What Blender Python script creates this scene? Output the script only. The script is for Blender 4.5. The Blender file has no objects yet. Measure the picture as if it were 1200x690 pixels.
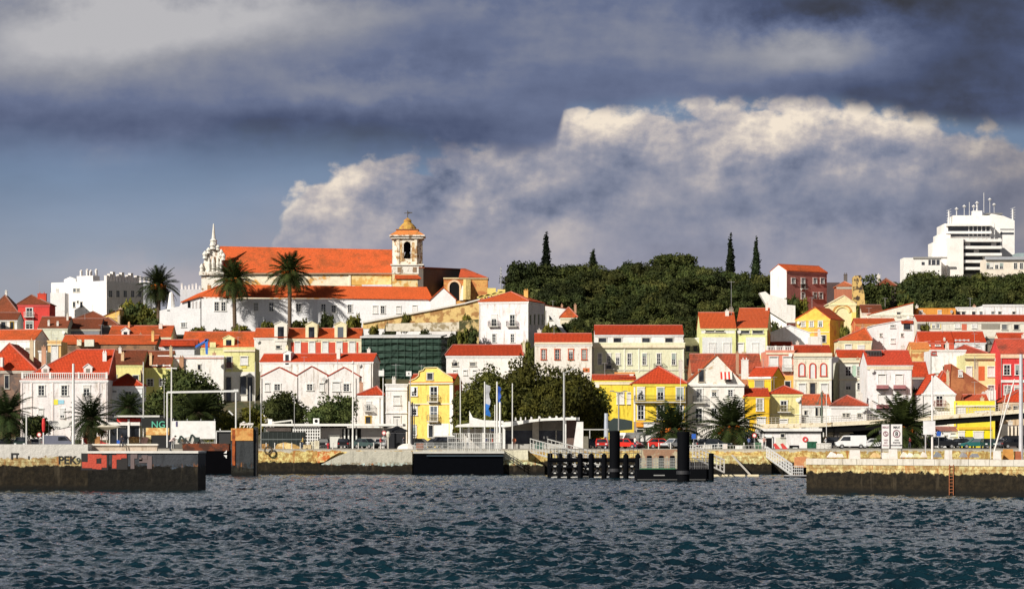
import bpy, math, random
import numpy as np
from mathutils import Vector, Matrix
random.seed(7)
S = bpy.context.scene
COL = S.collection
# ---------------------------------------------------------------- camera, sky, sun, exposure
F = 3403.0            # focal length in photo pixels (1200 wide)
CH = 5.0              # eye height above the water, on a ferry
HY = 513.0            # row of the horizon
cam = bpy.data.cameras.new('camera'); camo = bpy.data.objects.new('camera', cam); COL.objects.link(camo)
camo.location = (0, 0, CH); camo.rotation_euler = (math.radians(90), 0, 0)
cam.sensor_width = 36; cam.lens = 36*F/1200; cam.shift_y = (HY-345)/1200.0
cam.clip_start = 1; cam.clip_end = 20000
S.camera = camo
S.view_settings.view_transform = 'Standard'; S.view_settings.look = 'None'
S.view_settings.exposure = 0.18; S.view_settings.gamma = 1
SUN_AZ, SUN_EL = 44.0, 31.0           # sun behind the camera, to its left
sd = bpy.data.lights.new('sun', 'SUN'); sd.energy = 5.0; sd.angle = math.radians(0.5); sd.color = (1, .93, .82)
so = bpy.data.objects.new('sun', sd); COL.objects.link(so)
sdir = Vector((-math.sin(math.radians(SUN_AZ))*math.cos(math.radians(SUN_EL)), -math.cos(math.radians(SUN_AZ))*math.cos(math.radians(SUN_EL)), math.sin(math.radians(SUN_EL))))
so.rotation_euler = sdir.to_track_quat('Z', 'Y').to_euler(); so.location = (-200, -200, 200)

class NT:
    """small helper for node trees"""
    def __init__(s, tree): s.t = tree; s.n = tree.nodes; s.l = tree.links
    def new(s, typ, **kw):
        n = s.n.new(typ)
        for k, v in kw.items(): setattr(n, k, v)
        return n
    def put(s, sock, v):
        if isinstance(v, bpy.types.NodeSocket): s.l.new(v, sock)
        elif v is not None: sock.default_value = v
    def m(s, op, a, b=None, c=None, clamp=False):
        n = s.new('ShaderNodeMath', operation=op, use_clamp=clamp)
        s.put(n.inputs[0], a); s.put(n.inputs[1], b)
        if c is not None: s.put(n.inputs[2], c)
        return n.outputs[0]
    def mix(s, f, a, b, mode='MIX'):
        n = s.new('ShaderNodeMix', data_type='RGBA', blend_type=mode)
        s.put(n.inputs[0], f)
        for i, v in ((6, a), (7, b)):
            if isinstance(v, tuple) and len(v) == 3: v = (*v, 1)
            s.put(n.inputs[i], v)
        return n.outputs[2]
    def sm(s, x, a, b):
        n = s.new('ShaderNodeMapRange', interpolation_type='SMOOTHSTEP')
        s.put(n.inputs[0], x); s.put(n.inputs[1], a); s.put(n.inputs[2], b); n.inputs[3].default_value = 0; n.inputs[4].default_value = 1
        return n.outputs[0]
    def noise(s, vec, scale, detail=6, rough=.55, dist=0):
        n = s.new('ShaderNodeTexNoise'); s.put(n.inputs['Vector'], vec)
        n.inputs['Scale'].default_value = scale; n.inputs['Detail'].default_value = detail
        n.inputs['Roughness'].default_value = rough; n.inputs['Distortion'].default_value = dist
        return n.outputs['Fac']
    def ramp(s, f, stops):
        n = s.new('ShaderNodeValToRGB'); e = n.color_ramp.elements
        while len(e) < len(stops): e.new(.5)
        for el, (p, c) in zip(e, stops): el.position = p; el.color = (*c, 1) if len(c) == 3 else c
        s.put(n.inputs[0], f); return n.outputs[0]
    def curve(s, x, pts):
        n = s.new('ShaderNodeFloatCurve'); c = n.mapping.curves[0]
        while len(c.points) < len(pts): c.points.new(.5, .5)
        for p, (a, b) in zip(c.points, pts): p.location = (a, b)
        n.mapping.update(); s.put(n.inputs['Value'], x); return n.outputs[0]

W = bpy.data.worlds.new('World'); S.world = W; W.use_nodes = True
nt = NT(W.node_tree); nt.n.clear()
def world():
    out = nt.new('ShaderNodeOutputWorld'); bg = nt.new('ShaderNodeBackground'); nt.l.new(bg.outputs[0], out.inputs[0])
    bg.inputs[1].default_value = 0.1
    sky = nt.new('ShaderNodeTexSky', sky_type='NISHITA', sun_disc=False)
    sky.sun_elevation = math.radians(SUN_EL); sky.sun_rotation = math.atan2(sdir.x, sdir.y)
    tc = nt.new('ShaderNodeTexCoord'); sp = nt.new('ShaderNodeSeparateXYZ'); nt.l.new(tc.outputs['Generated'], sp.inputs[0])
    dx, dy, dz = sp.outputs
    ay = nt.m('MAXIMUM', nt.m('ABSOLUTE', dy), .06)
    # cloud chart: a runs along the horizon, b down from high cloud to the horizon (one unit = 1.68 degrees)
    a = nt.m('MULTIPLY_ADD', nt.m('DIVIDE', dx, ay), 34.03, 6.0)
    b = nt.m('SUBTRACT', 5.13, nt.m('MULTIPLY', nt.m('DIVIDE', dz, ay), 34.03))
    def vec(x, y, z=0.0):
        c = nt.new('ShaderNodeCombineXYZ'); nt.put(c.inputs[0], x); nt.put(c.inputs[1], y); nt.put(c.inputs[2], z); return c.outputs[0]
    P = vec(a, nt.m('MULTIPLY', b, 1.25))
    n1 = nt.noise(P, 1.1, 9, .58)            # puffs
    n2 = nt.noise(vec(a, b, 5.3), .55, 4, .5)     # large
    n3 = nt.noise(vec(nt.m('MULTIPLY', a, .32), b, 9.1), 1.0, 5, .5)   # stretched, for the deck
    n4 = nt.noise(vec(a, b, 2.2), 3.6, 6, .6)
    vo = nt.new('ShaderNodeTexVoronoi', feature='SMOOTH_F1'); vo.inputs['Scale'].default_value = 2.6; vo.inputs['Smoothness'].default_value = .35
    wv = nt.new('ShaderNodeVectorMath', operation='ADD'); nt.l.new(P, wv.inputs[0])
    nn = nt.new('ShaderNodeTexNoise'); nt.l.new(P, nn.inputs['Vector']); nn.inputs['Scale'].default_value = 1.6; nn.inputs['Detail'].default_value = 5
    sc = nt.new('ShaderNodeVectorMath', operation='SCALE'); nt.l.new(nn.outputs['Color'], sc.inputs[0]); sc.inputs['Scale'].default_value = .9
    nt.l.new(sc.outputs[0], wv.inputs[1]); nt.l.new(wv.outputs[0], vo.inputs['Vector'])
    puff = nt.m('SUBTRACT', 1.0, nt.m('MULTIPLY', vo.outputs['Distance'], 1.5), clamp=True)
    aw = nt.m('ADD', a, nt.m('MULTIPLY', nt.m('SUBTRACT', n2, .5), 1.6)); bw = nt.m('ADD', b, nt.m('MULTIPLY', nt.m('SUBTRACT', n1, .5), .9))
    def blob(cx, cy, rx, ry, amp, x=None, y=None):
        u = nt.m('DIVIDE', nt.m('SUBTRACT', x or aw, cx), rx); v = nt.m('DIVIDE', nt.m('SUBTRACT', y or bw, cy), ry)
        q = nt.m('ADD', nt.m('MULTIPLY', u, u), nt.m('MULTIPLY', v, v))
        return nt.m('MULTIPLY', nt.m('POWER', 2.718, nt.m('MULTIPLY', q, -1.0)), amp)
    def total(*bl):
        r = bl[0]
        for x in bl[1:]: r = nt.m('ADD', r, x)
        return r
    K = 10.0
    def c(r, g, bb): 
        f = lambda v: ((v/255+.055)/1.055)**2.4*K if v > 10 else 0
        return (f(r)*.9, f(g)*.9, f(bb)*.9)
    # open sky low on the left: thin grey-blue veil over the real sky
    low = nt.mix(nt.sm(b, 1.8, 3.6), c(108, 128, 158), c(150, 156, 170))
    low = nt.mix(.94, sky.outputs[0], low)
    low = nt.mix(nt.m('MULTIPLY', blob(2.0, 3.35, 1.4, .3, .75), nt.m('ADD', n1, .2)), low, c(180, 168, 170))
    low = nt.mix(1.0, low, nt.m('MULTIPLY_ADD', n3, .5, .75), 'MULTIPLY')
    low = nt.mix(nt.m('MULTIPLY', blob(2.9, 2.9, .8, .5, .45), nt.m('ADD', n1, .3)), low, c(160, 158, 170))
    # cumulus bank
    off = nt.new('ShaderNodeVectorMath', operation='ADD'); nt.l.new(P, off.inputs[0]); off.inputs[1].default_value = (-.14, -.24, 0)
    relief = nt.m('SUBTRACT', nt.noise(P, .85, 7, .52), nt.noise(off.outputs[0], .85, 7, .52))
    off2 = nt.new('ShaderNodeVectorMath', operation='ADD'); nt.l.new(P, off2.inputs[0]); off2.inputs[1].default_value = (-.035, -.055, 0)
    relief2 = nt.m('SUBTRACT', nt.noise(P, 4.2, 5, .6), nt.noise(off2.outputs[0], 4.2, 5, .6))
    an = nt.m('DIVIDE', a, 12.0)
    top = nt.m('MULTIPLY', nt.curve(an, [(0, .95), (.25, .68), (.272, .52), (.30, .42), (.34, .375), (.40, .36), (.48, .33), (.545, .24), (.6, .235), (.7, .24), (.88, .245), (.93, .27), (1, .30)]), 5.0)
    edge = nt.m('ADD', nt.m('SUBTRACT', b, top), nt.m('ADD', nt.m('MULTIPLY', nt.m('SUBTRACT', n1, .5), .95), nt.m('MULTIPLY', nt.m('SUBTRACT', puff, .5), .30)))
    cm = nt.m('MULTIPLY', nt.sm(edge, -.05, .11), nt.sm(a, 2.4, 3.9))
    lit = total(nt.m('MULTIPLY', nt.sm(edge, .6, .0), .2), nt.m('MULTIPLY', relief, nt.m('MULTIPLY_ADD', nt.sm(edge, 1.5, .2), 1.5, .5)), nt.m('MULTIPLY', relief2, nt.m('MULTIPLY_ADD', nt.sm(edge, 1.2, .1), .35, .15)), nt.m('MULTIPLY', nt.m('SUBTRACT', n1, .5), .7), nt.m('MULTIPLY', nt.m('SUBTRACT', n2, .5), 1.5), nt.m('MULTIPLY', nt.m('SUBTRACT', n4, .5), .3),
                blob(9.3, 1.50, 2.1, .34, .30), blob(7.0, 1.35, .8, .25, .22), blob(10.6, 1.95, 1.0, .3, .22), blob(6.6, 2.65, .9, .3, .22), blob(3.9, 2.4, .45, .5, .2), blob(4.9, 2.75, .9, .4, .15),
                blob(7.2, 2.2, 1.2, .3, -.08), blob(9.5, 2.5, 1.6, .2, -.22), blob(6.0, 2.35, .8, .2, -.1), blob(8.9, 1.85, .9, .2, -.16), .40)
    cc = nt.ramp(lit, [(0, c(96, 106, 130)), (.25, c(128, 134, 154)), (.48, c(154, 154, 166)), (.72, c(192, 184, 182)), (1, c(240, 226, 208))])
    cc = nt.mix(nt.m('MULTIPLY', nt.sm(b, 2.3, 3.4), .55), cc, c(168, 164, 175))
    cc = nt.mix(nt.m('MULTIPLY', nt.sm(a, 10.4, 12.0), .6), cc, c(112, 112, 124))
    skyc = nt.mix(cm, low, cc)
    # dark deck overhead
    db = nt.m('MULTIPLY', nt.curve(an, [(0, .36), (.1, .37), (.22, .37), (.33, .355), (.46, .365), (.54, .335), (.556, .25), (.62, .235), (.8, .24), (.9, .27), (1, .285)]), 5.0)
    de = nt.m('ADD', nt.m('SUBTRACT', db, b), nt.m('MULTIPLY', nt.m('SUBTRACT', n2, .5), .5))
    de = nt.m('ADD', de, nt.m('MULTIPLY', nt.m('SUBTRACT', n1, .5), .22))
    soft = nt.m('ADD', .30, nt.m('MULTIPLY', nt.sm(a, 6.2, 4.6), .5))
    dm = nt.m('DIVIDE', nt.m('ADD', de, nt.m('MULTIPLY', soft, .45)), soft, clamp=True)
    dm = nt.sm(dm, 0.0, 1.0)
    dl = total(nt.m('MULTIPLY', relief, .25), nt.m('MULTIPLY', nt.m('SUBTRACT', n3, .5), .85), nt.m('MULTIPLY', nt.m('SUBTRACT', n4, .5), .12), nt.m('MULTIPLY', nt.m('SUBTRACT', n1, .5), .32), blob(1.6, .25, 2.6, .55, .62), blob(.7, .75, 1.0, .5, .2), blob(4.1, .15, 2.4, .3, .22), blob(4.4, 1.05, 1.6, .28, .3), blob(9.6, .62, 1.1, .35, .42), blob(6.7, .55, 1.2, .5, .12),
               blob(3.6, 1.55, 2.6, .4, -.14), blob(11.2, .5, 1.6, 1.1, -.28), blob(10.9, 1.2, 1.6, .4, -.1), blob(9.6, .0, 1.6, .28, -.22), .34)
    dc = nt.ramp(dl, [(0, c(58, 60, 68)), (.2, c(76, 86, 114)), (.42, c(104, 114, 142)), (.7, c(146, 148, 158)), (1, c(184, 183, 186))])
    dc = nt.mix(nt.sm(b, -.4, -2.0), dc, nt.mix(nt.sm(nt.noise(vec(nt.m('MULTIPLY', a, .25), nt.m('MULTIPLY', b, .3), 3.0), 1.0, 5, .6), .42, .58), c(74, 90, 118), c(250, 250, 250)))  # bright patches above the view, added to brighten the water
    dc = nt.mix(nt.sm(b, -8.0, -15.0), dc, c(44, 50, 64))  # unseen sky overhead darkened to cut the fill in the shadows
    skyc = nt.mix(dm, skyc, dc)
    nt.l.new(skyc, bg.inputs[0])
world()

# ---------------------------------------------------------------- pixel <-> world
def U(px, Y): return (px-600)/F*Y
def V(py, Y): return CH-(py-HY)/F*Y
def PT(px, py, Y): return Vector((U(px, Y), Y, V(py, Y)))

# ---------------------------------------------------------------- mesh builder
class MB:
    def __init__(s): s.v = []; s.f = []; s.mi = []
    def add(s, vs, fs, m=0):
        o = len(s.v); s.v += [tuple(v) for v in vs]
        for f in fs: s.f.append(tuple(i+o for i in f)); s.mi.append(m)
    def box(s, x0, x1, y0, y1, z0, z1, m=0):
        s.add([(x0,y0,z0),(x1,y0,z0),(x1,y1,z0),(x0,y1,z0),(x0,y0,z1),(x1,y0,z1),(x1,y1,z1),(x0,y1,z1)],
              [(0,3,2,1),(4,5,6,7),(0,1,5,4),(1,2,6,5),(2,3,7,6),(3,0,4,7)], m)
    def extr(s, pts, d, m=0):
        """closed prism: polygon pts (3D, planar) pushed along vector d"""
        n = len(pts); d = Vector(d); a = [Vector(p) for p in pts]; b = [p+d for p in a]
        nrm = Vector((0,0,0))
        for i in range(n): nrm += a[i].cross(a[(i+1) % n])
        if nrm.dot(d) > 0: a.reverse(); b.reverse()
        s.add(a+b, [tuple(range(n)), tuple(range(2*n-1, n-1, -1))] + [(i, i+n, (i+1) % n+n, (i+1) % n) for i in range(n)], m)
    def tube(s, p0, p1, r0, r1=None, n=8, m=0):
        r1 = r0 if r1 is None else r1; p0 = Vector(p0); p1 = Vector(p1); ax = (p1-p0).normalized()
        u = ax.orthogonal().normalized(); w = ax.cross(u)
        vs = [p0+(u*math.cos(2*math.pi*i/n)+w*math.sin(2*math.pi*i/n))*r0 for i in range(n)] + [p1+(u*math.cos(2*math.pi*i/n)+w*math.sin(2*math.pi*i/n))*r1 for i in range(n)]
        s.add(vs, [(i, (i+1) % n, (i+1) % n+n, i+n) for i in range(n)]+[tuple(range(n-1, -1, -1)), tuple(range(n, 2*n))], m)
    def bar(s, p0, p1, w, h=None, m=0):
        """square bar between two points"""
        h = h or w; p0 = Vector(p0); p1 = Vector(p1); ax = (p1-p0).normalized()
        u = ax.cross(Vector((0,0,1)))
        u = Vector((1,0,0)) if u.length < 1e-3 else u.normalized()
        w2 = u*(w/2); h2 = u.cross(ax).normalized()*(h/2)
        q = [-w2-h2, w2-h2, w2+h2, -w2+h2]
        s.add([p0+a for a in q]+[p1+a for a in q], [(0,3,2,1),(4,5,6,7),(0,1,5,4),(1,2,6,5),(2,3,7,6),(3,0,4,7)], m)
    def lathe(s, cx, cy, prof, n=12, m=0):
        o = len(s.v)
        for r, z in prof:
            for i in range(n): s.v.append((cx+r*math.cos(2*math.pi*i/n), cy+r*math.sin(2*math.pi*i/n), z))
        for k in range(len(prof)-1):
            for i in range(n):
                j = (i+1) % n; s.f.append((o+k*n+i, o+k*n+j, o+(k+1)*n+j, o+(k+1)*n+i)); s.mi.append(m)
        s.f.append(tuple(o+i for i in range(n-1, -1, -1))); s.mi.append(m)
        s.f.append(tuple(o+(len(prof)-1)*n+i for i in range(n))); s.mi.append(m)
    def mesh(s, name, mats):
        me = bpy.data.meshes.new(name); me.from_pydata(s.v, [], s.f)
        for m in (mats if isinstance(mats, (list, tuple)) else [mats]): me.materials.append(m)
        me.polygons.foreach_set('material_index', s.mi); me.update()
        return me
    def build(s, name, mats, parent=None, loc=None, rz=None):
        o = bpy.data.objects.new(name, s.mesh(name, mats)); COL.objects.link(o)
        if parent is not None: o.parent = parent
        if loc is not None: o.location = loc
        if rz is not None: o.rotation_euler.z = rz
        return o
def tag(o, label, cat, group=None, kind=None):
    if label: o['label'] = label
    if cat: o['category'] = cat
    if group: o['group'] = group
    if kind: o['kind'] = kind
    return o
def empty(name, loc, rz=0, label=None, cat=None, group=None):
    o = bpy.data.objects.new(name, None); COL.objects.link(o); o.location = loc; o.rotation_euler = (0, 0, rz); o.empty_display_size = .5
    return tag(o, label, cat, group)
def inst(name, me, parent, loc=(0,0,0), rz=0, sc=None):
    o = bpy.data.objects.new(name, me); COL.objects.link(o); o.parent = parent; o.location = loc; o.rotation_euler = (0, 0, rz)
    if sc: o.scale = sc
    return o
def copy_tree(o, parent=None):
    c = o.copy(); COL.objects.link(c); c.parent = parent
    for ch in [x for x in list(o.children)]: copy_tree(ch, c)
    return c
def link_structure(o): o['kind'] = 'structure'; return o

# ---------------------------------------------------------------- materials
MC = {}
def _mat(key):
    m = bpy.data.materials.new(key); m.use_nodes = True; t = NT(m.node_tree); b = t.n['Principled BSDF']; return m, t, b
def _pos(t):
    g = t.new('ShaderNodeNewGeometry'); return g.outputs['Position']
def _scaled(t, v, s):
    n = t.new('ShaderNodeVectorMath', operation='MULTIPLY'); t.l.new(v, n.inputs[0]); n.inputs[1].default_value = s; return n.outputs[0]
def _bump(t, b, h, strength, dist):
    n = t.new('ShaderNodeBump'); n.inputs['Strength'].default_value = strength; n.inputs['Distance'].default_value = dist
    t.put(n.inputs['Height'], h); t.l.new(n.outputs[0], b.inputs['Normal'])
def plain(color, rough=.6, metal=0, spec=.4):
    k = ('plain', color, rough, metal, spec)
    if k in MC: return MC[k]
    m, t, b = _mat('painted'); n = t.noise(_pos(t), 1.7, 4, .6)
    f = t.m('MULTIPLY_ADD', n, .5, .75)
    t.put(b.inputs['Base Color'], t.mix(1.0, (*color, 1), f, 'MULTIPLY'))
    b.inputs['Roughness'].default_value = rough; b.inputs['Metallic'].default_value = metal; b.inputs['Specular IOR Level'].default_value = spec
    MC[k] = m; return m
def stucco(color, dirt=.35):
    k = ('stucco', color, dirt)
    if k in MC: return MC[k]
    m, t, b = _mat('stucco'); p = _pos(t)
    n1 = t.noise(p, .35, 5, .6); n2 = t.noise(_scaled(t, p, (2.2, 2.2, .35)), 1.0, 5, .65); n3 = t.noise(p, 3.0, 3, .6)
    dirty = tuple(c*.62*w for c, w in zip(color, (1, .93, .82)))
    st = t.m('MULTIPLY', t.sm(n2, .5, .78), dirt*1.6, clamp=True)
    c = t.mix(st, color, dirty)
    c = t.mix(t.m('MULTIPLY', t.sm(n1, .54, .68), dirt*.9, clamp=True), c, tuple(min(.85, x*.72+y) for x, y in zip(color, (.10, .07, .03))))
    n9 = t.noise(_scaled(t, p, (1, 1, .7)), 1.1, 6, .7); c = t.mix(t.m('MULTIPLY', t.sm(n9, .60, .66), dirt*.55, clamp=True), c, tuple(x*.45+.05 for x in color))
    c = t.mix(1.0, c, t.m('MULTIPLY_ADD', n1, .5, .75), 'MULTIPLY')
    c = t.mix(1.0, c, t.m('MULTIPLY_ADD', n3, .44, .78), 'MULTIPLY')
    t.put(b.inputs['Base Color'], c); b.inputs['Roughness'].default_value = .92; b.inputs['Specular IOR Level'].default_value = .15
    _bump(t, b, n3, .4, .05); MC[k] = m; return m
def ragged(color, color2, scale=.55, th=.5):
    """worn wall: patches of bare stone or brick through the render"""
    k = ('ragged', color, color2, scale, th)
    if k in MC: return MC[k]
    m, t, b = _mat('worn_wall'); p = _pos(t)
    n1 = t.noise(p, scale, 7, .65); n2 = t.noise(p, scale*4, 4, .7)
    c = t.mix(t.sm(n1, th-.04, th+.05), color, color2); c = t.mix(1.0, c, t.m('MULTIPLY_ADD', n2, .8, .6), 'MULTIPLY')
    t.put(b.inputs['Base Color'], c); b.inputs['Roughness'].default_value = .95; b.inputs['Specular IOR Level'].default_value = .1
    _bump(t, b, n2, .6, .1); MC[k] = m; return m
def tiles(color, wear=.4):
    k = ('tiles', color, wear)
    if k in MC: return MC[k]
    m, t, b = _mat('roof_tiles'); p = _pos(t)
    tc = t.new('ShaderNodeTexCoord').outputs['Object']
    n1 = t.noise(p, .3, 5, .6); n2 = t.noise(_scaled(t, p, (3.5, 1.2, 1.2)), 1.6, 4, .7)
    wv = t.new('ShaderNodeTexWave', wave_type='BANDS', bands_direction='X'); t.l.new(tc, wv.inputs['Vector']); wv.inputs['Scale'].default_value = 1.3; wv.inputs['Distortion'].default_value = .4
    wz = t.new('ShaderNodeTexWave', wave_type='BANDS', bands_direction='Z'); t.l.new(tc, wz.inputs['Vector']); wz.inputs['Scale'].default_value = 1.1; wz.inputs['Distortion'].default_value = 1.0; wz.inputs['Detail'].default_value = 2
    old = tuple(c*f for c, f in zip(color, (.45, .75, .9)))
    oi = t.new('ShaderNodeObjectInfo').outputs['Random']; n7 = t.noise(p, 1.1, 4, .7)
    c = t.mix(t.m('MULTIPLY', t.sm(n1, .45, .68), wear*1.3, clamp=True), color, old); c = t.mix(t.m('MULTIPLY', t.sm(n7, .58, .72), wear*1.2, clamp=True), c, (.16, .10, .06)); c = t.mix(t.m('MULTIPLY', t.sm(n7, .42, .30), .5*wear, clamp=True), c, tuple(min(.8, q*1.25+.06) for q in color)); c = t.mix(1.0, c, t.m('MULTIPLY_ADD', oi, .36, .92), 'MULTIPLY')
    n5 = t.noise(p, 5.0, 2, .7)
    c = t.mix(1.0, c, t.m('MULTIPLY_ADD', n2, 1.3, .35), 'MULTIPLY'); c = t.mix(1.0, c, t.m('MULTIPLY_ADD', n5, .9, .55), 'MULTIPLY')
    c = t.mix(1.0, c, t.m('MULTIPLY_ADD', wv.outputs['Fac'], .3, .8), 'MULTIPLY')
    c = t.mix(1.0, c, t.m('MULTIPLY_ADD', wz.outputs['Fac'], .22, .88), 'MULTIPLY')
    t.put(b.inputs['Base Color'], c); b.inputs['Roughness'].default_value = .85; b.inputs['Specular IOR Level'].default_value = .2
    _bump(t, b, wv.outputs['Fac'], .5, .08); MC[k] = m; return m
def glass():
    if 'glass' in MC: return MC['glass']
    m, t, b = _mat('window_glass'); n = t.noise(_pos(t), .9, 2, .5)
    oi = t.new('ShaderNodeObjectInfo').outputs['Random']
    t.put(b.inputs['Base Color'], t.mix(t.sm(oi, .76, .80), t.ramp(n, [(.35, (.004, .005, .008)), (.65, (.04, .045, .055))]), t.ramp(oi, [(.8, (.30, .28, .24)), (1, (.10, .12, .15))]))); b.inputs['Roughness'].default_value = .12
    MC['glass'] = m; return m
def foliage(c1, c2, key='foliage'):
    k = (key, c1, c2)
    if k in MC: return MC[k]
    m, t, b = _mat('leaves'); p = _pos(t)
    n = t.noise(p, .55, 4, .6); n2 = t.noise(p, 4.0, 2, .6)
    f = t.m('ADD', t.m('MULTIPLY', t.sm(n, .35, .65), .6), t.m('MULTIPLY', t.sm(n2, .35, .7), .4))
    oi = t.new('ShaderNodeObjectInfo').outputs['Random']; n3 = t.noise(p, .22, 2, .5)
    cc = t.mix(1.0, t.mix(f, c1, c2), t.m('MULTIPLY_ADD', oi, 1.1, .45), 'MULTIPLY'); o7 = t.m('FRACT', t.m('MULTIPLY', oi, 7.3)); cc = t.mix(t.m('MULTIPLY', o7, .35), cc, t.mix(1.0, cc, (1.7, 1.25, .6), 'MULTIPLY')); cc = t.mix(1.0, cc, t.m('MULTIPLY_ADD', n3, 1.2, .4), 'MULTIPLY')
    t.put(b.inputs['Base Color'], cc); b.inputs['Roughness'].default_value = .7; b.inputs['Specular IOR Level'].default_value = .12
    MC[k] = m; return m
def harbour(tide, head=(.50, .47, .40), stone=(.50, .33, .14), weed=(.020, .015, .008), cap=.6):
    """quay masonry: concrete coping, ochre stone under it, weed below the tide line (world height tide)"""
    k = ('harbour', tide, head, stone, weed, cap)
    if k in MC: return MC[k]
    m, t, b = _mat('harbour_wall'); p = _pos(t)
    sp = t.new('ShaderNodeSeparateXYZ'); t.l.new(p, sp.inputs[0]); z = sp.outputs[2]
    n = t.noise(_scaled(t, p, (.8, .8, 1.6)), .8, 6, .7); n2 = t.noise(p, 2.2, 5, .7); n3 = t.noise(_scaled(t, p, (1.2, 1.2, .2)), 1.0, 4, .6)
    br = t.new('ShaderNodeTexBrick'); br.inputs['Scale'].default_value = .55; br.inputs['Mortar Size'].default_value = .02
    q = t.new('ShaderNodeCombineXYZ'); t.l.new(sp.outputs[0], q.inputs[0]); t.l.new(z, q.inputs[1]); t.l.new(q.outputs[0], br.inputs['Vector'])
    br.inputs['Color1'].default_value = (1, 1, 1, 1); br.inputs['Color2'].default_value = (.62, .58, .52, 1); br.inputs['Mortar'].default_value = (.62, .56, .48, 1)
    zz = t.m('ADD', z, t.m('ADD', t.m('MULTIPLY', t.m('SUBTRACT', n, .5), 1.3), t.m('MULTIPLY', t.m('SUBTRACT', n2, .5), .5)))
    st = t.mix(1.0, t.mix(t.sm(n2, .42, .6), tuple(c*.8 for c in stone), tuple(min(.86, c*(1.3+.5*k)) for k, c in enumerate(stone))), br.outputs['Color'], 'MULTIPLY')
    st = t.mix(t.sm(n3, .56, .7), st, (.40, .15, .04)); st = t.mix(1.0, st, t.m('MULTIPLY_ADD', t.noise(p, 6.0, 3, .7), 1.0, .5), 'MULTIPLY')
    hd = t.mix(t.m('MULTIPLY', t.sm(n3, .5, .72), .7), head, tuple(c*.5 for c in head))
    c = t.mix(t.sm(zz, tide+cap, tide+cap+.12), st, hd)
    wd = t.mix(t.sm(n2, .35, .7), tuple(c*.45 for c in weed), tuple(c*1.6 for c in weed))
    wd = t.mix(1.0, wd, t.mix(.6, (1, 1, 1), br.outputs['Color']), 'MULTIPLY'); wd = t.mix(t.m('MULTIPLY', t.sm(n3, .55, .7), .6), wd, (.07, .055, .035)); wd = t.mix(t.sm(z, .75, .2), wd, (.006, .006, .005))
    c = t.mix(t.sm(zz, tide+.06, tide-.08), c, wd)
    t.put(b.inputs['Base Color'], c); b.inputs['Roughness'].default_value = .85; b.inputs['Specular IOR Level'].default_value = .25
    _bump(t, b, n2, .8, .12); MC[k] = m; return m
WHITE = (.80, .79, .77); CREAM = (.80, .72, .54); YEL = (.82, .50, .05); LYEL = (.80, .68, .24); YGREEN = (.66, .62, .24)
PGREEN = (.70, .71, .52); RED = (.58, .06, .04); PINKW = (.80, .74, .76); OCHRE = (.66, .38, .12); BROWN = (.26, .13, .07); GREY = (.34, .35, .37)
RO = (.48, .085, .024); RR = (.43, .05, .016); RB = (.20, .055, .026)
DARK = plain((.006, .006, .007), .7, 0, .15); WP = plain((.78, .78, .76), .5); STEEL = plain((.45, .46, .47), .4, .3)
# ---------------------------------------------------------------- terrain height
_TY = [-100, 398, 470, 500, 540, 600, 660, 720, 800, 1000, 1200, 4000]
_TZ = [3.35, 3.35, 3.5, 6.5, 13.5, 22.5, 28.5, 31, 32, 32, 32, 25]
def ter(x, y):
    z = float(np.interp(y, _TY, _TZ))
    g = lambda cx, cy, h, sx, sy: h*math.exp(-((x-cx)/sx)**2-((y-cy)/sy)**2)
    w = min(1, max(0, (y-600)/80.0))
    return z+w*(g(35, 745, 11, 42, 65)+g(135, 785, 12, 50, 75))+g(185, 1120, 32, 150, 160)*w

# ---------------------------------------------------------------- houses
_wm = {}
def window_mesh(w, h, style):
    """frame, sill, bars (window) and the pane or shutter behind them; built flat to the wall, y=0 is the wall face"""
    k = (round(w, 1), round(h, 1), style)
    if k in _wm: return _wm[k]
    sur = {'d': (.78, .77, .74), 's': (.76, .75, .72), 'r': (.55, .10, .03), 'R': (.60, .07, .05), 'k': (.6, .58, .52), 'g': (.70, .70, .66), 'b': (.42, .36, .28), 'y': (.55, .35, .06)}[style[0]]
    f = MB(); t = .14 if w > .7 else .09
    f.box(-w/2-t, -w/2, -.09, .02, -.0, h); f.box(w/2, w/2+t, -.09, .02, -.0, h)
    f.box(-w/2-t-.04, w/2+t+.04, -.13, .02, h, h+.16); f.box(-w/2-t-.06, w/2+t+.06, -.2, .02, -.12, 0)
    if style[0] in 'drgR':
        b = MB(); b.box(-.03, .03, -.05, -.02, 0, h); b.box(-w/2, w/2, -.05, -.02, h*.62-.03, h*.62+.03); b.box(-w/2, w/2, -.05, -.02, h*.3-.02, h*.3+.02)
        b.box(-w/2, -w/2+.06, -.05, -.02, 0, h); b.box(w/2-.06, w/2, -.05, -.02, 0, h)
        bars = b.mesh('glazing_bars', WP if style[0] != 'R' else plain((.6, .58, .55)))
    else: bars = None
    p = MB(); p.box(-w/2, w/2, -.02, .01, 0, h)
    pm = glass()
    if style[0] == 's':
        p = MB(); p.box(-w/2, w/2, -.03, .01, 0, h-.18)
        for q in range(int(h/.16)): p.box(-w/2+.02, w/2-.02, -.05, -.03, .05+q*.16, .13+q*.16) if .13+q*.16 < h-.2 else None
        pm = plain((.74, .74, .73), .7)
        p.box(-w/2, w/2, -.005, .01, h-.18, h, 1)
        pm = [pm, DARK]
    _wm[k] = (f.mesh('window', stucco(sur, .1)), p.mesh('pane', pm), bars)
    return _wm[k]
_bal = {}
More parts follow.
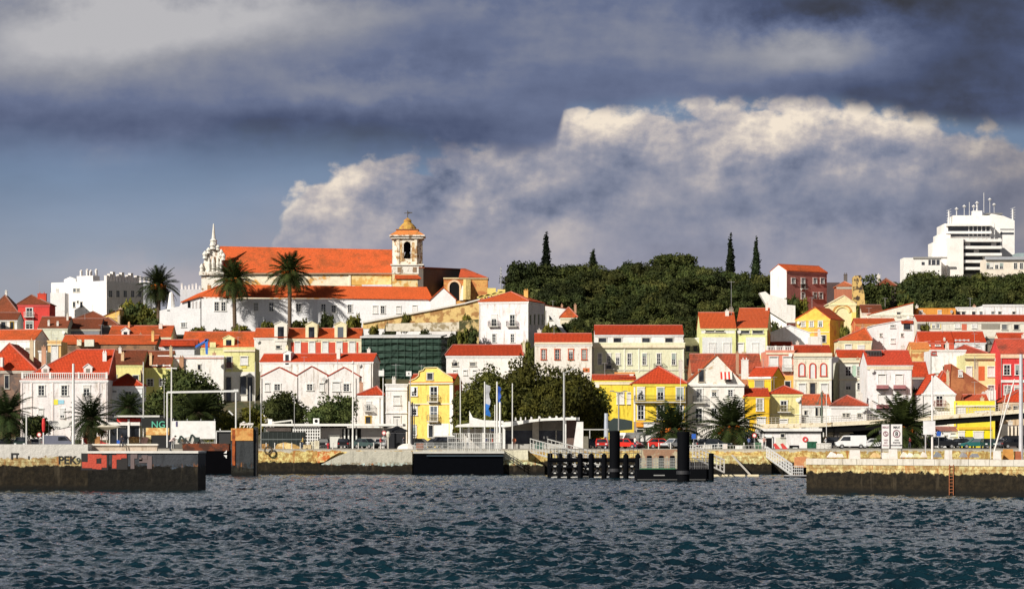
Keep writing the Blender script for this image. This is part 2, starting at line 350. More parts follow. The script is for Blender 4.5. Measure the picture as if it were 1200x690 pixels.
def balcony_mesh(w, col=(.03, .03, .03), h=.95):
    k = (round(w, 1), col, h)
    if k in _bal: return _bal[k]
    s = MB(); s.box(-w/2, w/2, -.75, .02, -.16, 0)
    for q in (-1, 1): s.extr([(q*w*.35-.06, 0, -.16), (q*w*.35-.06, -.5, -.16), (q*w*.35-.06, 0, -.6)], (.12, 0, 0))
    r = MB(); n = max(4, int(w/.16))
    for i in range(n+1): x = -w/2+.03+(w-.06)*i/n; r.box(x-.018, x+.018, -.73, -.70, 0, h)
    for y in (-.55, -.37, -.2):
        for q in (-w/2, w/2-.03): r.box(q, q+.03, y, y+.03, 0, h)
    r.box(-w/2, w/2, -.74, -.69, h, h+.06); r.box(-w/2, w/2, -.735, -.695, .08, .12)
    for q in (-w/2, w/2-.04): r.box(q, q+.04, -.69, .0, h, h+.05)
    _bal[k] = (s.mesh('balcony', stucco((.6, .58, .54))), r.mesh('railing', plain(col, .5)))
    return _bal[k]

class House:
    def __init__(s, label, x0, x1, ye, Y, wall, kind='gx', yr=None, roof=RO, d=9.0, xs=None, rot=0.0, name='house', cat='house', group=None, mat=None, cornice=True, wear=.4, over=.25, apex=None, zb=None, sx=None, rmat=None, base=None):
        s.Y = Y; r = s.r = math.radians(rot); s.kind = kind; s.label = label
        # corner where front meets the visible side (right side for rot>0)
        if rot >= 0:
            s.xc = x1; C = Vector((U(x1, Y), Y, 0)); a = (x0-600)/F
            w = (C.x-a*Y)/(math.cos(r)+a*math.sin(r))
            origin = C+Vector((-math.cos(r), math.sin(r), 0))*w
        else:
            C = Vector((U(x0, Y), Y, 0)); a = (x1-600)/F; q = -r
            w = (a*Y-C.x)/(math.cos(q)-a*math.sin(q)); origin = C
        if xs is not None:
            b = (xs-600)/F
            d = (b*Y-C.x)/(math.sin(r)-b*math.cos(r))if rot > 0 else abs((b*Y-C.x)/(math.sin(r)-b*math.cos(r)))
        s.w, s.d = w, d; s.C = C
        mid = origin+Vector((math.cos(-r), math.sin(-r), 0))*(w/2)
        s.M = Matrix.Translation(mid) @ Matrix.Rotation(-r, 4, 'Z')
        cs = [s.M @ Vector((x, y, 0)) for x in (-w/2, w/2) for y in (0, d)]
        zb_ = min(ter(c.x, c.y) for c in cs) if zb is None else zb
        s.z0 = zb_; s.M = Matrix.Translation((0, 0, zb_)) @ s.M; s.Mi = s.M.inverted()
        s.root = empty(name, s.M.translation, -r, label, cat, group)
        s.ze = V(ye, C.y)-zb_
        s.wallm = mat or stucco(wall, [.35, .6, .9, 1.2][(int(x0*7)+int(Y)) % 4] if Y < 620 else .35); s.roofm = rmat or tiles(roof, wear)
        h = s.ze; hw = w/2; yr = ye if yr is None else yr
        base = -.6
        wb = MB(); rb = MB(); ov = over
        if kind == 'gy':
            ax = 0 if apex is None else s.fx(apex)
            hr = V(yr, s.fY(s.px_of(ax)))-zb_; s.hr = hr
            wb.extr([(-hw, 0, base), (hw, 0, base), (hw, 0, h), (ax, 0, hr), (-hw, 0, h)], (0, d, 0))
            for q in (-1, 1):
                e = Vector((q*hw, 0, h)); p = Vector((ax, 0, hr)); dd = (e-p).normalized()*ov; nn = Vector((0, 0, .16))
                rb.extr([e+dd+Vector((0, -.12, 0)), p+Vector((0, -.12, 0)), p+nn+Vector((0, -.12, 0)), e+dd+nn+Vector((0, -.12, 0))], (0, d+.24, 0))
        elif kind == 'gx':
            hr = V(yr, C.y+d/2)-zb_; s.hr = hr
            wb.extr([(-hw, 0, base), (-hw, d, base), (-hw, d, h), (-hw, d/2, hr), (-hw, 0, h)], (w, 0, 0))
            for q in (0, 1):
                e = Vector((-hw-.1, q*d, h)); p = Vector((-hw-.1, d/2, hr)); dd = (e-p).normalized()*ov; nn = Vector((0, 0, .16))
                rb.extr([e+dd, p, p+nn, e+dd+nn], (w+.2, 0, 0))
            rb.tube((-hw-.1, d/2, hr+.12), (hw+.1, d/2, hr+.12), .14, n=6, m=1)
        elif kind == 'shed':
            hr = V(yr, C.y+d)-zb_; s.hr = hr
            wb.extr([(-hw, 0, base), (-hw, d, base), (-hw, d, hr), (-hw, 0, h)], (w, 0, 0))
            dd = (Vector((0, 0, h))-Vector((0, d, hr))).normalized()*ov
            rb.extr([Vector((-hw-.1, 0, h))+dd, (-hw-.1, d, hr), (-hw-.1, d, hr+.16), Vector((-hw-.1, 0, h+.16))+dd], (w+.2, 0, 0))
        elif kind == 'sx':      # one slope falling left to right (or right to left): yr = px row of the high end; apex = 'L' or 'R'
            hr = V(yr, C.y)-zb_; s.hr = hr
            hl, hh = (hr, h) if apex == 'L' else (h, hr)
            wb.extr([(-hw, 0, base), (hw, 0, base), (hw, 0, hh), (-hw, 0, hl)], (0, d, 0))
            rb.extr([(-hw-.15, -.12, hl), (hw+.15, -.12, hh), (hw+.15, -.12, hh+.16), (-hw-.15, -.12, hl+.16)], (0, d+.24, 0))
        elif kind == 'hip':
            inset = min(w, d)/2*.98
            hr = V(yr, C.y+d/2)-zb_; s.hr = hr
            wb.box(-hw, hw, 0, d, base, h)
            e = [(-hw-ov, -ov, h), (hw+ov, -ov, h), (hw+ov, d+ov, h), (-hw-ov, d+ov, h)]
            e2 = [(x, y, z+.14) for x, y, z in e]
            a = 0 if apex is None else s.fx(apex)
            if w > d: p0, p1 = (-hw+inset, d/2, hr), (hw-inset, d/2, hr)
            else: p0, p1 = (a, inset, hr), (a, d-inset, hr)
            if apex is not None and w > d: p0 = (a, d/2, hr); p1 = (max(a+.3, hw-inset*.3), d/2, hr) if sx is None else (s.fx(sx), d/2, hr)
            fs = [(3,2,1,0), (0,1,5,4), (1,2,6,5), (2,3,7,6), (3,0,4,7)]
            if w > d: fs += [(4,5,9,8), (5,6,9), (6,7,8,9), (7,4,8)]
            else: fs += [(4,5,8), (5,6,9,8), (6,7,9), (7,4,8,9)]
            rb.add(e+e2+[p0, p1], fs)
            for (cc, pp) in ((e2[0], p0), (e2[1], p1 if w > d else p0)): rb.tube(cc, pp, .13, n=5, m=1)
            if w > d: rb.tube(p0, p1, .13, n=5, m=1)
        elif kind == 'flat':
            s.hr = h
            wb.box(-hw, hw, 0, d, base, h-.5)
            wb.box(-hw, hw, 0, .25, h-.5, h); wb.box(-hw, hw, d-.25, d, h-.5, h); wb.box(-hw, -hw+.25, .25, d-.25, h-.5, h); wb.box(hw-.25, hw, .25, d-.25, h-.5, h)
            rb.box(-hw+.25, hw-.25, .25, d-.25, h-.5, h-.42)
            s.roofm = plain((.3, .28, .26), .9)
        s.wallo = wb.build('wall', s.wallm, s.root); s.roofo = rb.build('roof', [s.roofm, stucco(tuple(min(.75, c*.8+.12) for c in roof), .6)], s.root)
        if cornice:
            c = MB(); z = h-.28 if kind != 'flat' else h-.02
            c.box(-hw-.16, hw+.16, -.17, .003, z, z+.22)
            c.box(-hw-.08, hw+.08, -.09, .003, z-.2, z)
            if rot > 0: c.box(hw-.003, hw+.16, .003, d, z, z+.22)
            c.build('cornice', stucco(tuple(min(.82, x*1.05+.05) for x in wall) if wall[0] > .5 else (.62, .58, .5), .3), s.root)
    def px_of(s, lx):
        p = s.M @ Vector((lx, 0, 0)); return 600+p.x/p.y*F
    def t_of(s, px):
        a = (px-600)/F; r = s.r
        o = s.M @ Vector((-s.w/2, 0, 0)); dx, dy = math.cos(-r), math.sin(-r)
        return (a*o.y-o.x)/(dx-a*dy)
    def fx(s, px): return s.t_of(px)-s.w/2 if hasattr(s, 'M') else 0
    def fY(s, px):
        p = s.M @ Vector((s.fx(px), 0, 0)); return p.y
    def fz(s, px, py): return V(py, s.fY(px))-s.z0
    def win(s, pxs, y0, y1, wpx, style='d', bal=None, balcol=(.03, .03, .03)):
        for px in pxs:
            Y = s.fY(px); x = s.fx(px); z = s.fz(px, y1); h = max(.5, s.fz(px, y0)-z); w = max(.35, wpx/F*Y/math.cos(s.r))
            me, pa, bars = window_mesh(round(w, 1), round(h, 1), style)
            o = inst('window', me, s.root, (x, 0, z)); inst('shutter' if style[0] == 's' else 'pane', pa, o)
            if bars: inst('glazing_bars', bars, o)
            hv = (int(px*13)+int(y0*7)) % 10
            if style[0] in 'drg' and hv < 4 and h > .8: bl = MB(); q = (.35, .55, .75, .25)[hv]; bl.box(-w/2+.02, w/2-.02, -.075, -.055, h*(1-q), h-.02); bl.build('blind', plain([(.72, .70, .66), (.50, .46, .38), (.30, .36, .34), (.66, .66, .66)][(int(px)+hv) % 4], .8), o)
            if bal:
                bw = max(w+.5, bal/F*Y); b1, b2 = balcony_mesh(round(bw, 1), balcol); bo = inst('balcony', b1, s.root, (x, 0, z-.02)); inst('railing', b2, bo)
    def swin(s, n, y0, y1, w=.9, style='d'):
        """windows along the visible right side"""
        for i in range(n):
            y = s.d*(i+.5)/n; p = s.M @ Vector((s.w/2, y, 0)); z = V(y1, p.y)-s.z0; h = V(y0, p.y)-V(y1, p.y)
            me, pa, bars = window_mesh(round(w, 1), round(max(.5, h), 1), style)
            o = inst('window', me, s.root, (s.w/2, y, z), math.pi/2); inst('pane', pa, o)
            if bars: inst('glazing_bars', bars, o)
    def chim(s, px, y0, wpx, y1=None, dy=.45, color=(.72, .70, .66)):
        y = s.d*dy; p = s.M @ Vector((0, y, 0)); Y = p.y; x = U(px, Y)-p.x; zt = V(y0, Y)-s.z0; w = max(.35, wpx/F*Y)
        zb = V(y1, Y)-s.z0 if y1 else s.ze
        zb = min(zb, zt-.5)
        c = MB(); c.box(x-w/2, x+w/2, y, y+max(.5, w*.6), zb-.6, zt); c.box(x-w/2-.06, x+w/2+.06, y-.06, y+max(.5, w*.6)+.06, zt, zt+.12)
        for q in (-.25, .25): c.tube((x+q*w, y+.25, zt+.12), (x+q*w, y+.25, zt+.45), .09, n=6)
        c.build('chimney', stucco(color, .5), s.roofo)
    def dormer(s, px, y0, y1, wpx, color=WHITE, y=None, roofc=None, rh=.6):
        y = s.d*.12 if y is None else y; p = s.M @ Vector((0, y, 0)); Y = p.y; x = U(px, Y)-p.x; z1 = V(y1, Y)-s.z0; z0 = V(y0, Y)-s.z0; w = wpx/F*Y; h = z0-z1-rh
        c = MB(); c.extr([(x-w/2, y, z1-.3), (x+w/2, y, z1-.3), (x+w/2, y, z1+h), (x, y, z1+h+rh), (x-w/2, y, z1+h)], (0, s.d*.45-y if s.d*.45-y > .5 else 1.2, 0), 0)
        for q in (-1, 1): c.extr([(x+q*(w/2+.15), y-.12, z1+h-.05), (x, y-.12, z1+h+rh), (x, y-.12, z1+h+rh+.12), (x+q*(w/2+.15), y-.12, z1+h+.08)], (0, 2.0, 0), 1)
        do = c.build('dormer', [stucco(color, .2), tiles(roofc) if roofc else stucco(color, .2)], s.root)
        g = MB(); g.box(x-w*.24, x+w*.24, y-.03, y+.01, z1+.15, z1+h*.85); g.build('pane', glass(), do)
    def box(s, name, x0, x1, y0, y1, mat, out=.05, into=.01):
        """raised panel on the front given in photo pixels"""
        if name in ('lower_wall', 'panel', 'ground_floor'): out = .012
        X0, X1 = s.fx(x0), s.fx(x1); Z0, Z1 = s.fz(x0, y1), s.fz(x0, y0); c = MB(); c.box(X0, X1, -out, into, Z0, Z1); return c.build(name, mat, s.root)
    def balustrade(s, x0, x1, y0, y1, mat=None):
        X0, X1 = s.fx(x0), s.fx(x1); Z0, Z1 = s.fz(x0, y1), s.fz(x0, y0); c = MB(); mat = mat or stucco(WHITE, .2)
        c.box(X0, X1, -.02, .25, Z1-.14, Z1); c.box(X0, X1, -.02, .25, Z0, Z0+.1); n = int((X1-X0)/.32)
        for i in range(n+1): x = X0+.1+(X1-X0-.2)*i/max(1, n); c.tube((x, .11, Z0+.1), (x, .11, Z1-.14), .075, n=6)
        for i in range(4): x = X0+(X1-X0-.3)*i/3; c.box(x, x+.3, -.04, .27, Z0+.003, Z1+.08)
        c.build('balustrade', mat, s.root)
    def aerial(s, px, h=2.2, dy=.4):
        y = s.d*dy; p = s.M @ Vector((0, y, 0)); x = U(px, p.y)-p.x
        z = s.hr if s.hr > s.ze else s.ze
        c = MB(); c.tube((x, y, s.ze-.3), (x, y, z+h), .035, n=5)
        c.bar((x-.7, y, z+h-.2), (x+.7, y, z+h-.2), .04)
        for i in range(5): c.bar((x-.6+i*.3, y-.3, z+h-.2), (x-.6+i*.3, y+.3, z+h-.2), .03)
        c.build('aerial', STEEL, s.root)
    def pipe(s, px):
        x = s.fx(px); c = MB(); c.tube((x, -.08, -.3), (x, -.08, s.ze-.3), .06, n=6); c.build('drainpipe', plain((.42, .4, .37)), s.root)
_hi = House.__init__
HOUSES = []
def _init(s, *a, **k): _hi(s, *a, **k); HOUSES.append(s)
House.__init__ = _init
# ---------------------------------------------------------------- water, ground
def water_mat():
    m, t, b = _mat('river_water'); p = _pos(t)
    n = t.noise(_scaled(t, p, (1, .55, 1)), 2.6, 5, .7); n2 = t.noise(_scaled(t, p, (1, .6, 1)), .045, 3, .5); n3 = t.noise(_scaled(t, p, (1, .5, 1)), .5, 4, .6)
    t.put(b.inputs['Base Color'], t.mix(t.sm(n2, .35, .65), (.004, .020, .030), (.004, .014, .023)))
    b.inputs['Roughness'].default_value = .05; b.inputs['IOR'].default_value = 1.33; b.inputs['Specular IOR Level'].default_value = .5
    h = t.m('ADD', t.m('MULTIPLY', n, .5), t.m('MULTIPLY', n3, .9))
    _bump(t, b, h, 1.0, .18)
    return m
def water():
    rng = np.random.default_rng(5)
    nx = 880; ys = [84.0]
    while ys[-1] < 401: ys.append(ys[-1]*1.0013)
    ys[-1] = 404.0; ys = np.array(ys); ny = len(ys)
    u = np.linspace(-.24, .24, nx)
    X = u[None, :]*ys[:, None]; Y = np.repeat(ys[:, None], nx, 1)
    Z = np.zeros_like(X); DX = np.zeros_like(X); DY = np.zeros_like(X)
    for i in range(64):
        lam = .36*(5.0/.36)**(i/63.0); k = 2*math.pi/lam
        th = math.radians(250+rng.normal(0, 38)); a = .0125*lam*(.40 if lam > 2.6 else .58 if lam > 1.3 else 1.2)*rng.uniform(.6, 1.3)*1.0
        fade = np.clip((lam*330/np.maximum(Y, 1)-.55)/.6, 0, 1)
        ph = k*(X*math.cos(th)+Y*math.sin(th))+rng.uniform(0, 6.28)
        a_ = a*fade; Z += a_*np.cos(ph); s_ = a_*np.sin(ph)*.9; DX -= s_*math.cos(th); DY -= s_*math.sin(th)
    gust = .95+.13*np.sin(X*.11+Y*.05+1.3)+.10*np.sin(Y*.13-X*.07)
    Z *= gust
    e = np.minimum(1, np.minimum((u+.24)[None, :]*30, (.24-u)[None, :]*30)); ed = np.minimum(1, np.minimum((Y-84)/3, (404-Y)/3)); e = e*ed
    Z *= e; DX *= e; DY *= e
    co = np.stack([X+DX, Y+DY, Z], -1).reshape(-1, 3).astype(np.float32)
    idx = np.arange(nx*ny, dtype=np.int32).reshape(ny, nx)
    q = np.stack([idx[:-1, :-1], idx[:-1, 1:], idx[1:, 1:], idx[1:, :-1]], -1).reshape(-1, 4)
    # still water all round, joined to the chop edge to edge
    far = [(-3000, -1500), (3000, -1500), (3000, 404), (-3000, 404)]
    me = bpy.data.meshes.new('water'); nv = len(co); co = np.concatenate([co, np.array([(x, y, 0) for x, y in far], np.float32)])
    nf = len(q); loops = list(q.reshape(-1)); starts = list(range(0, nf*4, 4)); tot = [4]*nf
    extra = [[nv, nv+1, idx[0, -1], idx[0, 0]], [nv+1, nv+2, idx[-1, -1], idx[0, -1]], [nv+3, nv, idx[0, 0], idx[-1, 0]]]
    for f in extra: starts.append(len(loops)); loops += [int(v) for v in f]; tot.append(4)
    me.vertices.add(len(co)); me.vertices.foreach_set('co', co.reshape(-1))
    me.loops.add(len(loops)); me.loops.foreach_set('vertex_index', np.array(loops, np.int32))
    me.polygons.add(len(starts)); me.polygons.foreach_set('loop_start', np.array(starts, np.int32)); me.polygons.foreach_set('loop_total', np.array(tot, np.int32))
    me.update(calc_edges=True); me.validate()
    me.polygons.foreach_set('use_smooth', np.ones(len(me.polygons), bool))
    me.materials.append(water_mat()); o = bpy.data.objects.new('water', me); COL.objects.link(o); link_structure(o)
water()
def ground():
    m, t, b = _mat('hillside'); p = _pos(t)
    n = t.noise(p, .12, 6, .65); n2 = t.noise(p, .9, 4, .6)
    sp = t.new('ShaderNodeSeparateXYZ'); t.l.new(p, sp.inputs[0])
    soil = t.mix(t.sm(n2, .4, .65), (.045, .055, .02), (.12, .09, .045)); soil = t.mix(t.sm(n, .55, .7), soil, (.25, .17, .08))
    asph = t.mix(n2, (.10, .10, .095), (.18, .17, .15))
    c = t.mix(t.sm(sp.outputs[2], 3.7, 4.4), asph, soil)
    t.put(b.inputs['Base Color'], c); b.inputs['Roughness'].default_value = .95; _bump(t, b, n2, .6, .2)
    xs = [-3000, -1200, -600]+[-400+8*i for i in range(101)]+[600, 1200, 3000]
    ys = [402, 430, 455, 470]+[478+8*i for i in range(80)]+[1130, 1160, 1200, 1300, 1500, 2000, 3000, 4000]
    vs = [(x, y, ter(x, y)) for y in ys for x in xs]; n_ = len(xs)
    fs = [(j*n_+i, j*n_+i+1, (j+1)*n_+i+1, (j+1)*n_+i) for j in range(len(ys)-1) for i in range(n_-1)]
    me = bpy.data.meshes.new('hillside'); me.from_pydata(vs, [], fs); me.materials.append(m); me.polygons.foreach_set('use_smooth', [True]*len(fs)); me.update()
    o = bpy.data.objects.new('hillside_ground', me); COL.objects.link(o); link_structure(o)
ground()
QH = 3.35
# quay: top slab and wall along the shore
def quay():
    q = MB(); x0 = U(232, 398); q.box(-900, 900, 398, 402.3, -3, QH)
    o = q.build('quay', harbour(1.75, stone=(.66, .42, .14), cap=1.35)); link_structure(o)
    q = MB(); q.box(-900, 900, 399.5, 452, QH, QH+.13); o = q.build('promenade', plain((.30, .28, .24), .9)); link_structure(o)
    # broken sloping concrete apron, photo px 375..483
    def P(px, py, Y=396.5): return (U(px, Y), Y, V(py, Y))
    a = MB(); a.extr([P(368, 562), P(483, 562), P(483, 529), P(470, 528.6), P(411, 528.5), P(396, 534), P(380, 542), P(370, 547)], (0, 1.47, 0))
    o = a.build('concrete_apron', harbour(1.35, head=(.52, .50, .42), stone=(.5, .46, .36), cap=.2)); tag(o, 'pale sloping concrete apron of the quay between the car park and the dark landing stage', 'quay apron')
quay()
# ---------------------------------------------------------------- piers
def left_pier():
    Y = 274; m = harbour(2.35, head=(.60, .58, .54), cap=.75)
    t = empty('pier', (U(90, Y), Y, 0), 0, 'long stone pier at the left with graffiti and a weedy foot', 'pier')
    def lb(x0, x1, zt, zb, y0, y1, name, mat):
        q = MB(); q.box(x0-U(90, Y), x1-U(90, Y), y0-Y, y1-Y, zb, zt); return q.build(name, mat, t)
    lb(-160, U(103, Y), V(520.5, Y), -2, Y, Y+7, 'pier_wall', m)
    m2 = harbour(2.35, head=(.055, .06, .07), stone=(.05, .05, .055), weed=(.010, .009, .007), cap=.1)  # near-black end section: its shade is put into the stone colours
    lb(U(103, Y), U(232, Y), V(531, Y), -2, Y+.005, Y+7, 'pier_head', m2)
    lb(U(103, Y)+.003, U(232.5, Y), V(528.3, Y), V(530.8, Y), Y-.15, Y+7.1, 'coping', plain((.72, .70, .66), .8))
    lb(U(103, Y)+.003, U(181, Y), V(519.8, Y), V(521.8, Y), Y+2.6, Y+3.6, 'parapet_cap', plain((.66, .63, .56), .8))
    lb(U(103, Y)+.003, U(181, Y)-.1, V(521.8, Y)-.003, V(528.3, Y), Y+2.8, Y+3.4, 'parapet', stucco((.5, .42, .34), .8))
    return t
LP = left_pier()
def text(body, px, py, hpx, Y, color, name='lettering', parent=None, ext=.01, sx=1.0, bold=0.0, loc=None, rz=0):
    cu = bpy.data.curves.new(name, 'FONT'); cu.body = body; h = hpx/F*Y; cu.size = h*1.38; cu.extrude = ext; cu.offset = bold*h; cu.align_x = 'CENTER'
    o = bpy.data.objects.new(name, cu); COL.objects.link(o); dg = bpy.context.evaluated_depsgraph_get()
    me = bpy.data.meshes.new_from_object(o.evaluated_get(dg)); bpy.data.objects.remove(o)
    me.materials.append(plain(color, .8)); o = bpy.data.objects.new(name, me); COL.objects.link(o)
    o.rotation_euler = (math.radians(90), 0, rz); o.scale = (sx, 1, 1)
    w = Vector((U(px, Y), Y-.02, V(py+hpx/2, Y))) if loc is None else Vector(loc)
    if parent is not None: o.parent = parent; o.location = parent.matrix_basis.inverted() @ w if loc is None else w
    else: o.location = w
    return o
text('PEK', 79, 538.5, 9.5, 274, (.02, .02, .02), 'graffiti_letters', LP, bold=.035)
text('9', 92, 539.5, 7.5, 274, (.05, .06, .04), 'graffiti_letters', LP, bold=.03)
def graffiti():
    Y = 273.98; r = MB(); o0 = LP.location
    def blk(x0, x1, y0, y1, d=.0): r.box(U(x0, Y)-o0.x, U(x1, Y)-o0.x, Y-.03-d-o0.y, Y+.02-o0.y, V(y1, Y), V(y0, Y))
    for b in ((103, 108, 531.5, 548), (96, 103, 541, 548), (108.05, 113, 532, 549), (113.05, 116, 532, 537), (119, 125, 533, 547.5), (113.05, 119, 543, 549.5), (116.05, 119, 532, 536.5)): blk(*b)
    for b in ((131.5, 136.5, 533, 548.5), (136.55, 142, 532, 538), (142.05, 148.5, 531.5, 536.5)): blk(*b)
    r.build('graffiti_letters', ragged((.52, .09, .06), (.30, .08, .06), 1.2, .6), LP); e = MB(); e.v = []
    for (x0, x1, y0, y1) in ((95.2, 127, 530.8, 550.6), (130.6, 149.5, 530.9, 549.8)): e.box(U(x0, Y)-o0.x, U(x1, Y)-o0.x, Y-.012-o0.y, Y+.02-o0.y, V(y1, Y), V(y0, Y))
    e.build('graffiti_outline', plain((.025, .022, .022), .8), LP)  # black outline paint behind the letters
    r = MB()
    for b in ((153, 157.5, 532, 549), (157.4, 161, 532, 537)): blk(*b)
    r.build('graffiti_letters', plain((.16, .12, .12), .8), LP)
    r = MB()
    for b in ((163.05, 172.6, 538, 542), (166, 173, 533, 538.2), (172.5, 178, 534, 549), (163.05, 167, 536, 540)): blk(*b)
    r.build('graffiti_letters', plain((.16, .12, .12), .8), LP)
    r = MB()
    for b in ((13, 22, 530.5, 532.5), (13, 15, 532.55, 538), (19, 20.5, 532.55, 537), (33, 34.4, 534, 538)): blk(*b)
    r.build('graffiti_letters', plain((.03, .03, .03), .8), LP)
graffiti()
def right_pier():
    a = Vector((U(945, 262), 262, 0)); b = Vector((U(1290, 239), 239, 0)); ang = math.atan2(b.y-a.y, b.x-a.x); L = (b-a).length
    t = empty('pier', a, ang, 'long stone pier at the right with white coping and ochre blocks above a weedy foot', 'pier')
    q = MB(); q.box(0, L+60, 0, 9, -2, 2.62); q.build('pier_wall', harbour(1.95, stone=(.52, .33, .13), cap=1.6), t)
    q = MB(); x = 0
    rnd = random.Random(3)
    while x < L+50: w = rnd.uniform(1.6, 2.9); q.box(x, x+w-.03, -.08+rnd.uniform(0, .03), 1.4, 2.62, 3.16+rnd.uniform(-.02, .02)); x += w
    q.build('coping', stucco((.58, .55, .49), .9), t)
    q = MB(); q.box(0.02, L+60, 1.42, 9, 2.6, 3.12); q.build('deck', plain((.42, .22, .12), .9), t)
    # iron ladder
    l = MB(); x = L*(1124-945)/345.0
    for s in (-.22, .22): l.box(x+s-.03, x+s+.03, -.16, -.1, .1, 2.7)
    for i in range(9): l.box(x-.22, x+.22, -.16, -.12, .3+i*.28, .34+i*.28)
    l.build('ladder', plain((.35, .12, .05), .8), t)
right_pier()
# ---------------------------------------------------------------- the town, roughly back to front
H = House
# ---- far left, upper
h = H('house under a broad brown hipped roof at the upper left edge, ochre side wall', -14, 20, 366, 640, OCHRE, 'hip', 346, RB, d=10)
h.win([4], 367, 374, 4, 'k'); h.chim(7, 342, 2.5)
h = H('small house with dark window, below the brown hipped roof at the left edge', -8, 20, 374.5, 605, WHITE, 'gx', 367, RB, d=8); h.win([4], 377, 385, 5, 'k'); h.win([14], 377, 385, 4, 'y')
h = H('narrow red house with white balcony windows and a wide round-topped red chimney', 21, 58, 357, 622, (.66, .07, .06), 'hip', 345.5, RB, d=8, apex=34)
h.win([34.5], 361, 371, 7, 'd', bal=12, balcol=(.6, .6, .58)); h.win([34.5], 376, 385, 8, 'd'); h.chim(49, 344.5, 10, 357, .2, (.62, .08, .05)); h.aerial(46, 3)
h = H('tall white apartment block with stepped gable and white chimneys, left of the hill palms', 60, 125, 329, 705, (.82, .80, .80), 'flat', wear=.2, d=12, xs=168, rot=32, name='apartment_building', cat='apartment block', cornice=False)
h.win([87.5, 92], 338, 342, 3.2, 'k'); h.win([87, 95.5], 354, 360, 3, 'k'); h.win([91.3], 352.5, 355, 2, 'k'); h.swin(5, 341, 348, 1.3, 'd')
def steps():
    M = MB(); w2, d = h.w/2, h.d
    def X(px): return h.fx(px)
    # stepped gable screen
    M.box(X(75), X(89), -.02, .5, h.ze-.01, h.ze+(V(325.5, 700)-V(329, 700))); M.extr([(X(75), -.02, h.ze+.7), (X(82), -.02, h.ze+1.3), (X(89), -.02, h.ze+.7)], (0, .5, 0))
    M.box(X(90), X(109), -.02, 2.5, h.ze-.01, h.ze+1.4)
    M.build('parapet', h.wallm, h.root)
    for i, px in enumerate([93, 101, 105, 112]):
        h.chim(px, 318-i % 2, 2.2, 330, .15+.1*i, (.78, .74, .72))
    M = MB()
    for i in range(11):
        y = d*(.12+.082*i); M.box(w2-2.2, w2-1.4, y, y+.9, h.ze-.1, h.ze+1.3+.5*(i % 3)); M.box(w2-2.25, w2-1.35, y-.05, y+.95, h.ze+1.3+.5*(i % 3), h.ze+1.42+.5*(i % 3))
    M.build('chimney', stucco((.76, .72, .70), .5), h.root)
steps()
# a lower step at the left of the block
h = H('white lean-to block against the left side of the tall white apartment block', 59, 76, 343, 700, (.82, .80, .80), 'flat', d=6, cornice=False, name='apartment_annex', cat='building'); h.chim(67, 339.5, 3)
h = H('brown-roofed house at the foot of the white apartment block', 88, 125, 374, 640, OCHRE, 'hip', 365, RB, d=9)
h = H('ochre gable end with white trim beside the dark bushes on the hill', 121, 140, 371, 650, (.74, .50, .16), 'sx', 363, RB, d=7, apex='R')
h = H('pale green walled house with two white chimneys and a brown roof', 45, 79, 384, 600, (.66, .68, .56), 'gx', 372, RB, d=10); h.chim(57, 377, 2.4, 384, .05); h.chim(67.5, 378.5, 2.4, 384, .05)
h = H('house with shade painted into its grey wall and a brown tiled roof between the orange roofs', 79.5, 117, 385, 605, (.24, .25, .28), 'gx', 374, RB, d=10)  # grey of the wall is shade put into the colour
h = H('dark roofed house sloping down to the right below the bushes', 112, 138, 381, 610, (.20, .17, .16), 'hip', 372, RB, d=8)
h = H('house with a weathered orange roof and one white dormer, under the leftmost hill palm', 127, 200, 394.5, 580, CREAM, 'gx', 382.5, RO, d=11, wear=.8)
h.dormer(147, 384, 395.5, 9, WHITE, .6); h.chim(151, 379.5, 2, 386, .4, (.7, .4, .2)); h.chim(172, 395, 3, 404, .0, OCHRE)
h = H('long rough brown stone house under a long orange roof', 72, 183, 403, 562, (.24, .15, .09), 'gx', 393.5, RO, d=10, mat=ragged((.30, .18, .11), (.15, .10, .07)), cornice=False)
h.box('roof_terrace', 91, 96, 398, 405, stucco((.8, .76, .6)), 1.0); h.box('roof_terrace', 100, 111, 398, 406, stucco((.74, .76, .66)), 1.2); h.chim(179, 390, 3, 402, .1, (.75, .5, .2))
h = H('white house with a broad orange roof behind the leftmost red roof', -10, 41, 397.5, 556, WHITE, 'gx', 387, RO, d=10, xs=57, rot=16); h.win([24, 33], 409, 411, 5, 'k')
h = H('narrow white and orange house with cornice, beside the rough stone house', 56, 71.5, 400, 548, (.78, .50, .22), 'flat', d=8); h.win([64], 405, 424, 7, 's'); h.box('cornice', 55.5, 72, 403, 404.5, stucco(CREAM), .2); h.aerial(62, 1.5)
h = H('little white tower-like house in front of a grey wall, left of the red manor roof', 45.5, 54.5, 412, 530, WHITE, 'flat', d=5, name='house'); 
h = H('dark stone house under the big bright red roof at the left edge', -18, 42, 434, 500, (.20, .15, .13), 'hip', 403, RR, d=18, apex=6, mat=ragged((.26, .17, .13), (.14, .11, .10)))
h.box('skylight', 2, 5, 419, 430, WP, 1.6); h.win([8, 30], 440, 455, 5, 'k')
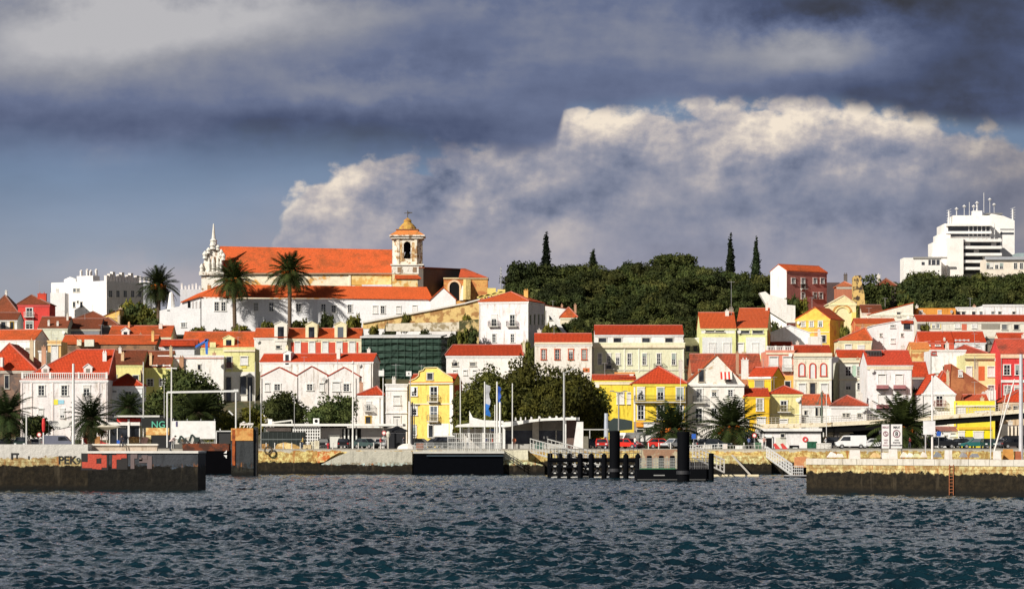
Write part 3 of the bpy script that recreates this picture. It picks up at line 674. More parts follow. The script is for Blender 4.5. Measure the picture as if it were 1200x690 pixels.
# ---- white manor
h = H('big white manor with balustrade, red hipped roof and white chimney, lower left', 24, 126, 445, 482, (.80, .76, .76), 'hip', 409.5, RR, d=11.5, apex=84, sx=129, name='manor', cat='house', over=.0, wear=.1)
h.balustrade(25, 126, 436.5, 444); h.dormer(53, 427, 437.5, 9, (.74, .70, .68), 1.3); h.dormer(103, 426.5, 437.5, 10, (.74, .70, .68), 1.3); h.chim(122.5, 413.5, 4.6, 442, .3, (.80, .78, .76))
h.win([48.5, 75.5, 101.5], 452, 463, 7, 'd'); h.win([73, 101], 479, 489, 5, 'd'); h.win([48], 479, 489, 5, 's')
for x in (24.5, 36, 61, 115, 123): h.box('pilaster', x, x+1.8, 446.5, 520, stucco((.80, .72, .70)), .1)
h.box('painted_sign', 61.5, 68, 468, 474, plain((.75, .68, .06)), .06); h.box('painted_sign', 68.2, 75, 468.5, 473, plain((.30, .58, .72)), .06)
h = H('yellow house with small brown chimneys on its roof, behind the pyramid-roofed cottage', 129, 167, 427, 520, (.80, .72, .30), 'gx', 411, RB, d=12); h.chim(143.5, 414.5, 3.6, 424, .1, (.7, .5, .3)); h.chim(176.5, 416, 3, 424, .1, (.7, .5, .3)); h.win([133.5, 159], 440, 449, 6, 'k')
h = H('white cottage with a red pyramid roof beside the manor', 127.5, 166.5, 452, 488, (.74, .77, .80), 'hip', 438, RR, d=5.5)
h.win([133], 458, 474, 7, 's'); h.win([150.5], 458.5, 470, 8, 'g'); h.box('pilaster', 142, 143, 454, 480, stucco((.7, .7, .7)), .08)
h = H('yellow-green house under a brown roof, left of the big dark round tree', 167.5, 200, 430, 523, (.72, .70, .26), 'gx', 412, RB, d=12); h.balustrade(176, 200, 427.5, 432); h.win([176], 444, 452, 7, 'g'); h.win([190], 444, 452, 6, 'd')
# ---- left middle
h = H('orange-roofed house with a small yellow dormer gable, below the white convent', 213, 299, 406.5, 575, (.74, .72, .36), 'gx', 389.5, RO, d=12, wear=.6)
h.dormer(268, 393, 407, 13, (.80, .76, .42), .3); h.box('pediment', 246, 253, 401, 407, stucco((.80, .76, .4)), .3)
h = H('white house with two small red roof strips and a glazed veranda', 187, 230, 406, 545, WHITE, 'gx', 399, RR, d=7); h.box('veranda', 192, 228, 407, 416, stucco((.66, .67, .70)), .4); h.box('veranda_roof', 190, 229, 400.5, 405.5, tiles(RR), 1.2)
h = H('white blank-walled house with one green window, behind the big dark round tree', 186, 262, 417.5, 527, WHITE, 'flat', d=9); h.win([233.5], 427, 433, 3.4, 'k'); h.box('cornice', 192, 262, 419, 420, stucco((.6, .3, .25)), .15); h.chim(212.5, 419.5, 5, 432, -.05, (.45, .25, .15))
h.box('panel', 228, 240, 424, 434, stucco((.72, .72, .70)), .06)
tag(h.root, 'white blank-walled house with one narrow dark window, behind the big dark round tree', 'house')
aw = MB(); aw.extr([PT(229, 405, 520), PT(243, 397, 520), PT(243, 399, 520), PT(229, 407.5, 520)], (0, 3, 0)); aw.extr([PT(240, 397.5, 520), PT(243.5, 397, 520), PT(243.5, 415, 520), PT(241, 415, 520)], (0, .3, 0))
tag(aw.build('tarpaulin', plain((.03, .16, .62), .6)), 'blue tarpaulin awning over a rooftop terrace left of the yellow dormer gable', 'tarpaulin')
h = H('yellow-green house with a flower balcony and dark arched doorways', 262.5, 298.5, 408, 530, (.74, .72, .34), 'flat', d=10); h.box('cornice', 262, 299, 409.5, 412, stucco(CREAM), .2)
h.win([268.5], 418, 431, 6, 'k', bal=10, balcol=(.3, .08, .06)); h.win([286], 418, 427, 8, 's'); h.box('lower_wall', 262.6, 298.4, 435.5, 500, stucco((.78, .77, .74)), .04); h.win([285], 441, 462, 7, 'k'); h.win([268, 293], 442, 470, 6, 'k'); h.box('sign', 283, 289, 429, 431, plain((.7, .6, .1)), .1)
# ---- long cream terrace with dormers
h = H('pale blank end of the cream terrace, with a tall white dormer', 298, 336, 395, 570, (.78, .75, .70), 'gx', 385.5, RO, d=9); h.dormer(329, 376.5, 398, 15, (.80, .77, .70), -.15); h.win([326], 405, 408, 5, 'k')
h = H('cream terrace with red wall panels, white shutters and two cream dormers', 336, 423.5, 396, 571, (.80, .72, .52), 'gx', 385.5, RO, d=9)
for x in (365, 399): h.dormer(x, 377, 397.5, 14, (.80, .72, .48), -.15)
for x0, x1 in ((341, 345), (352.5, 361), (370, 376), (385, 393), (401.5, 407.5), (417.5, 420)): h.box('panel', x0, x1, 401, 415, stucco((.62, .10, .06)), .03)
h.win([348.7, 365.5, 381, 397.5, 412.5], 400.5, 413, 6, 's')
h = H('green netting-covered building under scaffolding with a flat grey roof', 423.5, 517, 394, 558, (.03, .10, .07), 'flat', d=16, xs=524, rot=7, cornice=False, name='scaffolded_building', cat='building', mat=None)
def netting():
    m, t, b = _mat('scaffold_netting'); p = _pos(t)
    n = t.noise(_scaled(t, p, (.5, .5, 3)), .7, 5, .6); n2 = t.noise(p, .25, 4, .6)
    t.put(b.inputs['Base Color'], t.mix(t.sm(n, .45, .75), t.mix(n2, (.008, .030, .020), (.018, .058, .038)), (.06, .11, .085))); b.inputs['Roughness'].default_value = .7
    wv = t.new('ShaderNodeTexWave', wave_type='BANDS', bands_direction='Z'); t.l.new(p, wv.inputs[0]); wv.inputs['Scale'].default_value = .25; wv.inputs['Distortion'].default_value = 3
    _bump(t, b, t.m('ADD', wv.outputs['Fac'], n), 1, .5)
    h.wallo.data.materials[0] = m
    c = MB(); top = h.ze
    c.extr([(-h.w/2-.2, -.5, top-.25), (h.w/2, -.5, top-.25), (h.w/2, h.d, top+.35), (-h.w/2-.2, h.d, top+.35)], (0, 0, .3)); c.build('sheet_roof', stucco((.62, .62, .62), .6), h.root)
    c = MB(); rnd = random.Random(4)
    for i in range(12): x = -h.w/2+.4+i*(h.w-.8)/11; c.tube((x, -.25, -1), (x, -.25, top-.3), .05, n=5)
    for k in range(6): z = top-1-k*2.0; c.bar((-h.w/2, -.28, z), (h.w/2, -.28, z+rnd.uniform(-.1, .1)), .07)
    for k in range(3): x = -h.w/2+2+k*5; c.bar((x, -.3, top-9), (x+5, -.3, top-2), .05)
    c.build('scaffold_poles', plain((.03, .06, .045)), h.root)
netting()
# ---- white gabled range
h = H('long white house with a thin red roof and a grey end wall', 305, 437, 423, 512, (.79, .77, .75), 'gx', 415, RR, d=9, xs=445, rot=9); h.chim(397, 409, 4, 422, .1); h.chim(335, 407, 3, 418, .3, (.75, .7, .5)); h.dormer(335.5, 411, 428, 9, WHITE, -.1, rh=.3)
for i, (x0, xa, x1, p0, p1) in enumerate(((306, 327, 348, 430.5, 441), (348, 365, 384, 429.5, 440), (384, 403, 421, 430.5, 441))):
    h = H(['leftmost of three white gabled houses under the long red roof, behind the round trees', 'middle of three white gabled houses under the long red roof, behind the round trees', 'rightmost of three white gabled houses under the long red roof, by the grey wall'][i],
          x0, x1, p1, 498, (.80, .77, .76), 'gy', p0, RR, d=8, apex=xa, cornice=False, over=.12, group='three white gabled houses')
    if i < 2: h.win([xa-2], 450, 457, 7, 'd'); h.win([xa+12 if i else xa-14], 449, 458, 5, 's')
    else: h.win([406], 450, 458, 7, 'd'); h.win([394], 448, 458, 8, 's'); h.pipe(417)
h = H('small white house with faded red roof and balcony door, right of the round trees', 420, 448.5, 463, 474, (.80, .77, .73), 'hip', 452.5, RR, d=8, apex=441); h.win([432], 471, 481, 5, 'd', bal=10, balcol=(.4, .4, .38)); h.win([431.5], 488, 496, 6, 'y'); h.pipe(445)
h = H('narrow plain white house with shuttered windows, beside the yellow stepped-gable house', 452, 477, 451, 470, (.80, .78, .78), 'flat', d=9); h.win([465], 464, 474, 7, 's'); h.box('cornice', 451.5, 477.5, 483, 484.5, stucco(WHITE), .18); h.win([465], 488, 500, 8, 's')
h.box('parapet', 451.8, 477.2, 456, 457.5, stucco(WHITE), .12); h.chim(461.5, 444, 4, 452, .1); h.aerial(464, 3.5, .2)
# ---- yellow stepped gable
h = H('yellow three-storey house with a curved stepped gable and white balcony doors', 480, 531, 448.5, 466, (.84, .62, .16), 'gx', 439, RR, d=11, xs=541, rot=18, cornice=False, group=None)
def gable():
    z = lambda py: h.fz(505, py); x = h.fx; g = MB()
    g.extr([(x(x_), -.03, z(y_)) for x_, y_ in ((480, 449), (480.5, 446), (487, 443.5), (491, 440), (491.5, 435), (496, 434), (498, 431), (512, 430.5), (516, 433.5), (519, 436), (530, 443), (531, 449))][::-1], (0, .35, 0)); g.v = [(a, b+.04, c) for a, b, c in g.v]
    g.build('stepped_gable', h.wallm, h.root)
    g = MB(); pts = [(480.3, 446), (487, 443.5), (491, 440), (491.5, 435), (496, 434), (498, 431), (512, 430.5), (516, 433.5), (519, 436), (530.5, 443)]
    for a, b in zip(pts, pts[1:]): g.bar((x(a[0]), .05, z(a[1])+.05), (x(b[0]), .05, z(b[1])+.05), .5, .12)
    g.build('gable_coping', stucco((.78, .68, .4)), h.root)
gable()
h.win([504], 437, 444.5, 6, 'k'); h.box('cornice', 479.5, 531.5, 448.5, 450, stucco(CREAM), .3)
h.win([508.5], 453.5, 470, 8, 'd', bal=14, balcol=(.35, .28, .12)); h.win([508.5], 476.5, 493, 8, 'd', bal=14, balcol=(.35, .28, .12)); h.win([485.5], 454, 463.5, 6, 'd'); h.win([485.5], 476, 486, 6, 'd')
h.box('band', 480.2, 530.8, 472.5, 473.8, stucco(CREAM), .12); h.box('corner_quoins', 527, 531, 450.2, 520, stucco(WHITE), .07); h.box('lower_wall', 501, 526, 496, 512, stucco((.78, .77, .76)), .05); h.win([485, 505], 498, 512, 5, 'k')
o = MB(); o.box(h.w/2+.01, h.w/2+.06, .6, h.d, 0, h.ze-.3); o.build('end_wall', stucco((.50, .10, .05)), h.root)
h.win([485.5], 500, 509, 5, 'd')
# ---- white houses centre
h = H('white house with a long clean red roof, between the green netting and the dark trees', 523, 612, 416.5, 540, (.80, .78, .76), 'hip', 404, RR, d=9, apex=530, sx=611, wear=.1); h.win([533, 554], 424.5, 428.5, 6, 'k'); h.win([533, 545, 556], 434, 439, 4, 's'); h.chim(614, 402, 3, 414, .1, (.6, .55, .4))
h = H('tall pink-white house with a red pyramid roof, four windows and a grey side wall', 561.5, 619, 353, 600, (.80, .74, .76), 'hip', 341.5, RO, d=11, xs=638, rot=17, wear=.1)
h.win([579, 600.5], 369, 382, 6, 'd', bal=13); h.win([579, 600.5], 391.5, 401, 4.5, 'd'); h.chim(617, 341, 5, 350, .5, OCHRE); h.swin(4, 369, 380, .9, 'k')
for x in (562, 617.5): h.box('corner_quoins', x, x+1.6, 355, 404, stucco(WHITE), .05)
h = H('white lean-to house with a slanting white gable at the edge of the wood', 639, 664, 362, 640, WHITE, 'sx', 358, RB, d=8, apex='L', cornice=False); h.win([646], 370, 375, 5, 'k')
o = MB(); o.extr([PT(x, y, 618) for x, y in ((640, 364), (646, 365.5), (665, 391), (660, 391))], (0, .4, 0)); tag(o.build('boundary_wall', stucco(WHITE, .3)), 'white wall sloping steeply down beside the wood, right of the pink-white house', 'wall')
h = H('small house with a rust-orange tiled roof poking out at the edge of the dark wood', 657, 676, 372, 628, CREAM, 'hip', 360, RO, d=6, wear=.9)
h = H('white house with four orange-framed windows and a thin red roof', 627, 693.5, 402.5, 530, (.80, .76, .70), 'gx', 391.5, RR, d=9, wear=.1); h.win([637, 653, 669, 684.5], 409.5, 421, 5, 'r'); h.box('cornice', 626.5, 694, 401, 403, stucco(CREAM), .25); h.box('panel', 683, 691, 431, 436, plain((.6, .16, .05)), .05)
h = H('long pale green mansion with a red roof, attic windows and iron balconies', 694, 802, 402.5, 535, PGREEN, 'flat', d=12, name='mansion', cat='house'); 
h.win([703, 713.5, 724, 737.5, 755, 772, 789.5], 414, 427, 4.2, 'd'); h.win([713.5, 772], 427.5, 432, 6, 'k', bal=12); h.box('cornice', 693.6, 802.4, 404, 407.5, stucco(CREAM, .5), .35); h.box('band', 694, 802, 432.5, 434, stucco((.62, .62, .52)), .12)
for x in (694.3, 731, 748, 800): h.box('pilaster', x, x+1.4, 408, 436, stucco((.80, .80, .70)), .09)
a_ = H('x', 697.5, 800.5, 391.5, 539, WHITE, 'gx', 382, RR, d=8, wear=.05); attic = a_; attic.win([706, 723.5, 757, 784], 396, 401, 9, 'k')
attic.root['label'] = 'white attic storey with bright red roof set back on the long pale green mansion'; attic.root['category'] = 'attic storey'; attic.root.name = 'attic_storey'
h = H('narrow white and rust-stained house squeezed between the green mansion and the yellow-green house', 802.5, 821, 397, 545, WHITE, 'flat', d=8, mat=ragged((.76, .74, .7), (.5, .2, .1), .5, .58)); h.win([806, 815], 405, 412, 5, 'k', bal=8); h.win([807], 420, 428, 5, 'k')
for i, (a, b, ye, yr) in enumerate(((821, 862.3, 384, 367), (862.6, 899, 384, 362))):
    h = H(['left half of the yellow-green double house, lower orange roof and dark attic windows', 'right half of the yellow-green double house, taller orange roof and orange side wall'][i], a, b, ye, 540, (.74, .76, .36), 'gx', yr, RO, d=14 if i else 11, wear=.05, group='yellow-green double house', xs=904 if i else None, rot=6 if i else 0)
    if i == 0:
        h.box('panel', 822, 861, 385, 390.5, stucco((.76, .78, .76)), .05); h.win([832, 843.5], 386, 389, 10, 'k'); h.box('panel', 823, 858, 395, 416, stucco((.70, .72, .72)), .05); h.win([834.5, 851.5], 402, 416, 7, 's'); h.chim(857, 362, 5, 374, .5, (.3, .26, .2)); h.aerial(857, 6)
        o = h
    else:
        h.win([872, 888], 386, 390.5, 12, 'k'); h.win([868, 885], 402, 416, 6, 's'); h.box('panel', 874, 897, 395, 416, stucco((.70, .72, .72)), .03)
        q = MB(); q.box(h.w/2+.01, h.w/2+.06, .4, h.d-.2, -.5, h.ze+.3); q.build('end_wall', stucco((.62, .28, .07)), h.root)
# ---- front centre right
h = H('yellow house with a thin red roof and dark street canopy, beside the big tree', 695, 745, 445, 482, (.82, .66, .08), 'gx', 440, RR, d=8); h.box('band', 696, 744, 446, 450.5, stucco(CREAM), .12); h.win([727, 739], 460, 473, 7, 's'); h.box('cornice', 720, 744, 436, 438, stucco((.7, .3, .1)), .3)
h = H('yellow house with a red pyramid roof, white tall windows and a long iron balcony', 742.5, 804, 449.5, 468, (.84, .62, .06), 'hip', 429, RR, d=10, wear=.15); tag(h.root, 'yellow house with a red pyramid roof, white tall windows and a long dark balcony', 'house')
h.win([751, 774, 796.5], 454, 468, 7.5, 'd'); h.win([751, 774, 796.5], 475, 491, 7.5, 'd'); b1, b2 = balcony_mesh(round((h.w-.2), 1)); bo = inst('balcony', b1, h.root, (0, 0, h.fz(770, 470.5))); inst('railing', b2, bo)
h.box('ground_floor', 743, 803.5, 494, 524, stucco((.30, .26, .24)), .04); h.box('corner_quoins', 742.6, 744.5, 451, 494, stucco(WHITE), .06); h.box('shop_sign', 745.5, 754, 494.5, 500, plain((.80, .33, .03)), .5); h.box('shop_sign', 754.2, 767, 495, 500.5, plain((.78, .78, .76)), .5); h.win([750, 760], 503, 516, 7, 'k')
h.box('panel', 758, 767, 453, 468, stucco((.84, .70, .08)), .02)
h = H('old white house with a flaking patched gable and a red and white window awning', 804.5, 872, 450, 470, (.78, .74, .66), 'gy', 416.5, RO, d=10, apex=840, mat=ragged((.80, .77, .70), (.52, .40, .26), .7, .60), wear=.9)
h.box('cornice', 804, 872.5, 450, 452.5, stucco(WHITE), .25); h.box('lower_wall', 804.6, 871.9, 453, 520, stucco((.80, .77, .72)), .03)
h.win([822], 433.5, 447, 6, 'b'); h.win([854], 436, 447, 6, 'k'); h.win([819.5], 456, 471, 6.5, 'd', bal=15); h.win([837, 856], 457, 464, 6, 'd'); h.win([819], 478.5, 495, 8, 'd', bal=15); h.win([837, 856], 478, 489, 6, 'd'); h.win([866], 466, 476, 5, 's')
def awning():
    a = MB(); y0 = h.fz(850, 436); y1 = h.fz(850, 444.5); n = 6; x0, x1 = h.fx(844), h.fx(857.5)
    for i in range(n): a.extr([(x0+(x1-x0)*i/n, -.15, y0), (x0+(x1-x0)*(i+1)/n, -.15, y0), (x0+(x1-x0)*(i+1)/n, -1.1, y1), (x0+(x1-x0)*i/n, -1.1, y1)], (0, 0, .05), i % 2)
    a.build('awning', [plain((.60, .05, .03)), plain((.78, .76, .7))], h.root)
awning()
h = H('brown tiled house behind the old patched gable, with a white chimney block', 811, 893, 437, 492, (.50, .22, .12), 'gx', 415.5, (.40, .08, .04), d=12, wear=.9); h.chim(873, 422, 8, 440, -.25, (.8, .78, .75))
h = H('upper yellow house with its own red roof, stacked behind the narrow yellow house', 877, 904.5, 442.5, 486, (.82, .52, .04), 'gx', 431, RR, d=7, xs=919, rot=28); h.box('cornice', 877, 904.4, 441.5, 444, stucco(WHITE), .3); h.win([890], 446, 453, 9, 'b')
h = H('narrow deep yellow house with one white-framed brown window', 871.5, 901.5, 464, 470, (.84, .52, .03), 'gx', 456, RR, d=6.5, wear=.1); h.win([890.5], 467, 481, 7, 'd'); h.box('band', 871.6, 901.4, 483.5, 485, stucco((.6, .4, .05)), .05); h.win([892], 489, 497, 9, 's'); h.win([875], 491, 500, 4, 'd')
h = H('pale yellow house with a low red pyramid roof and one balcony window', 902, 939.5, 461.5, 472, (.80, .72, .34), 'hip', 452, RR, d=5, wear=.15); h.win([918.5], 469.5, 482, 7, 'd', bal=15, balcol=(.35, .28, .1)); h.win([918], 491, 500, 9, 's'); h.box('band', 902.3, 939.2, 485, 486, stucco(CREAM), .1); h.box('corner_quoins', 936.5, 939.4, 464, 520, stucco((.8, .78, .75)), .05)
h = H('salmon house with a cream rooftop balustrade and two tall white shutters', 897.5, 930.5, 411.5, 515, (.70, .26, .18), 'flat', d=10); h.balustrade(898, 930, 405.5, 411); h.win([906.5, 922.5], 418, 434, 9, 's', bal=12, balcol=(.5, .48, .45)); h.box('band', 897.6, 930.4, 413, 415, stucco(CREAM), .15)
h.box('ground_floor', 904, 930, 440, 470, stucco((.74, .42, .1)), .05); h.win([923], 447, 458, 6, 'k')
h = H('cream house with three red arched window surrounds and a red roof', 930.5, 974.5, 417, 514, (.80, .75, .62), 'gx', 405.5, RR, d=9); h.box('cornice', 930, 975, 413.5, 417.5, stucco(CREAM), .35)
def arches():
    for k, px in enumerate((939.5, 952.3, 965)):
        a = MB(); x = h.fx(px); z0 = h.fz(px, 440 if k != 1 else 443); z1 = h.fz(px, 429); r = .62
        a.box(x-r, x-r+.2, -.12, .0, z0, z1); a.box(x+r-.2, x+r, -.12, 0, z0, z1)
        for i in range(8):
            t0, t1 = math.pi*i/8, math.pi*(i+1)/8; a.extr([(x+math.cos(t)*q, -.12, z1+math.sin(t)*q) for t, q in ((t0, r-.2), (t0, r), (t1, r), (t1, r-.2))], (0, .12, 0))
        if k != 1: a.box(x-r-.05, x+r+.05, -.18, 0, z0-.15, z0-.003)
        o = a.build('arched_surround', stucco((.60, .08, .05)), h.root)
        p = MB(); p.extr([(x-r+.2, -.03, z0), (x+r-.2, -.03, z0), (x+r-.2, -.03, z1)]+[(x+math.cos(math.pi*i/8)*(r-.2), -.03, z1+math.sin(math.pi*i/8)*(r-.2)) for i in range(1, 8)]+[(x-r+.2, -.03, z1)], (0, .04, 0)); p.build('shutter', plain((.70, .72, .72)), o)
arches()
h.box('band', 930.6, 974.4, 444, 445.5, stucco(CREAM), .12); h.win([940, 966], 449.5, 461, 7, 's'); h.win([952.3], 448.5, 462, 6, 'b'); h.box('corner_quoins', 971.5, 974.4, 419, 470, stucco(WHITE, .2), .06)
h = H('narrow pale green house with a stone parapet and red roof, in the shade gap', 983, 1015, 424, 519, (.70, .72, .60), 'flat', d=9, mat=ragged((.74, .74, .66), (.40, .30, .18), .5, .6)); h.box('cornice', 982.8, 1015.2, 422, 425, stucco(CREAM), .25); h.win([994, 1007.5], 429.5, 440, 6.5, 'd'); h.box('band', 983, 1015, 444, 445.5, stucco(CREAM), .15); h.win([994, 1007.5], 448.5, 456, 6, 'd'); h.box('panel', 999, 1003.5, 428, 441, stucco((.45, .62, .5)), .03)
h = H('small red roof behind the stone parapet of the narrow pale green house', 982, 1015, 418.5, 530, CREAM, 'gx', 411, RR, d=6)
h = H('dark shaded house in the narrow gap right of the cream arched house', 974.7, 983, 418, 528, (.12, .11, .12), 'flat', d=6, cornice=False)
h = H('tall white house with a weathered red roof and pink-brown box balconies', 1016.5, 1069, 427, 492, (.78, .78, .80), 'gx', 411.5, (.50, .06, .03), d=11, wear=.4)
h.box('cornice', 1016, 1069.5, 427.5, 433, stucco((.72, .66, .5), .6), .12)
for x in (1033.5, 1053.5):
    for y in (439, 462): h.win([x], y, y+11.5, 8, 's'); h.box('box_balcony', x-6.5, x+7, y+12, y+16.5, stucco((.36, .16, .17)), .9); h.box('balcony_slab', x-6.8, x+7.3, y+16.6, y+18, DARK, 1.0)
pg = MB(); Yp = 495
pg.box(U(1015, Yp), U(1033, Yp), Yp, Yp+3, V(412, Yp), V(410.5, Yp))
for i in range(10): x = U(1016+i*1.8, Yp); pg.box(x, x+.1, Yp-.1, Yp+.05, V(419, Yp), V(411.5, Yp))
tag(pg.build('rooftop_trellis', plain((.07, .075, .075))), 'dark grey slatted trellis on the roof of the tall white house', 'trellis')
h = H('low white house with a brown-red tiled roof behind the footbridge, two tiny dark windows', 974, 1016, 475.5, 486, (.80, .78, .77), 'hip', 463, (.40, .07, .035), d=8, wear=.8); h.win([989, 993.5], 485, 488, 3, 'k'); h.win([1007], 485, 488, 4, 'k')
h = H('low white house with a rough orange-brown roof, left of the low brown-roofed house', 940, 973.5, 474, 487, (.76, .76, .74), 'gx', 463, (.5, .10, .04), d=7, wear=.9); h.win([957, 962], 476.5, 487, 3, 'k'); h.win([944], 481, 486, 3, 'k')
# ---- right, hillside
h = H('white house with a blunt gable and a grey-blue lean-to, above the salmon house', 903, 949, 390, 572, (.80, .80, .82), 'gy', 381.5, (.6, .6, .62), d=9, apex=925, cornice=False, rmat=stucco((.7, .7, .72)))
h = H('small white block with a chimney right of the blunt white gable', 950, 963.5, 394, 566, WHITE, 'flat', d=6, cornice=False); h.chim(960, 388, 3, 396, .1)
h = H('low red-roofed house between the white gable and the cream arched house', 931, 962, 412, 548, WHITE, 'hip', 404, RR, d=7)
h = H('strip of red roof right above the salmon house balustrade', 905, 929, 407.5, 552, WHITE, 'gx', 401.5, RR, d=6)
h = H('ochre gabled house with three small white windows and a dark side wall', 932.5, 972.5, 373.5, 592, (.80, .50, .08), 'gy', 360, RO, d=12, apex=955, xs=989, rot=24, mat=ragged((.80, .52, .10), (.66, .30, .10), .4, .55)); h.win([941.3, 951, 961.5], 376, 382.5, 4, 'd'); h.box('band', 933, 972, 389, 390, stucco(CREAM), .1); h.win([965], 393, 401, 5, 'k')
h = H('cream house with a big arched gable and yellow pediment', 972, 1003, 356, 612, (.80, .70, .42), 'gy', 346.5, (.7, .6, .4), d=9, apex=989, rmat=stucco((.74, .66, .46))); 
def arch2():
    for rr, cc in ((2.1, (.55, .28, .08)), (1.6, (.8, .66, .3))):
        a = MB(); x = h.fx(987); z = h.fz(987, 366)
        for i in range(10): t0, t1 = math.pi*i/10, math.pi*(i+1)/10; a.extr([(x+math.cos(t)*q, -.1-(.1 if rr < 2 else 0), z+math.sin(t)*q*.8) for t, q in ((t0, rr-.35), (t0, rr), (t1, rr), (t1, rr-.35))], (0, .1, 0))
        a.build('arch', stucco(cc), h.root)
arch2(); h.box('corner_quoins', 998, 1003, 366, 380, stucco((.82, .68, .2)), .3)
h = H('pinkish house with an orange roof on the hilltop, its blank white end towards the left', 922, 969, 317, 640, (.52, .20, .17), 'gx', 310.5, RO, d=9, xs=903, rot=-38)  # pinkish front holds its shade in the wall colour
h.win([929.5, 941, 955, 963.5], 326, 332, 4.2, 'd'); h.win([941], 333, 338, 4.5, 'k', bal=9); h.win([941, 955, 962], 343, 350, 4, 'd')
q = MB(); q.box(-h.w/2-.05, -h.w/2-.01, 0, h.d, 0, h.ze); q.extr([(-h.w/2-.05, 0, h.ze), (-h.w/2-.05, h.d, h.ze), (-h.w/2-.05, h.d/2, h.hr-.05)], (.04, 0, 0)); q.build('end_wall', stucco(WHITE), h.root)  # sunlit white put into the colour of the left end
def cwall(label, pts, Y, mat, d=.6, cat='wall', name='boundary_wall'):
    m = MB(); m.extr([PT(x, y, Y) for x, y in pts], (0, d, 0)); return tag(m.build(name, mat), label, cat)
cwall('white stepped wall running down the hill below the pinkish hilltop house', ((890, 343), (897, 341.5), (901, 345), (922, 351), (922, 357), (932, 358), (932, 378), (922, 378), (903, 366)), 618, stucco(WHITE), 3)
h = H('small brick-red house with a pyramid roof and a dark chimney on the ridge', 981, 1000, 336, 640, (.46, .17, .10), 'hip', 330, (.5, .14, .06), d=6); h.chim(991, 322, 4, 330, .4, (.15, .13, .12))
h = H('dark flat-roofed house on the ridge between the pinkish house and the brick-red one', 969, 984, 331, 660, (.10, .07, .07), 'flat', d=6, cornice=False)
cwall('ruined ochre stone tower on the ridge, pitted with dark holes', ((1000, 325), (1002, 323), (1009, 322.5), (1010, 332), (1013, 345), (1014, 358), (1000, 358)), 632, ragged((.70, .48, .18), (.07, .05, .04), .9, .53), 2.5, 'tower', 'ruined_tower')
h = H('white house with a sloping ochre-tiled roof rising to the right', 1021, 1070, 368, 604, (.78, .72, .60), 'sx', 355, RO, d=8, apex='R', mat=ragged((.80, .76, .66), (.6, .40, .2), .5, .6)); h.win([1053], 366, 371, 4, 'k')
h = H('house with a terracotta terrace roof and white columns below the ridge', 1010, 1034, 366, 610, (.74, .68, .6), 'gx', 358, RB, d=6)
h = H('white blank-walled building with slanting top and two small windows, right of an orange triangular roof', 1023, 1071, 382, 563, (.80, .80, .81), 'sx', 373, (.7, .7, .7), d=9, apex='R', cornice=False, rmat=stucco((.72, .72, .7)))
h.win([1046, 1046], 381, 384, 5, 's'); h.win([1046], 397, 402, 4, 's'); h.win([1063], 379, 386, 8, 'k'); h.box('roof_strip', 1056, 1070, 375.5, 379, tiles(RR), .3); h.win([1032, 1057], 392, 394, 1.5, 'k')
h = H('cream house under a triangular orange roof, left of the white blank building', 983, 1021, 399, 556, (.80, .70, .46), 'hip', 384, RO, d=8, apex=1016); h.win([1009], 405, 411, 7, 'd'); h.win([994], 404, 410, 7, 's')
h = H('orange rubble-walled house with a red roof strip behind the triangular roof', 1003, 1050, 379, 585, (.66, .30, .1), 'gx', 374, RO, d=8, mat=ragged((.7, .4, .15), (.6, .14, .07), .6))
h = H('orange building with two round windows on the right-hand slope', 1074, 1120, 361, 608, (.70, .30, .06), 'flat', d=8, cornice=False); h.win([1079, 1101], 364, 367.5, 3.5, 'd')
h = H('long white building with a line of small openings beside the orange building', 1120.2, 1152, 361, 610, WHITE, 'flat', d=8); h.win([1123, 1129, 1141, 1150], 365, 369, 4, 'k')
h = H('white building with three small dark windows at the right edge below the trees', 1152.3, 1215, 358, 609, (.79, .80, .83), 'flat', d=8); h.win([1163.5, 1171.5, 1188], 365, 368, 3.2, 'k')
h = H('long low house with a long red roof strip across the right-hand slope', 1075, 1215, 376.5, 592, (.74, .72, .64), 'gx', 370, RR, d=8, wear=.1); 
h.win([1088, 1094, 1099], 378.5, 384, 3.5, 'd'); h.win([1122, 1142], 377.5, 384, 5, 's'); h.win([1177, 1191], 380.5, 386, 6, 'k'); h.box('panel', 1090, 1103, 377.5, 385, stucco((.8, .68, .3)), .03); h.box('panel', 1075, 1088, 377.5, 386, stucco((.16, .15, .15)), .04); h.box('panel', 1150, 1172, 377, 386, stucco((.3, .28, .24)), .04); h.box('panel', 1127, 1133, 377, 387, stucco((.6, .16, .1)), .05)
h = H('red-walled house with two windows under a clean red roof on the right-hand slope', 1078, 1118, 400.5, 555, (.62, .12, .07), 'gx', 389.5, RR, d=8, wear=.1); h.win([1087, 1099], 400.8, 405, 5, 'd'); h.chim(1107, 398, 2, 404, .0)
h = H('white house sharing the clean red roof, right of the red-walled one', 1118.3, 1155, 400.5, 555, (.76, .78, .80), 'gx', 389.5, RR, d=8, wear=.1); h.win([1145], 400.8, 405, 4, 'd'); h.balustrade(1119, 1136, 398, 402, plain((.6, .62, .62)))
h = H('grey-fronted building squeezed beside the clean red roof, white terrace below', 1156, 1176, 395, 560, (.14, .15, .16), 'flat', d=7); h.box('terrace_wall', 1157, 1168, 404, 412, stucco((.78, .74, .76)), .6)
h = H('house with a plain red roof at the right edge of the slope', 1172, 1220, 401, 556, CREAM, 'gx', 391, RR, d=8)
h = H('hip-roofed brown house peeping over the white house, right-hand slope', 1111, 1157, 414.5, 538, YGREEN, 'hip', 404, (.42, .07, .04), d=8)
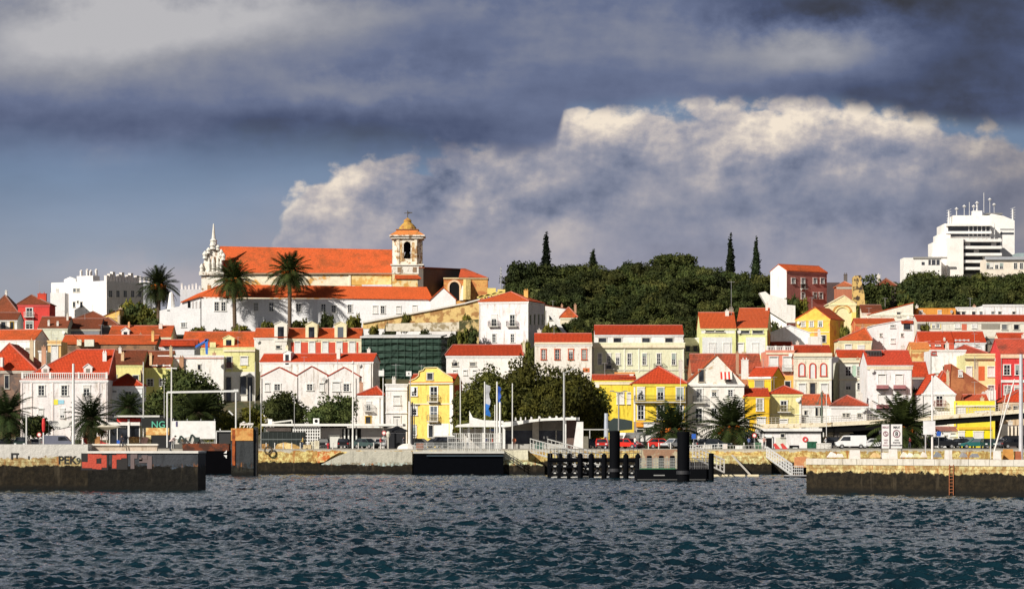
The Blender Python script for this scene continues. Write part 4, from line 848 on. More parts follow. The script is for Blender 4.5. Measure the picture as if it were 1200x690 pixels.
h = H('white flat-topped house with a small red window, above the bare brown gable', 1090, 1131.5, 411, 528, (.79, .79, .81), 'flat', d=8); h.win([1094.5], 412.5, 415.5, 4.5, 'R'); h.win([1108], 429, 437, 6, 'k'); h.win([1098], 437, 441, 5, 's')
h = H('ochre house end with rust-coloured terrace between the white houses', 1069, 1090, 409, 545, (.72, .46, .16), 'gx', 402, (.6, .2, .06), d=8, mat=ragged((.74, .54, .24), (.5, .2, .08), .6))
h = H('yellow-green house with white shutters and a heavy cornice, left of the red house', 1131, 1172.5, 415.5, 518, (.70, .66, .34), 'flat', d=10, mat=ragged((.72, .68, .36), (.5, .36, .16), .5, .62)); h.box('cornice', 1130.5, 1173, 419.5, 421.5, stucco((.30, .26, .16)), .3); h.win([1135.5], 430, 441, 6, 's'); h.win([1161.5], 430, 441, 7, 's'); h.win([1161.5], 452, 457, 7, 'd'); h.box('panel', 1144.5, 1154, 429, 446, stucco((.60, .14, .05)), .05)
h = H('bright red house with white-framed windows at the right edge', 1172.8, 1215, 414, 512, (.66, .06, .06), 'gx', 398, (.5, .08, .045), d=12, wear=.7); h.box('cornice', 1172.5, 1215, 415, 419.5, stucco((.80, .56, .4)), .2); h.win([1180, 1193.5], 428, 439, 7, 'd'); h.box('band', 1173, 1215, 445, 448, stucco(WHITE), .15); h.win([1181, 1193], 452, 462, 8, 'd')
h = H('bare brown plastered gable sloping down to the right with one tiny window', 1113, 1157, 455, 505, (.44, .17, .07), 'gy', 427, (.42, .10, .05), d=8, apex=1114.5, mat=ragged((.46, .18, .08), (.30, .10, .05), .35, .5), cornice=False); h.win([1125.5], 434.5, 441, 3.8, 'd')
h = H('orange-brown lean-to house left of the bare brown gable', 1101, 1113, 447, 506, (.55, .24, .08), 'hip', 434, RR, d=5); h.chim(1111.5, 445, 2.5, 458, -.05, WHITE)
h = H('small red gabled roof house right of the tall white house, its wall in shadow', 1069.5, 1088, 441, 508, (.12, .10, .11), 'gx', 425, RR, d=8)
h = H('white gabled house with a boxed balcony behind the white mast', 1081, 1119.5, 460.5, 486, (.80, .78, .78), 'gy', 438.5, RR, d=9, apex=1095, wear=.1); h.win([1101], 463, 476, 8, 'd', bal=14, balcol=(.3, .1, .06))
h = H('yellow flat-roofed building behind the footbridge, right of the white gabled house', 1120, 1166, 469.5, 484, (.84, .70, .06), 'flat', d=8, cornice=False); h.box('cornice', 1119.5, 1166.5, 474.5, 476.5, stucco(CREAM), .2); h.box('lower_wall', 1120.2, 1132, 477, 492, stucco((.76, .74, .72)), .05); h.box('lower_wall', 1142, 1165, 481, 492, stucco((.76, .74, .72)), .05)
h = H('white chimney-like block with a small door beside the yellow flat-roofed building', 1159, 1167, 457, 500, WHITE, 'flat', d=4, cornice=False); h.win([1162], 452+4, 470, 3, 's')
h = H('house with a sloping red roof in front of the bright red house', 1176, 1216, 471, 495, (.66, .50, .34), 'hip', 456, RR, d=10, apex=1200); h.win([1190], 476, 482, 5, 'k')
h = H('dark shed roof squeezed between the yellow building and the red-roofed house', 1131, 1158, 470, 494, (.3, .1, .06), 'gx', 463, (.5, .09, .04), d=5)
# houses under the footbridge
h = H('low white house with a door strip of red tiles under the footbridge', 1096, 1124, 504.5, 466, (.76, .76, .77), 'gx', 501, (.4, .16, .12), d=6, cornice=False); h.win([1108], 511, 514, 2, 'k'); h.win([1117], 507, 511, 6, 's')
h = H('bright yellow low building with two white-framed dark doors under the footbridge', 1123.5, 1163, 501, 465, (.84, .72, .02), 'flat', d=6); h.box('cornice', 1123, 1163.5, 500, 503, stucco((.82, .48, .05)), .2); h.win([1126.5], 505.5, 513, 6, 'd'); h.win([1146.5], 505.5, 519, 10, 'g')
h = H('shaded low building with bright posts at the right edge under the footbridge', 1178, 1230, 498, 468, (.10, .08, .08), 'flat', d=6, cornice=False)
for x in (1180, 1184.5, 1189, 1193): h.box('pillar', x, x+2, 499, 517, stucco((.80, .72, .60)), .5)
h.box('beam', 1180, 1200, 512.5, 515, stucco((.80, .78, .66)), .52)
h = H('low white quay building with a red lifebelt on its wall and a flat overhanging roof', 888, 962, 505, 437, (.78, .76, .76), 'flat', d=9, cornice=False, name='quay_building', cat='building')
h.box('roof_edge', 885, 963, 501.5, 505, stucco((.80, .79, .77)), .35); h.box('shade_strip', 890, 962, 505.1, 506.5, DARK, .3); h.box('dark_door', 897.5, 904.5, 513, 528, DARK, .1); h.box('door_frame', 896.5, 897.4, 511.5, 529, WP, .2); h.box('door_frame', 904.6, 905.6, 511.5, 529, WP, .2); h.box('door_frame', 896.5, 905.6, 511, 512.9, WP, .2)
h.win([890], 507, 512, 8, 'd'); h.win([917], 508, 512, 4, 'k'); h.box('panel', 909, 921, 512.5, 524, stucco((.66, .66, .58)), .08); h.box('hatch', 925, 936, 521.5, 531, DARK, .1); h.box('green_panel', 928.5, 934, 524.5, 531, plain((.04, .18, .10)), .16); h.box('notice', 929, 934.5, 524, 526.3, WP, .2)
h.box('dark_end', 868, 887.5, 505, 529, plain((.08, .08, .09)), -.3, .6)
o = MB()
for i in range(16):
    t0, t1 = 2*math.pi*i/16, 2*math.pi*(i+1)/16; cx, cz = h.fx(943.5), h.fz(943.5, 514.5); o.extr([(cx+math.cos(t)*q, -.12, cz+math.sin(t)*q) for t, q in ((t0, .2), (t0, .42), (t1, .42), (t1, .2))], (0, .1, 0))
o.build('lifebelt', plain((.62, .05, .05)), h.root)
# ---------------------------------------------------------------- church on the hill
CHM = ragged((.80, .74, .58), (.62, .34, .10), .28, .54)
def church():
    Y = 682; X0 = U(258, Y)
    t = empty('church', (U(360, Y), Y, ter(U(360, Y), Y)), 0, 'long baroque church with an orange roof and a domed bell tower on the hilltop', 'church')
    o = t.location
    def bx(name, x0, x1, y0, y1, Ya, d, mat, par=t):
        m = MB(); m.box(U(x0, Ya)-o.x, U(x1, Ya)-o.x, Ya-o.y, Ya+d-o.y, V(y1, Ya)-o.z, V(y0, Ya)-o.z); return m.build(name, mat, par)
    def L(px, py, Ya): return PT(px, py, Ya)-o
    nave = bx('nave_wall', 258, 459, 320, 372, Y, 16, CHM)
    bx('nave_panel', 412, 458.5, 321.5, 334, Y-.12, .13, ragged((.66, .40, .12), (.74, .56, .26), .3, .5)); bx('nave_panel', 424, 459, 333.5, 339, Y-2.2, 2.0, stucco((.66, .68, .76)))
    for x in (258.3, 335, 408.5): bx('pilaster', x, x+2.5, 321, 345, Y-.25, .26, stucco((.78, .73, .60)))
    m = MB(); dz = .35
    a = [L(257.5, 319.8, Y-.5), L(459.5, 322.2, Y-.5), L(459.5, 294, Y+8), L(257.5, 290, Y+8)]
    m.extr(a, (0, 0, .3)); b = [L(257.5, 290, Y+8), L(459.5, 294, Y+8), L(459.5, 318, Y+17), L(257.5, 316, Y+17)]; m.extr(b, (0, 0, .3)); m.tube(L(257.5, 289.6, Y+8), L(459.5, 293.6, Y+8), .22, n=6)
    m.build('nave_roof', tiles((.56, .105, .03), .5), t)
    m = MB(); m.box(U(257, Y)-o.x, U(459.5, Y)-o.x, -.6, .0, V(321.5, Y)-o.z, V(320, Y)-o.z); m.build('nave_cornice', stucco((.35, .26, .18)), t)
    # west front
    fm = ragged((.80, .77, .70), (.34, .24, .16), 1.1, .56); f = MB(); Yf = Y-1.5
    def fbox(x0, x1, y0, y1, d0=0, d=2.4): f.box(U(x0, Yf)-o.x, U(x1, Yf)-o.x, Yf-d0-o.y, Yf+d-o.y, V(y1, Yf)-o.z, V(y0, Yf)-o.z)
    fbox(236, 261, 322, 352); fbox(233.5, 262.5, 318.5, 322.5, .6, 3); fbox(240, 260.5, 300, 318.5, -.1); fbox(243.5, 257, 292, 300, -.1)
    f.extr([L(234.5, 318.4, Yf+.3), L(241, 318.4, Yf+.3), L(244, 293, Yf+.3), L(240.5, 299, Yf+.3), L(238.5, 308, Yf+.3)], (0, 1.5, 0)); f.build('facade', fm, t)
    f = MB()
    for x, yt, yb, r in ((236.5, 309, 318, .45), (262, 296, 305, .5), (240.5, 294, 303, .6), (244.5, 290, 297, .5), (249.5, 284, 292, .7), (255.5, 287, 293, .5), (259.5, 292, 300, .45), (250, 300, 318, .4), (245, 302, 318, .35), (255.3, 302, 318, .35), (259, 303, 318, .35)):
        p = L(x, yb, Yf); zt = V(yt, Yf)-o.z; h = zt-p.z
        f.lathe(p.x, p.y-.2, [(r, p.z), (r*.8, p.z+h*.3), (r*1.15, p.z+h*.55), (r*.7, p.z+h*.8), (.1, zt)], 8)
    f.lathe(L(250, 285, Yf).x, L(250, 285, Yf).y+.6, [(.85, V(287, Yf)-o.z), (.7, V(283, Yf)-o.z), (.9, V(282, Yf)-o.z), (.45, V(279.5, Yf)-o.z), (.12, V(262, Yf)-o.z)], 8)
    f.build('finials', stucco((.74, .72, .66), .6), t)
    f = MB(); f.box(U(243, Yf)-o.x, U(247, Yf)-o.x, Yf-.15-o.y, Yf-o.y, V(342, Yf)-o.z, V(334, Yf)-o.z); f.box(U(248, Yf)-o.x, U(252.5, Yf)-o.x, Yf-.05-o.y, Yf+.2-o.y, V(308, Yf)-o.z, V(301, Yf)-o.z); f.build('facade_niches', stucco((.45, .22, .10)), t)
    # tower
    Yt = Y-2.5; tm = ragged((.80, .74, .62), (.36, .22, .11), 1.0, .52); cx = U(477, Yt)-o.x; w = (U(495, Yt)-U(459, Yt))/2; cy = Yt+w-o.y
    zz = lambda py: V(py, Yt)-o.z
    m = MB(); m.box(cx-w*.97, cx+w*.97, cy-w*.97, cy+w*.97, -3, zz(321)); m.build('tower_base', ragged((.78, .66, .38), (.60, .34, .10), .5, .52), t)
    m = MB(); m.extr([(cx-w*.8, cy-w*.97-.4, zz(327)), (cx+w*1.02, cy-w*.97-.4, zz(327)), (cx+w*1.02, cy-w*.97+.1, zz(322)), (cx-w*.8, cy-w*.97+.1, zz(322))], (0, 0, .2)); m.build('tower_skirt_roof', tiles(RO), t)
    # belfry with a real opening on each face, corners cut
    m = MB(); zb, zt = zz(311), zz(278); oz0, oz1 = zz(303), zz(287); ow = w*.23; th = .8
    for k in range(4):
        R = Matrix.Rotation(math.pi/2*k, 4, 'Z'); T = Matrix.Translation((cx, cy, 0)) @ R; c = MB(); W_ = w*.92
        c.box(-W_+.9, -ow, -W_, -W_+th, zb, zt); c.box(ow, W_-.9, -W_, -W_+th, zb, zt); c.box(-ow, ow, -W_+.001, -W_+th, zb, oz0)
        for i in range(8):
            t0, t1 = math.pi*i/8, math.pi*(i+1)/8; xa, xb = -math.cos(t0)*ow, -math.cos(t1)*ow
            c.box(xa, xb, -W_+.001, -W_+th, oz1+math.sin((t0+t1)/2)*ow, zt)
        c.extr([(-W_, -W_+.9, zb), (-W_+.9, -W_, zb), (-W_+.9, -W_, zt), (-W_, -W_+.9, zt)], (.57, .57, 0))
        for xx in (-W_*.62, W_*.62): c.box(xx-.28, xx+.28, -W_-.16, -W_-.001, zb, zt)
        m.add([T @ Vector(v) for v in c.v], c.f)
    m.build('belfry', tm, t)
    for sx_ in (-1, 1):
        q_ = MB(); q_.box(cx+sx_*w*.42-.34, cx+sx_*w*.42+.34, cy-w*.92-.05, cy-w*.92+.02, zz(306), zz(284)); q_.build('niche_panel', ragged((.44, .24, .10), (.66, .50, .28), 1.6, .5), t)
        q_ = MB(); q_.box(cx+sx_*w*.5-.45, cx+sx_*w*.5+.45, cy-w-.06, cy-w+.02, zz(319), zz(313)); q_.build('niche_panel', stucco((.30, .20, .13)), t)
    m = MB()
    for py0, py1, k in ((311, 321, 1.0), (309.5, 311, 1.08)): m.box(cx-w*k, cx+w*k, cy-w*k, cy+w*k, zz(py1)+.002*k, zz(py0))
    m.build('lower_cornice', ragged((.78, .75, .68), (.30, .22, .15), 1.2, .56), t); m = MB()
    for py0, py1, k in ((276.5, 279.5, 1.06), (275.5, 277, 1.16)): m.box(cx-w*k, cx+w*k, cy-w*k, cy+w*k, zz(py1)+.002*k, zz(py0))
    m.build('upper_cornice', ragged((.78, .75, .68), (.30, .22, .15), 1.2, .56), t)
    m = MB(); m.box(cx-w*.5, cx+w*.5, cy-w*.5, cy+w*.5, zb, zz(300)); bl = m.build('belfry_floor', DARK, t)
    m = MB(); m.lathe(cx, cy, [(.85, zz(300)), (.8, zz(299)), (.5, zz(295)), (.35, zz(293.5)), (.05, zz(293))], 12); m.build('bell', plain((.10, .12, .07), .4, .8), t)
    m = MB(); m.box(cx-w*.3, cx+w*.3, cy-w*.3, cy+w*.3, zz(294), zt); m.build('bell_frame', DARK, t)
    def ring(k, z): return [(cx-w*k, cy-w*k, z), (cx+w*k, cy-w*k, z), (cx+w*k, cy+w*k, z), (cx-w*k, cy+w*k, z)]
    m = MB(); prof = [(1.14, 275.5), (.90, 272.5), (.72, 270.5), (.66, 269)]; vs = []
    for k, py in prof: vs += ring(k, zz(py))
    m.add(vs, [(i*4+j, i*4+(j+1) % 4, i*4+4+(j+1) % 4, i*4+4+j) for i in range(len(prof)-1) for j in range(4)]+[(3, 2, 1, 0), (12, 13, 14, 15)]); m.build('tower_roof', tiles((.66, .22, .06), .6), t)
    m = MB(); m.box(cx-w*.74, cx+w*.74, cy-w*.74, cy+w*.74, zz(269), zz(268)); m.build('tower_roof_rim', stucco((.30, .16, .08)), t)
    m = MB(); m.lathe(cx, cy, [(w*.60, zz(268)), (w*.56, zz(265.5)), (w*.42, zz(262.5)), (w*.27, zz(260)), (w*.22, zz(258.5)), (w*.27, zz(258)), (w*.20, zz(256)), (.12, zz(254))], 12); m.build('cupola', ragged((.52, .32, .08), (.36, .17, .07), 1.2, .54), t)
    m = MB(); zc = zz(254); m.tube((cx, cy, zc), (cx, cy, zz(245.5)), .1, n=6); m.bar((cx-.8, cy, zz(248.5)), (cx+1.1, cy, zz(248)), .14); m.extr([(cx+.1, cy, zz(247)), (cx+1.2, cy, zz(247.4)), (cx+.1, cy, zz(249.4))], (0, .08, 0)); m.build('weather_vane', plain((.08, .07, .06), .5), t)
    # transept and choir to the right, turned so its long face is in shade
    Yc = Y-1
    m = MB(); a = Vector((U(496, Yc-2), Yc-2, 0)); b = Vector((U(542, Yc+17), Yc+17, 0)); 
    m.extr([Vector((p.x, p.y, z))-o for p, z in ((a, 24), (b, 24), (b, V(316.5, Yc+17)), (a, V(314.5, Yc-2)))], (-7.4, 3.4, 0)); m.build('transept_wall', stucco((.11, .095, .085)), t)  # near-black: the shade of this face is put into its colour too
    m = MB(); m.extr([Vector((p.x+.3, p.y-.15, z))-o for p, z in ((a, V(314.4, Yc-2)), (b, V(316.4, Yc+17)))]+[Vector((p.x-7.4, p.y+3.4, z))-o for p, z in ((b, V(315.4, Yc+17)), (a, V(313.6, Yc-2)))], (0, 0, .3)); m.build('transept_roof', tiles(RB), t)
    Yd = Yc-4; cm = ragged((.66, .36, .12), (.48, .18, .07), .35, .5)
    m = MB(); m.box(U(520, Yd)-o.x, U(571.5, Yd)-o.x, Yd-o.y, Yd+12-o.y, -4, V(325.5, Yd)-o.z); m.build('choir_wall', cm, t)
    m = MB(); x0, x1 = U(537.5, Yd)-o.x, U(572.5, Yd)-o.x; y0 = Yd-.4-o.y; z = V(325.5, Yd)-o.z; zt = V(314.5, Yd+6)-o.z; xp = U(540, Yd+6)-o.x
    m.add([(x0, y0, z), (x1, y0, z), (x1, y0+12.8, z), (x0, y0+12.8, z), (xp, y0+6.4, zt), (xp+1.0, y0+6.4, zt)], [(3,2,1,0), (0,1,5,4), (1,2,5), (2,3,4,5), (3,0,4)]); m.build('choir_roof', tiles((.52, .09, .035), .7), t)
    m = MB(); m.box(U(519.5, Yd)-o.x, U(572, Yd)-o.x, -.3+Yd-o.y, Yd-.002-o.y, V(326.8, Yd)-o.z, V(325.4, Yd)-o.z); m.build('choir_cornice', stucco((.74, .60, .36)), t)
    m = MB(); xa = U(532.5, Yd)-o.x; r = 1.15; zb = V(352, Yd)-o.z; zc = V(336, Yd)-o.z; ya = Yd-.1-o.y
    m.extr([(xa-r, ya, zb), (xa+r, ya, zb)]+[(xa+math.cos(math.pi*i/10)*r, ya, zc+math.sin(math.pi*i/10)*r) for i in range(11)], (0, .05, 0)); m.build('arched_opening', DARK, t)
    m = MB()
    for i in range(10):
        t0, t1 = math.pi*i/10, math.pi*(i+1)/10; m.extr([(xa+math.cos(q)*rr, ya-.2, zc+math.sin(q)*rr) for q, rr in ((t0, r), (t0, r+.45), (t1, r+.45), (t1, r))], (0, .25, 0))
    m.box(xa-r-.45, xa-r, ya-.2, ya+.05, zb, zc); m.box(xa+r, xa+r+.45, ya-.2, ya+.05, zb, zc); m.build('arch_surround', stucco((.80, .55, .36)), t)
    m = MB(); xa = U(538.5, Yd)-o.x; m.extr([(xa, ya-.3, zb), (xa+1.3, ya-.3, zb), (xa+1.3, ya-.3, zc), (xa+.6, ya-.3, zc+.3)], (0, .1, 0)); m.build('door_leaf', stucco((.76, .74, .72)), t)
    for x0, x1, xt in ((541, 552, 543), (551, 560, 546)):
        m = MB(); p = [L(x0+(2 if x0 > 545 else 0), 354, Yd-4), L(x1, 354, Yd-4), L(xt+2, 327, Yd-.1), L(xt, 327, Yd-.1)]
        m.extr([Vector((p[3].x, Yd-o.y, p[3].z)), Vector((p[3].x, Yd-4.5-o.y, zb)), Vector((p[3].x, Yd-o.y, zb))], (1.1+(.6 if x0 < 545 else 0), 0, 0)); m.build('buttress', stucco((.72, .56, .24)), t)
    return t
CHURCH = church()
# ---- convent
def convent():
    Y = 645
    t = empty('convent', (U(360, Y), Y, ter(U(360, Y), Y)), 0, 'long white convent with an orange roof and a row of framed windows, below the church', 'convent')
    o = t.location; L = lambda px, py, Ya: PT(px, py, Ya)-o; wm = stucco((.80, .80, .82), .2)
    m = MB(); m.box(U(235, Y)-o.x, U(505, Y)-o.x, 0, 9, -6, V(350, Y)-o.z); m.extr([L(187, 392, Y), L(236, 392, Y), L(236, 347.5, Y), L(213, 354, Y), L(210, 359, Y), L(197, 361.5, Y), L(187, 364, Y)], (0, 6, 0)); m.build('wall', wm, t)
    m = MB(); m.extr([L(234, 348, Y-.4), L(507, 351, Y-.4), L(500, 337.5, Y+4.5), L(262, 334.5, Y+4.5)], (0, 0, .25)); m.extr([L(262, 334.5, Y+4.55), L(500, 337.5, Y+4.55), L(507, 348, Y+9.4), L(234, 345, Y+9.4)], (0, 0, .25)); m.extr([L(211.5, 355, Y-.4), L(234.2, 348, Y-.4), L(258, 335, Y+4), L(230, 346, Y+4)], (0, 0, .25))
    m.build('roof', tiles((.72, .13, .034), .15), t)
    gl = MB(); gy = Y-3; gl.extr([L(504, 395, gy), L(534, 395, gy), L(534, 351, gy), L(519.5, 337.5, gy), L(504, 352, gy)], (0, 8, 0)); gl.build('gable_wing', stucco((.82, .81, .82), .1), t)
    gr = MB(); gr.extr([L(503, 352.5, gy-.2), L(519.5, 337, gy-.2), L(519.5, 335.8, gy-.2), L(502, 351.5, gy-.2)], (0, 8, 0)); gr.extr([L(519.5, 337, gy-.2), L(535, 351.5, gy-.2), L(535.5, 350.8, gy-.2), L(519.5, 335.8, gy-.2)], (0, 8, 0)); gr.build('gable_wing_roof', tiles(RO), t)
    m = MB(); m.box(U(517, gy)-o.x, U(518.3, gy)-o.x, gy-.05-o.y, gy+.02-o.y, V(363, gy)-o.z, V(361, gy)-o.z); m.box(U(523, gy)-o.x, U(528, gy)-o.x, gy-.05-o.y, gy+.02-o.y, V(361, gy)-o.z, V(360, gy)-o.z); m.build('window', DARK, t)
    for px, y0, y1 in ((254, 354, 364), (262, 354, 364), (318, 355, 364.5), (350, 356, 365), (379, 356.5, 365), (391, 358, 366), (410, 357, 366), (439.5, 358.5, 367), (448.5, 358.5, 367), (467, 359, 367), (486, 358, 367), (300, 355, 364), (215, 378, 383)):
        z = V(y1, Y)-o.z; hh = V(y0, Y)-o.z-z; st = 'd' if px not in (439.5, 486, 467) else 's'
        me, pa, bars = window_mesh(1.0 if px < 400 else .9, round(hh, 1), st); w = inst('window', me, t, (U(px, Y)-o.x, -.01, z)); inst('pane', pa, w)
        if bars: inst('glazing_bars', bars, w)
    for x in (225, 229, 233): m = MB(); m.box(U(x, Y)-o.x, U(x+1.6, Y)-o.x, -.06, .02, V(361, Y)-o.z, V(353, Y)-o.z); m.build('slit', stucco((.62, .58, .58)), t)
    m = MB(); p = L(200, 364, Y); m.lathe(p.x, p.y+1.2, [(1.05, p.z-.8), (.95, p.z+.3), (.5, V(345, Y)-o.z), (.42, V(343, Y)-o.z), (.05, V(341.5, Y)-o.z)], 8); m.build('obelisk', stucco(WHITE, .2), t)
    m = MB(); m.box(U(220, Y)-o.x, U(223, Y)-o.x, -.08, .02, V(360.5, Y)-o.z, V(353, Y)-o.z); m.box(U(195.8, Y)-o.x, U(199, Y)-o.x, -.08, .02, V(364.2, Y)-o.z, V(363.2, Y)-o.z); m.build('window', DARK, t)
convent()
STONE = ragged((.72, .52, .22), (.40, .22, .09), .7, .5)
cwall('ochre rubble retaining wall with a pale sloping coping below the convent gable', ((425, 379), (500, 365), (520, 361), (562, 351), (562, 385), (425, 385)), 634, STONE, 1.5, 'retaining wall', 'retaining_wall')
cwall('pale coping line rising along the ochre rubble wall', ((425, 376.8), (500, 363), (545, 354.4), (562, 350), (562, 351.5), (545, 356), (500, 364.8), (425, 378.8)), 633.6, stucco((.74, .70, .64)), 1, 'coping', 'wall_coping')
cwall('weathered pale lower garden wall above the green netting building', ((452, 379), (553, 377), (553, 388), (452, 388)), 612, ragged((.70, .64, .52), (.34, .28, .18), .8, .52), 1, 'garden wall', 'garden_wall')
cwall('rubble pier of masonry beside the pink-white house, below the retaining wall', ((538, 376), (561, 374), (561, 405), (538, 405)), 606, ragged((.55, .42, .2), (.08, .08, .04), .6, .48), 1, 'garden wall', 'garden_wall')
def arcade():
    Y = 660; m = MB(); x = 560
    t = MB(); o = Vector((U(575, Y), Y, ter(U(575, Y), Y)))
    for i in range(4):
        x0 = 561+i*7.6; 
        for k in range(6):
            t0, t1 = math.pi*k/6, math.pi*(k+1)/6; cx, cz = U(x0+3.8, Y), V(351-i*1.6, Y)
            m.extr([(cx+math.cos(q)*r, Y, cz+math.sin(q)*r) for q, r in ((t0, .45), (t0, .95), (t1, .95), (t1, .45))], (0, .8, 0))
        m.box(U(x0-.8, Y), U(x0+1, Y), Y, Y+.8, V(362, Y), V(350-i*1.6, Y))
    m.extr([PT(559, 349.5, Y), PT(592, 341.5, Y), PT(592, 339.5, Y), PT(559, 347.5, Y)], (0, .9, 0))
    m.box(U(571, Y), U(581, Y), Y+2, Y+3, V(346, Y), V(337, Y)); m.box(U(583, Y), U(592, Y), Y+2, Y+3, V(345, Y), V(338.5, Y))
    tag(m.build('arcade', stucco((.78, .62, .20))), 'yellow arcaded garden wall behind the pyramid roof of the pink-white house', 'arcade wall')
arcade()
m = MB(); Y = 700; m.tube(PT(587, 345, Y), PT(587, 313, Y), .16, n=5); [m.box(U(586, Y), U(588, Y), Y-.4, Y-.2, V(y+2.6, Y), V(y, Y)) for y in (314, 318, 321.5)]
tag(m.build('antenna_mast', STEEL), 'thin antenna mast standing between the church and the wood', 'mast')
# ---- hospital complex
def hospital():
    Y = 1080; t = empty('hospital', (U(1125, Y), Y, ter(U(1125, Y), Y)), 0, 'big white multi-storey hospital with terraces, balconies and roof masts at the upper right', 'hospital'); o = t.location
    wm = stucco((.82, .80, .78), .15); dk = plain((.05, .055, .07), .4)
    def bx(name, x0, x1, y0, y1, Ya, d, mat): m = MB(); m.box(U(x0, Ya)-o.x, U(x1, Ya)-o.x, Ya-o.y, Ya+d-o.y, V(y1, Ya)-o.z, V(y0, Ya)-o.z); return m.build(name, mat, t)
    bx('low_wing', 1059, 1103, 302, 335, Y-14, 10, wm); bx('low_wing_windows', 1080, 1083.5, 307, 310.5, Y-14.1, .1, dk); bx('low_wing_windows', 1088, 1101, 304.5, 310.5, Y-14.1, .1, dk); bx('low_wing_rim', 1070, 1110, 301, 303.2, Y-14.4, .4, plain((.3, .29, .28)))
    for x in (1091, 1096.5): bx('mullion', x, x+.9, 304.5, 310.5, Y-14.25, .14, wm)
    bx('stepped_block', 1093, 1112, 284, 335, Y-6, 12, wm); bx('stepped_block', 1099, 1114, 275, 335, Y-2, 12, wm); bx('stair_tower', 1110, 1129, 279, 335, Y-10, 14, stucco((.84, .80, .77), .1))
    bx('main_block', 1107, 1161, 262, 335, Y, 20, wm); bx('roof_block', 1117, 1160, 252.5, 262, Y+4, 14, wm)
    m = MB(); L = lambda px, py, Ya: PT(px, py, Ya)-o
    m.extr([L(1159, 330, Y+3), L(1189, 330, Y+3), L(1189, 258.5, Y+3), L(1176, 253, Y+3), L(1162, 250.5, Y+3), L(1159, 253, Y+3)], (0, 16, 0)); m.build('end_block', stucco((.84, .82, .80), .1), t)
    bx('roof_rim', 1156, 1175, 249.6, 251.2, Y+5, 10, plain((.2, .2, .2))); bx('recess', 1172, 1188, 272.5, 274.8, Y+2.9, .1, dk); bx('recess', 1172, 1188, 268, 269.5, Y+2.9, .1, plain((.3, .3, .3)))
    # balcony floors
    for i, (a, b) in enumerate(((265, 272.5), (273.5, 277))): bx('window_band', 1111+2*i, 1161, a, b, Y-.1, .1, dk); 
    for y in (262.5, 271.5): bx('balcony', 1109, 1162, y-.5, y+2.2, Y-2, 2.1, wm)
    for i in range(5):
        y = 280+i*8.2; bx('balcony', 1128.5, 1174-(i > 2)*8, y, y+3.2, Y-9, 9, wm); bx('window_band', 1129, 1172, y+3.3, y+8, Y-4+.01*i, .1, dk)
    for i in range(7): bx('column', 1135+i*5, 1135.8+i*5, 262, 320, Y-.5, .3, plain((.6, .6, .6)))
    for i in range(4): bx('blind', 1131+i*10.2, 1137+i*10.2, 284.5+8.2*(i % 3), 288+8.2*(i % 3), Y-4.2, .1, wm)
    # masts, dishes
    for x, y0, y1, r in ((1112, 247, 263, .35), (1121, 243, 255, .2), (1130, 240, 253, .12), (1136, 237, 253, .12), (1145, 236, 252, .35), (1153, 226, 253, .12), (1160, 232, 252, .1), (1187, 245, 262, .4), (1165, 238, 252, .1), (1141, 240, 254, .15)):
        m = MB(); m.tube(L(x, y1, Y+6), L(x, y0, Y+6), r, n=5)
        if x in (1145, 1160, 1165, 1121, 1130, 1141): p = L(x, y0+2, Y+5.7); m.lathe(p.x, p.y, [(.1, p.z-.6), (.8, p.z), (.1, p.z+.6)], 8)
        if x in (1112, 1187): 
            for k in range(5): p = L(x, y0+k*3, Y+6); m.bar(p-Vector((.9, 0, 0)), p+Vector((.9, 0, .7)), .12)
        m.build('roof_mast', plain((.62, .62, .63)), t)
    bx('roof_plant', 1140, 1151, 247, 253.5, Y+5, 4, wm)
hospital()
h = H('cream block with flat grey roof and a row of windows, lower right of the hospital', 1156, 1225, 303, 1040, (.80, .72, .62), 'flat', d=14, name='apartment_building', cat='apartment block', cornice=False)
h.win([1158, 1162, 1168, 1173.5, 1190, 1197], 308, 315, 4, 'd'); h.box('roof_edge', 1154, 1215, 301, 304.5, plain((.36, .38, .42)), 1.0)
h = H('grey-green upper storey behind the cream block at the right edge', 1192, 1225, 296.5, 1060, (.30, .38, .40), 'flat', d=10, name='apartment_building', cat='apartment block', cornice=False)
h = H('distant white chimneyed apartment row behind the obelisk, between two hill palms', 211, 236, 339, 780, (.60, .60, .64), 'flat', d=12, name='apartment_building', cat='apartment block', cornice=False)
for i in range(6): h.chim(213+i*4.2, 333.5+(i*7 % 4), 2.2, 340, .2, (.78, .74, .74))
h = H('low distant apartment row with white chimneys behind the leftmost hill palm', 145, 182, 331, 800, (.40, .41, .44), 'flat', d=12, name='apartment_building', cat='apartment block', cornice=False)
for i in range(7): h.chim(130+i*5+14, 325+(i*5 % 4), 2.4, 332, .2, (.80, .76, .76))
h = H('brown-roofed veranda house with white posts among the hilltop trees at the right', 1029, 1050, 335, 655, (.10, .08, .07), 'hip', 326.5, RB, d=8, cornice=False); h.box('fascia', 1028, 1045, 335, 337.5, plain((.36, .35, .34)), .4); h.box('post', 1036, 1041, 340, 353, WP, .3)
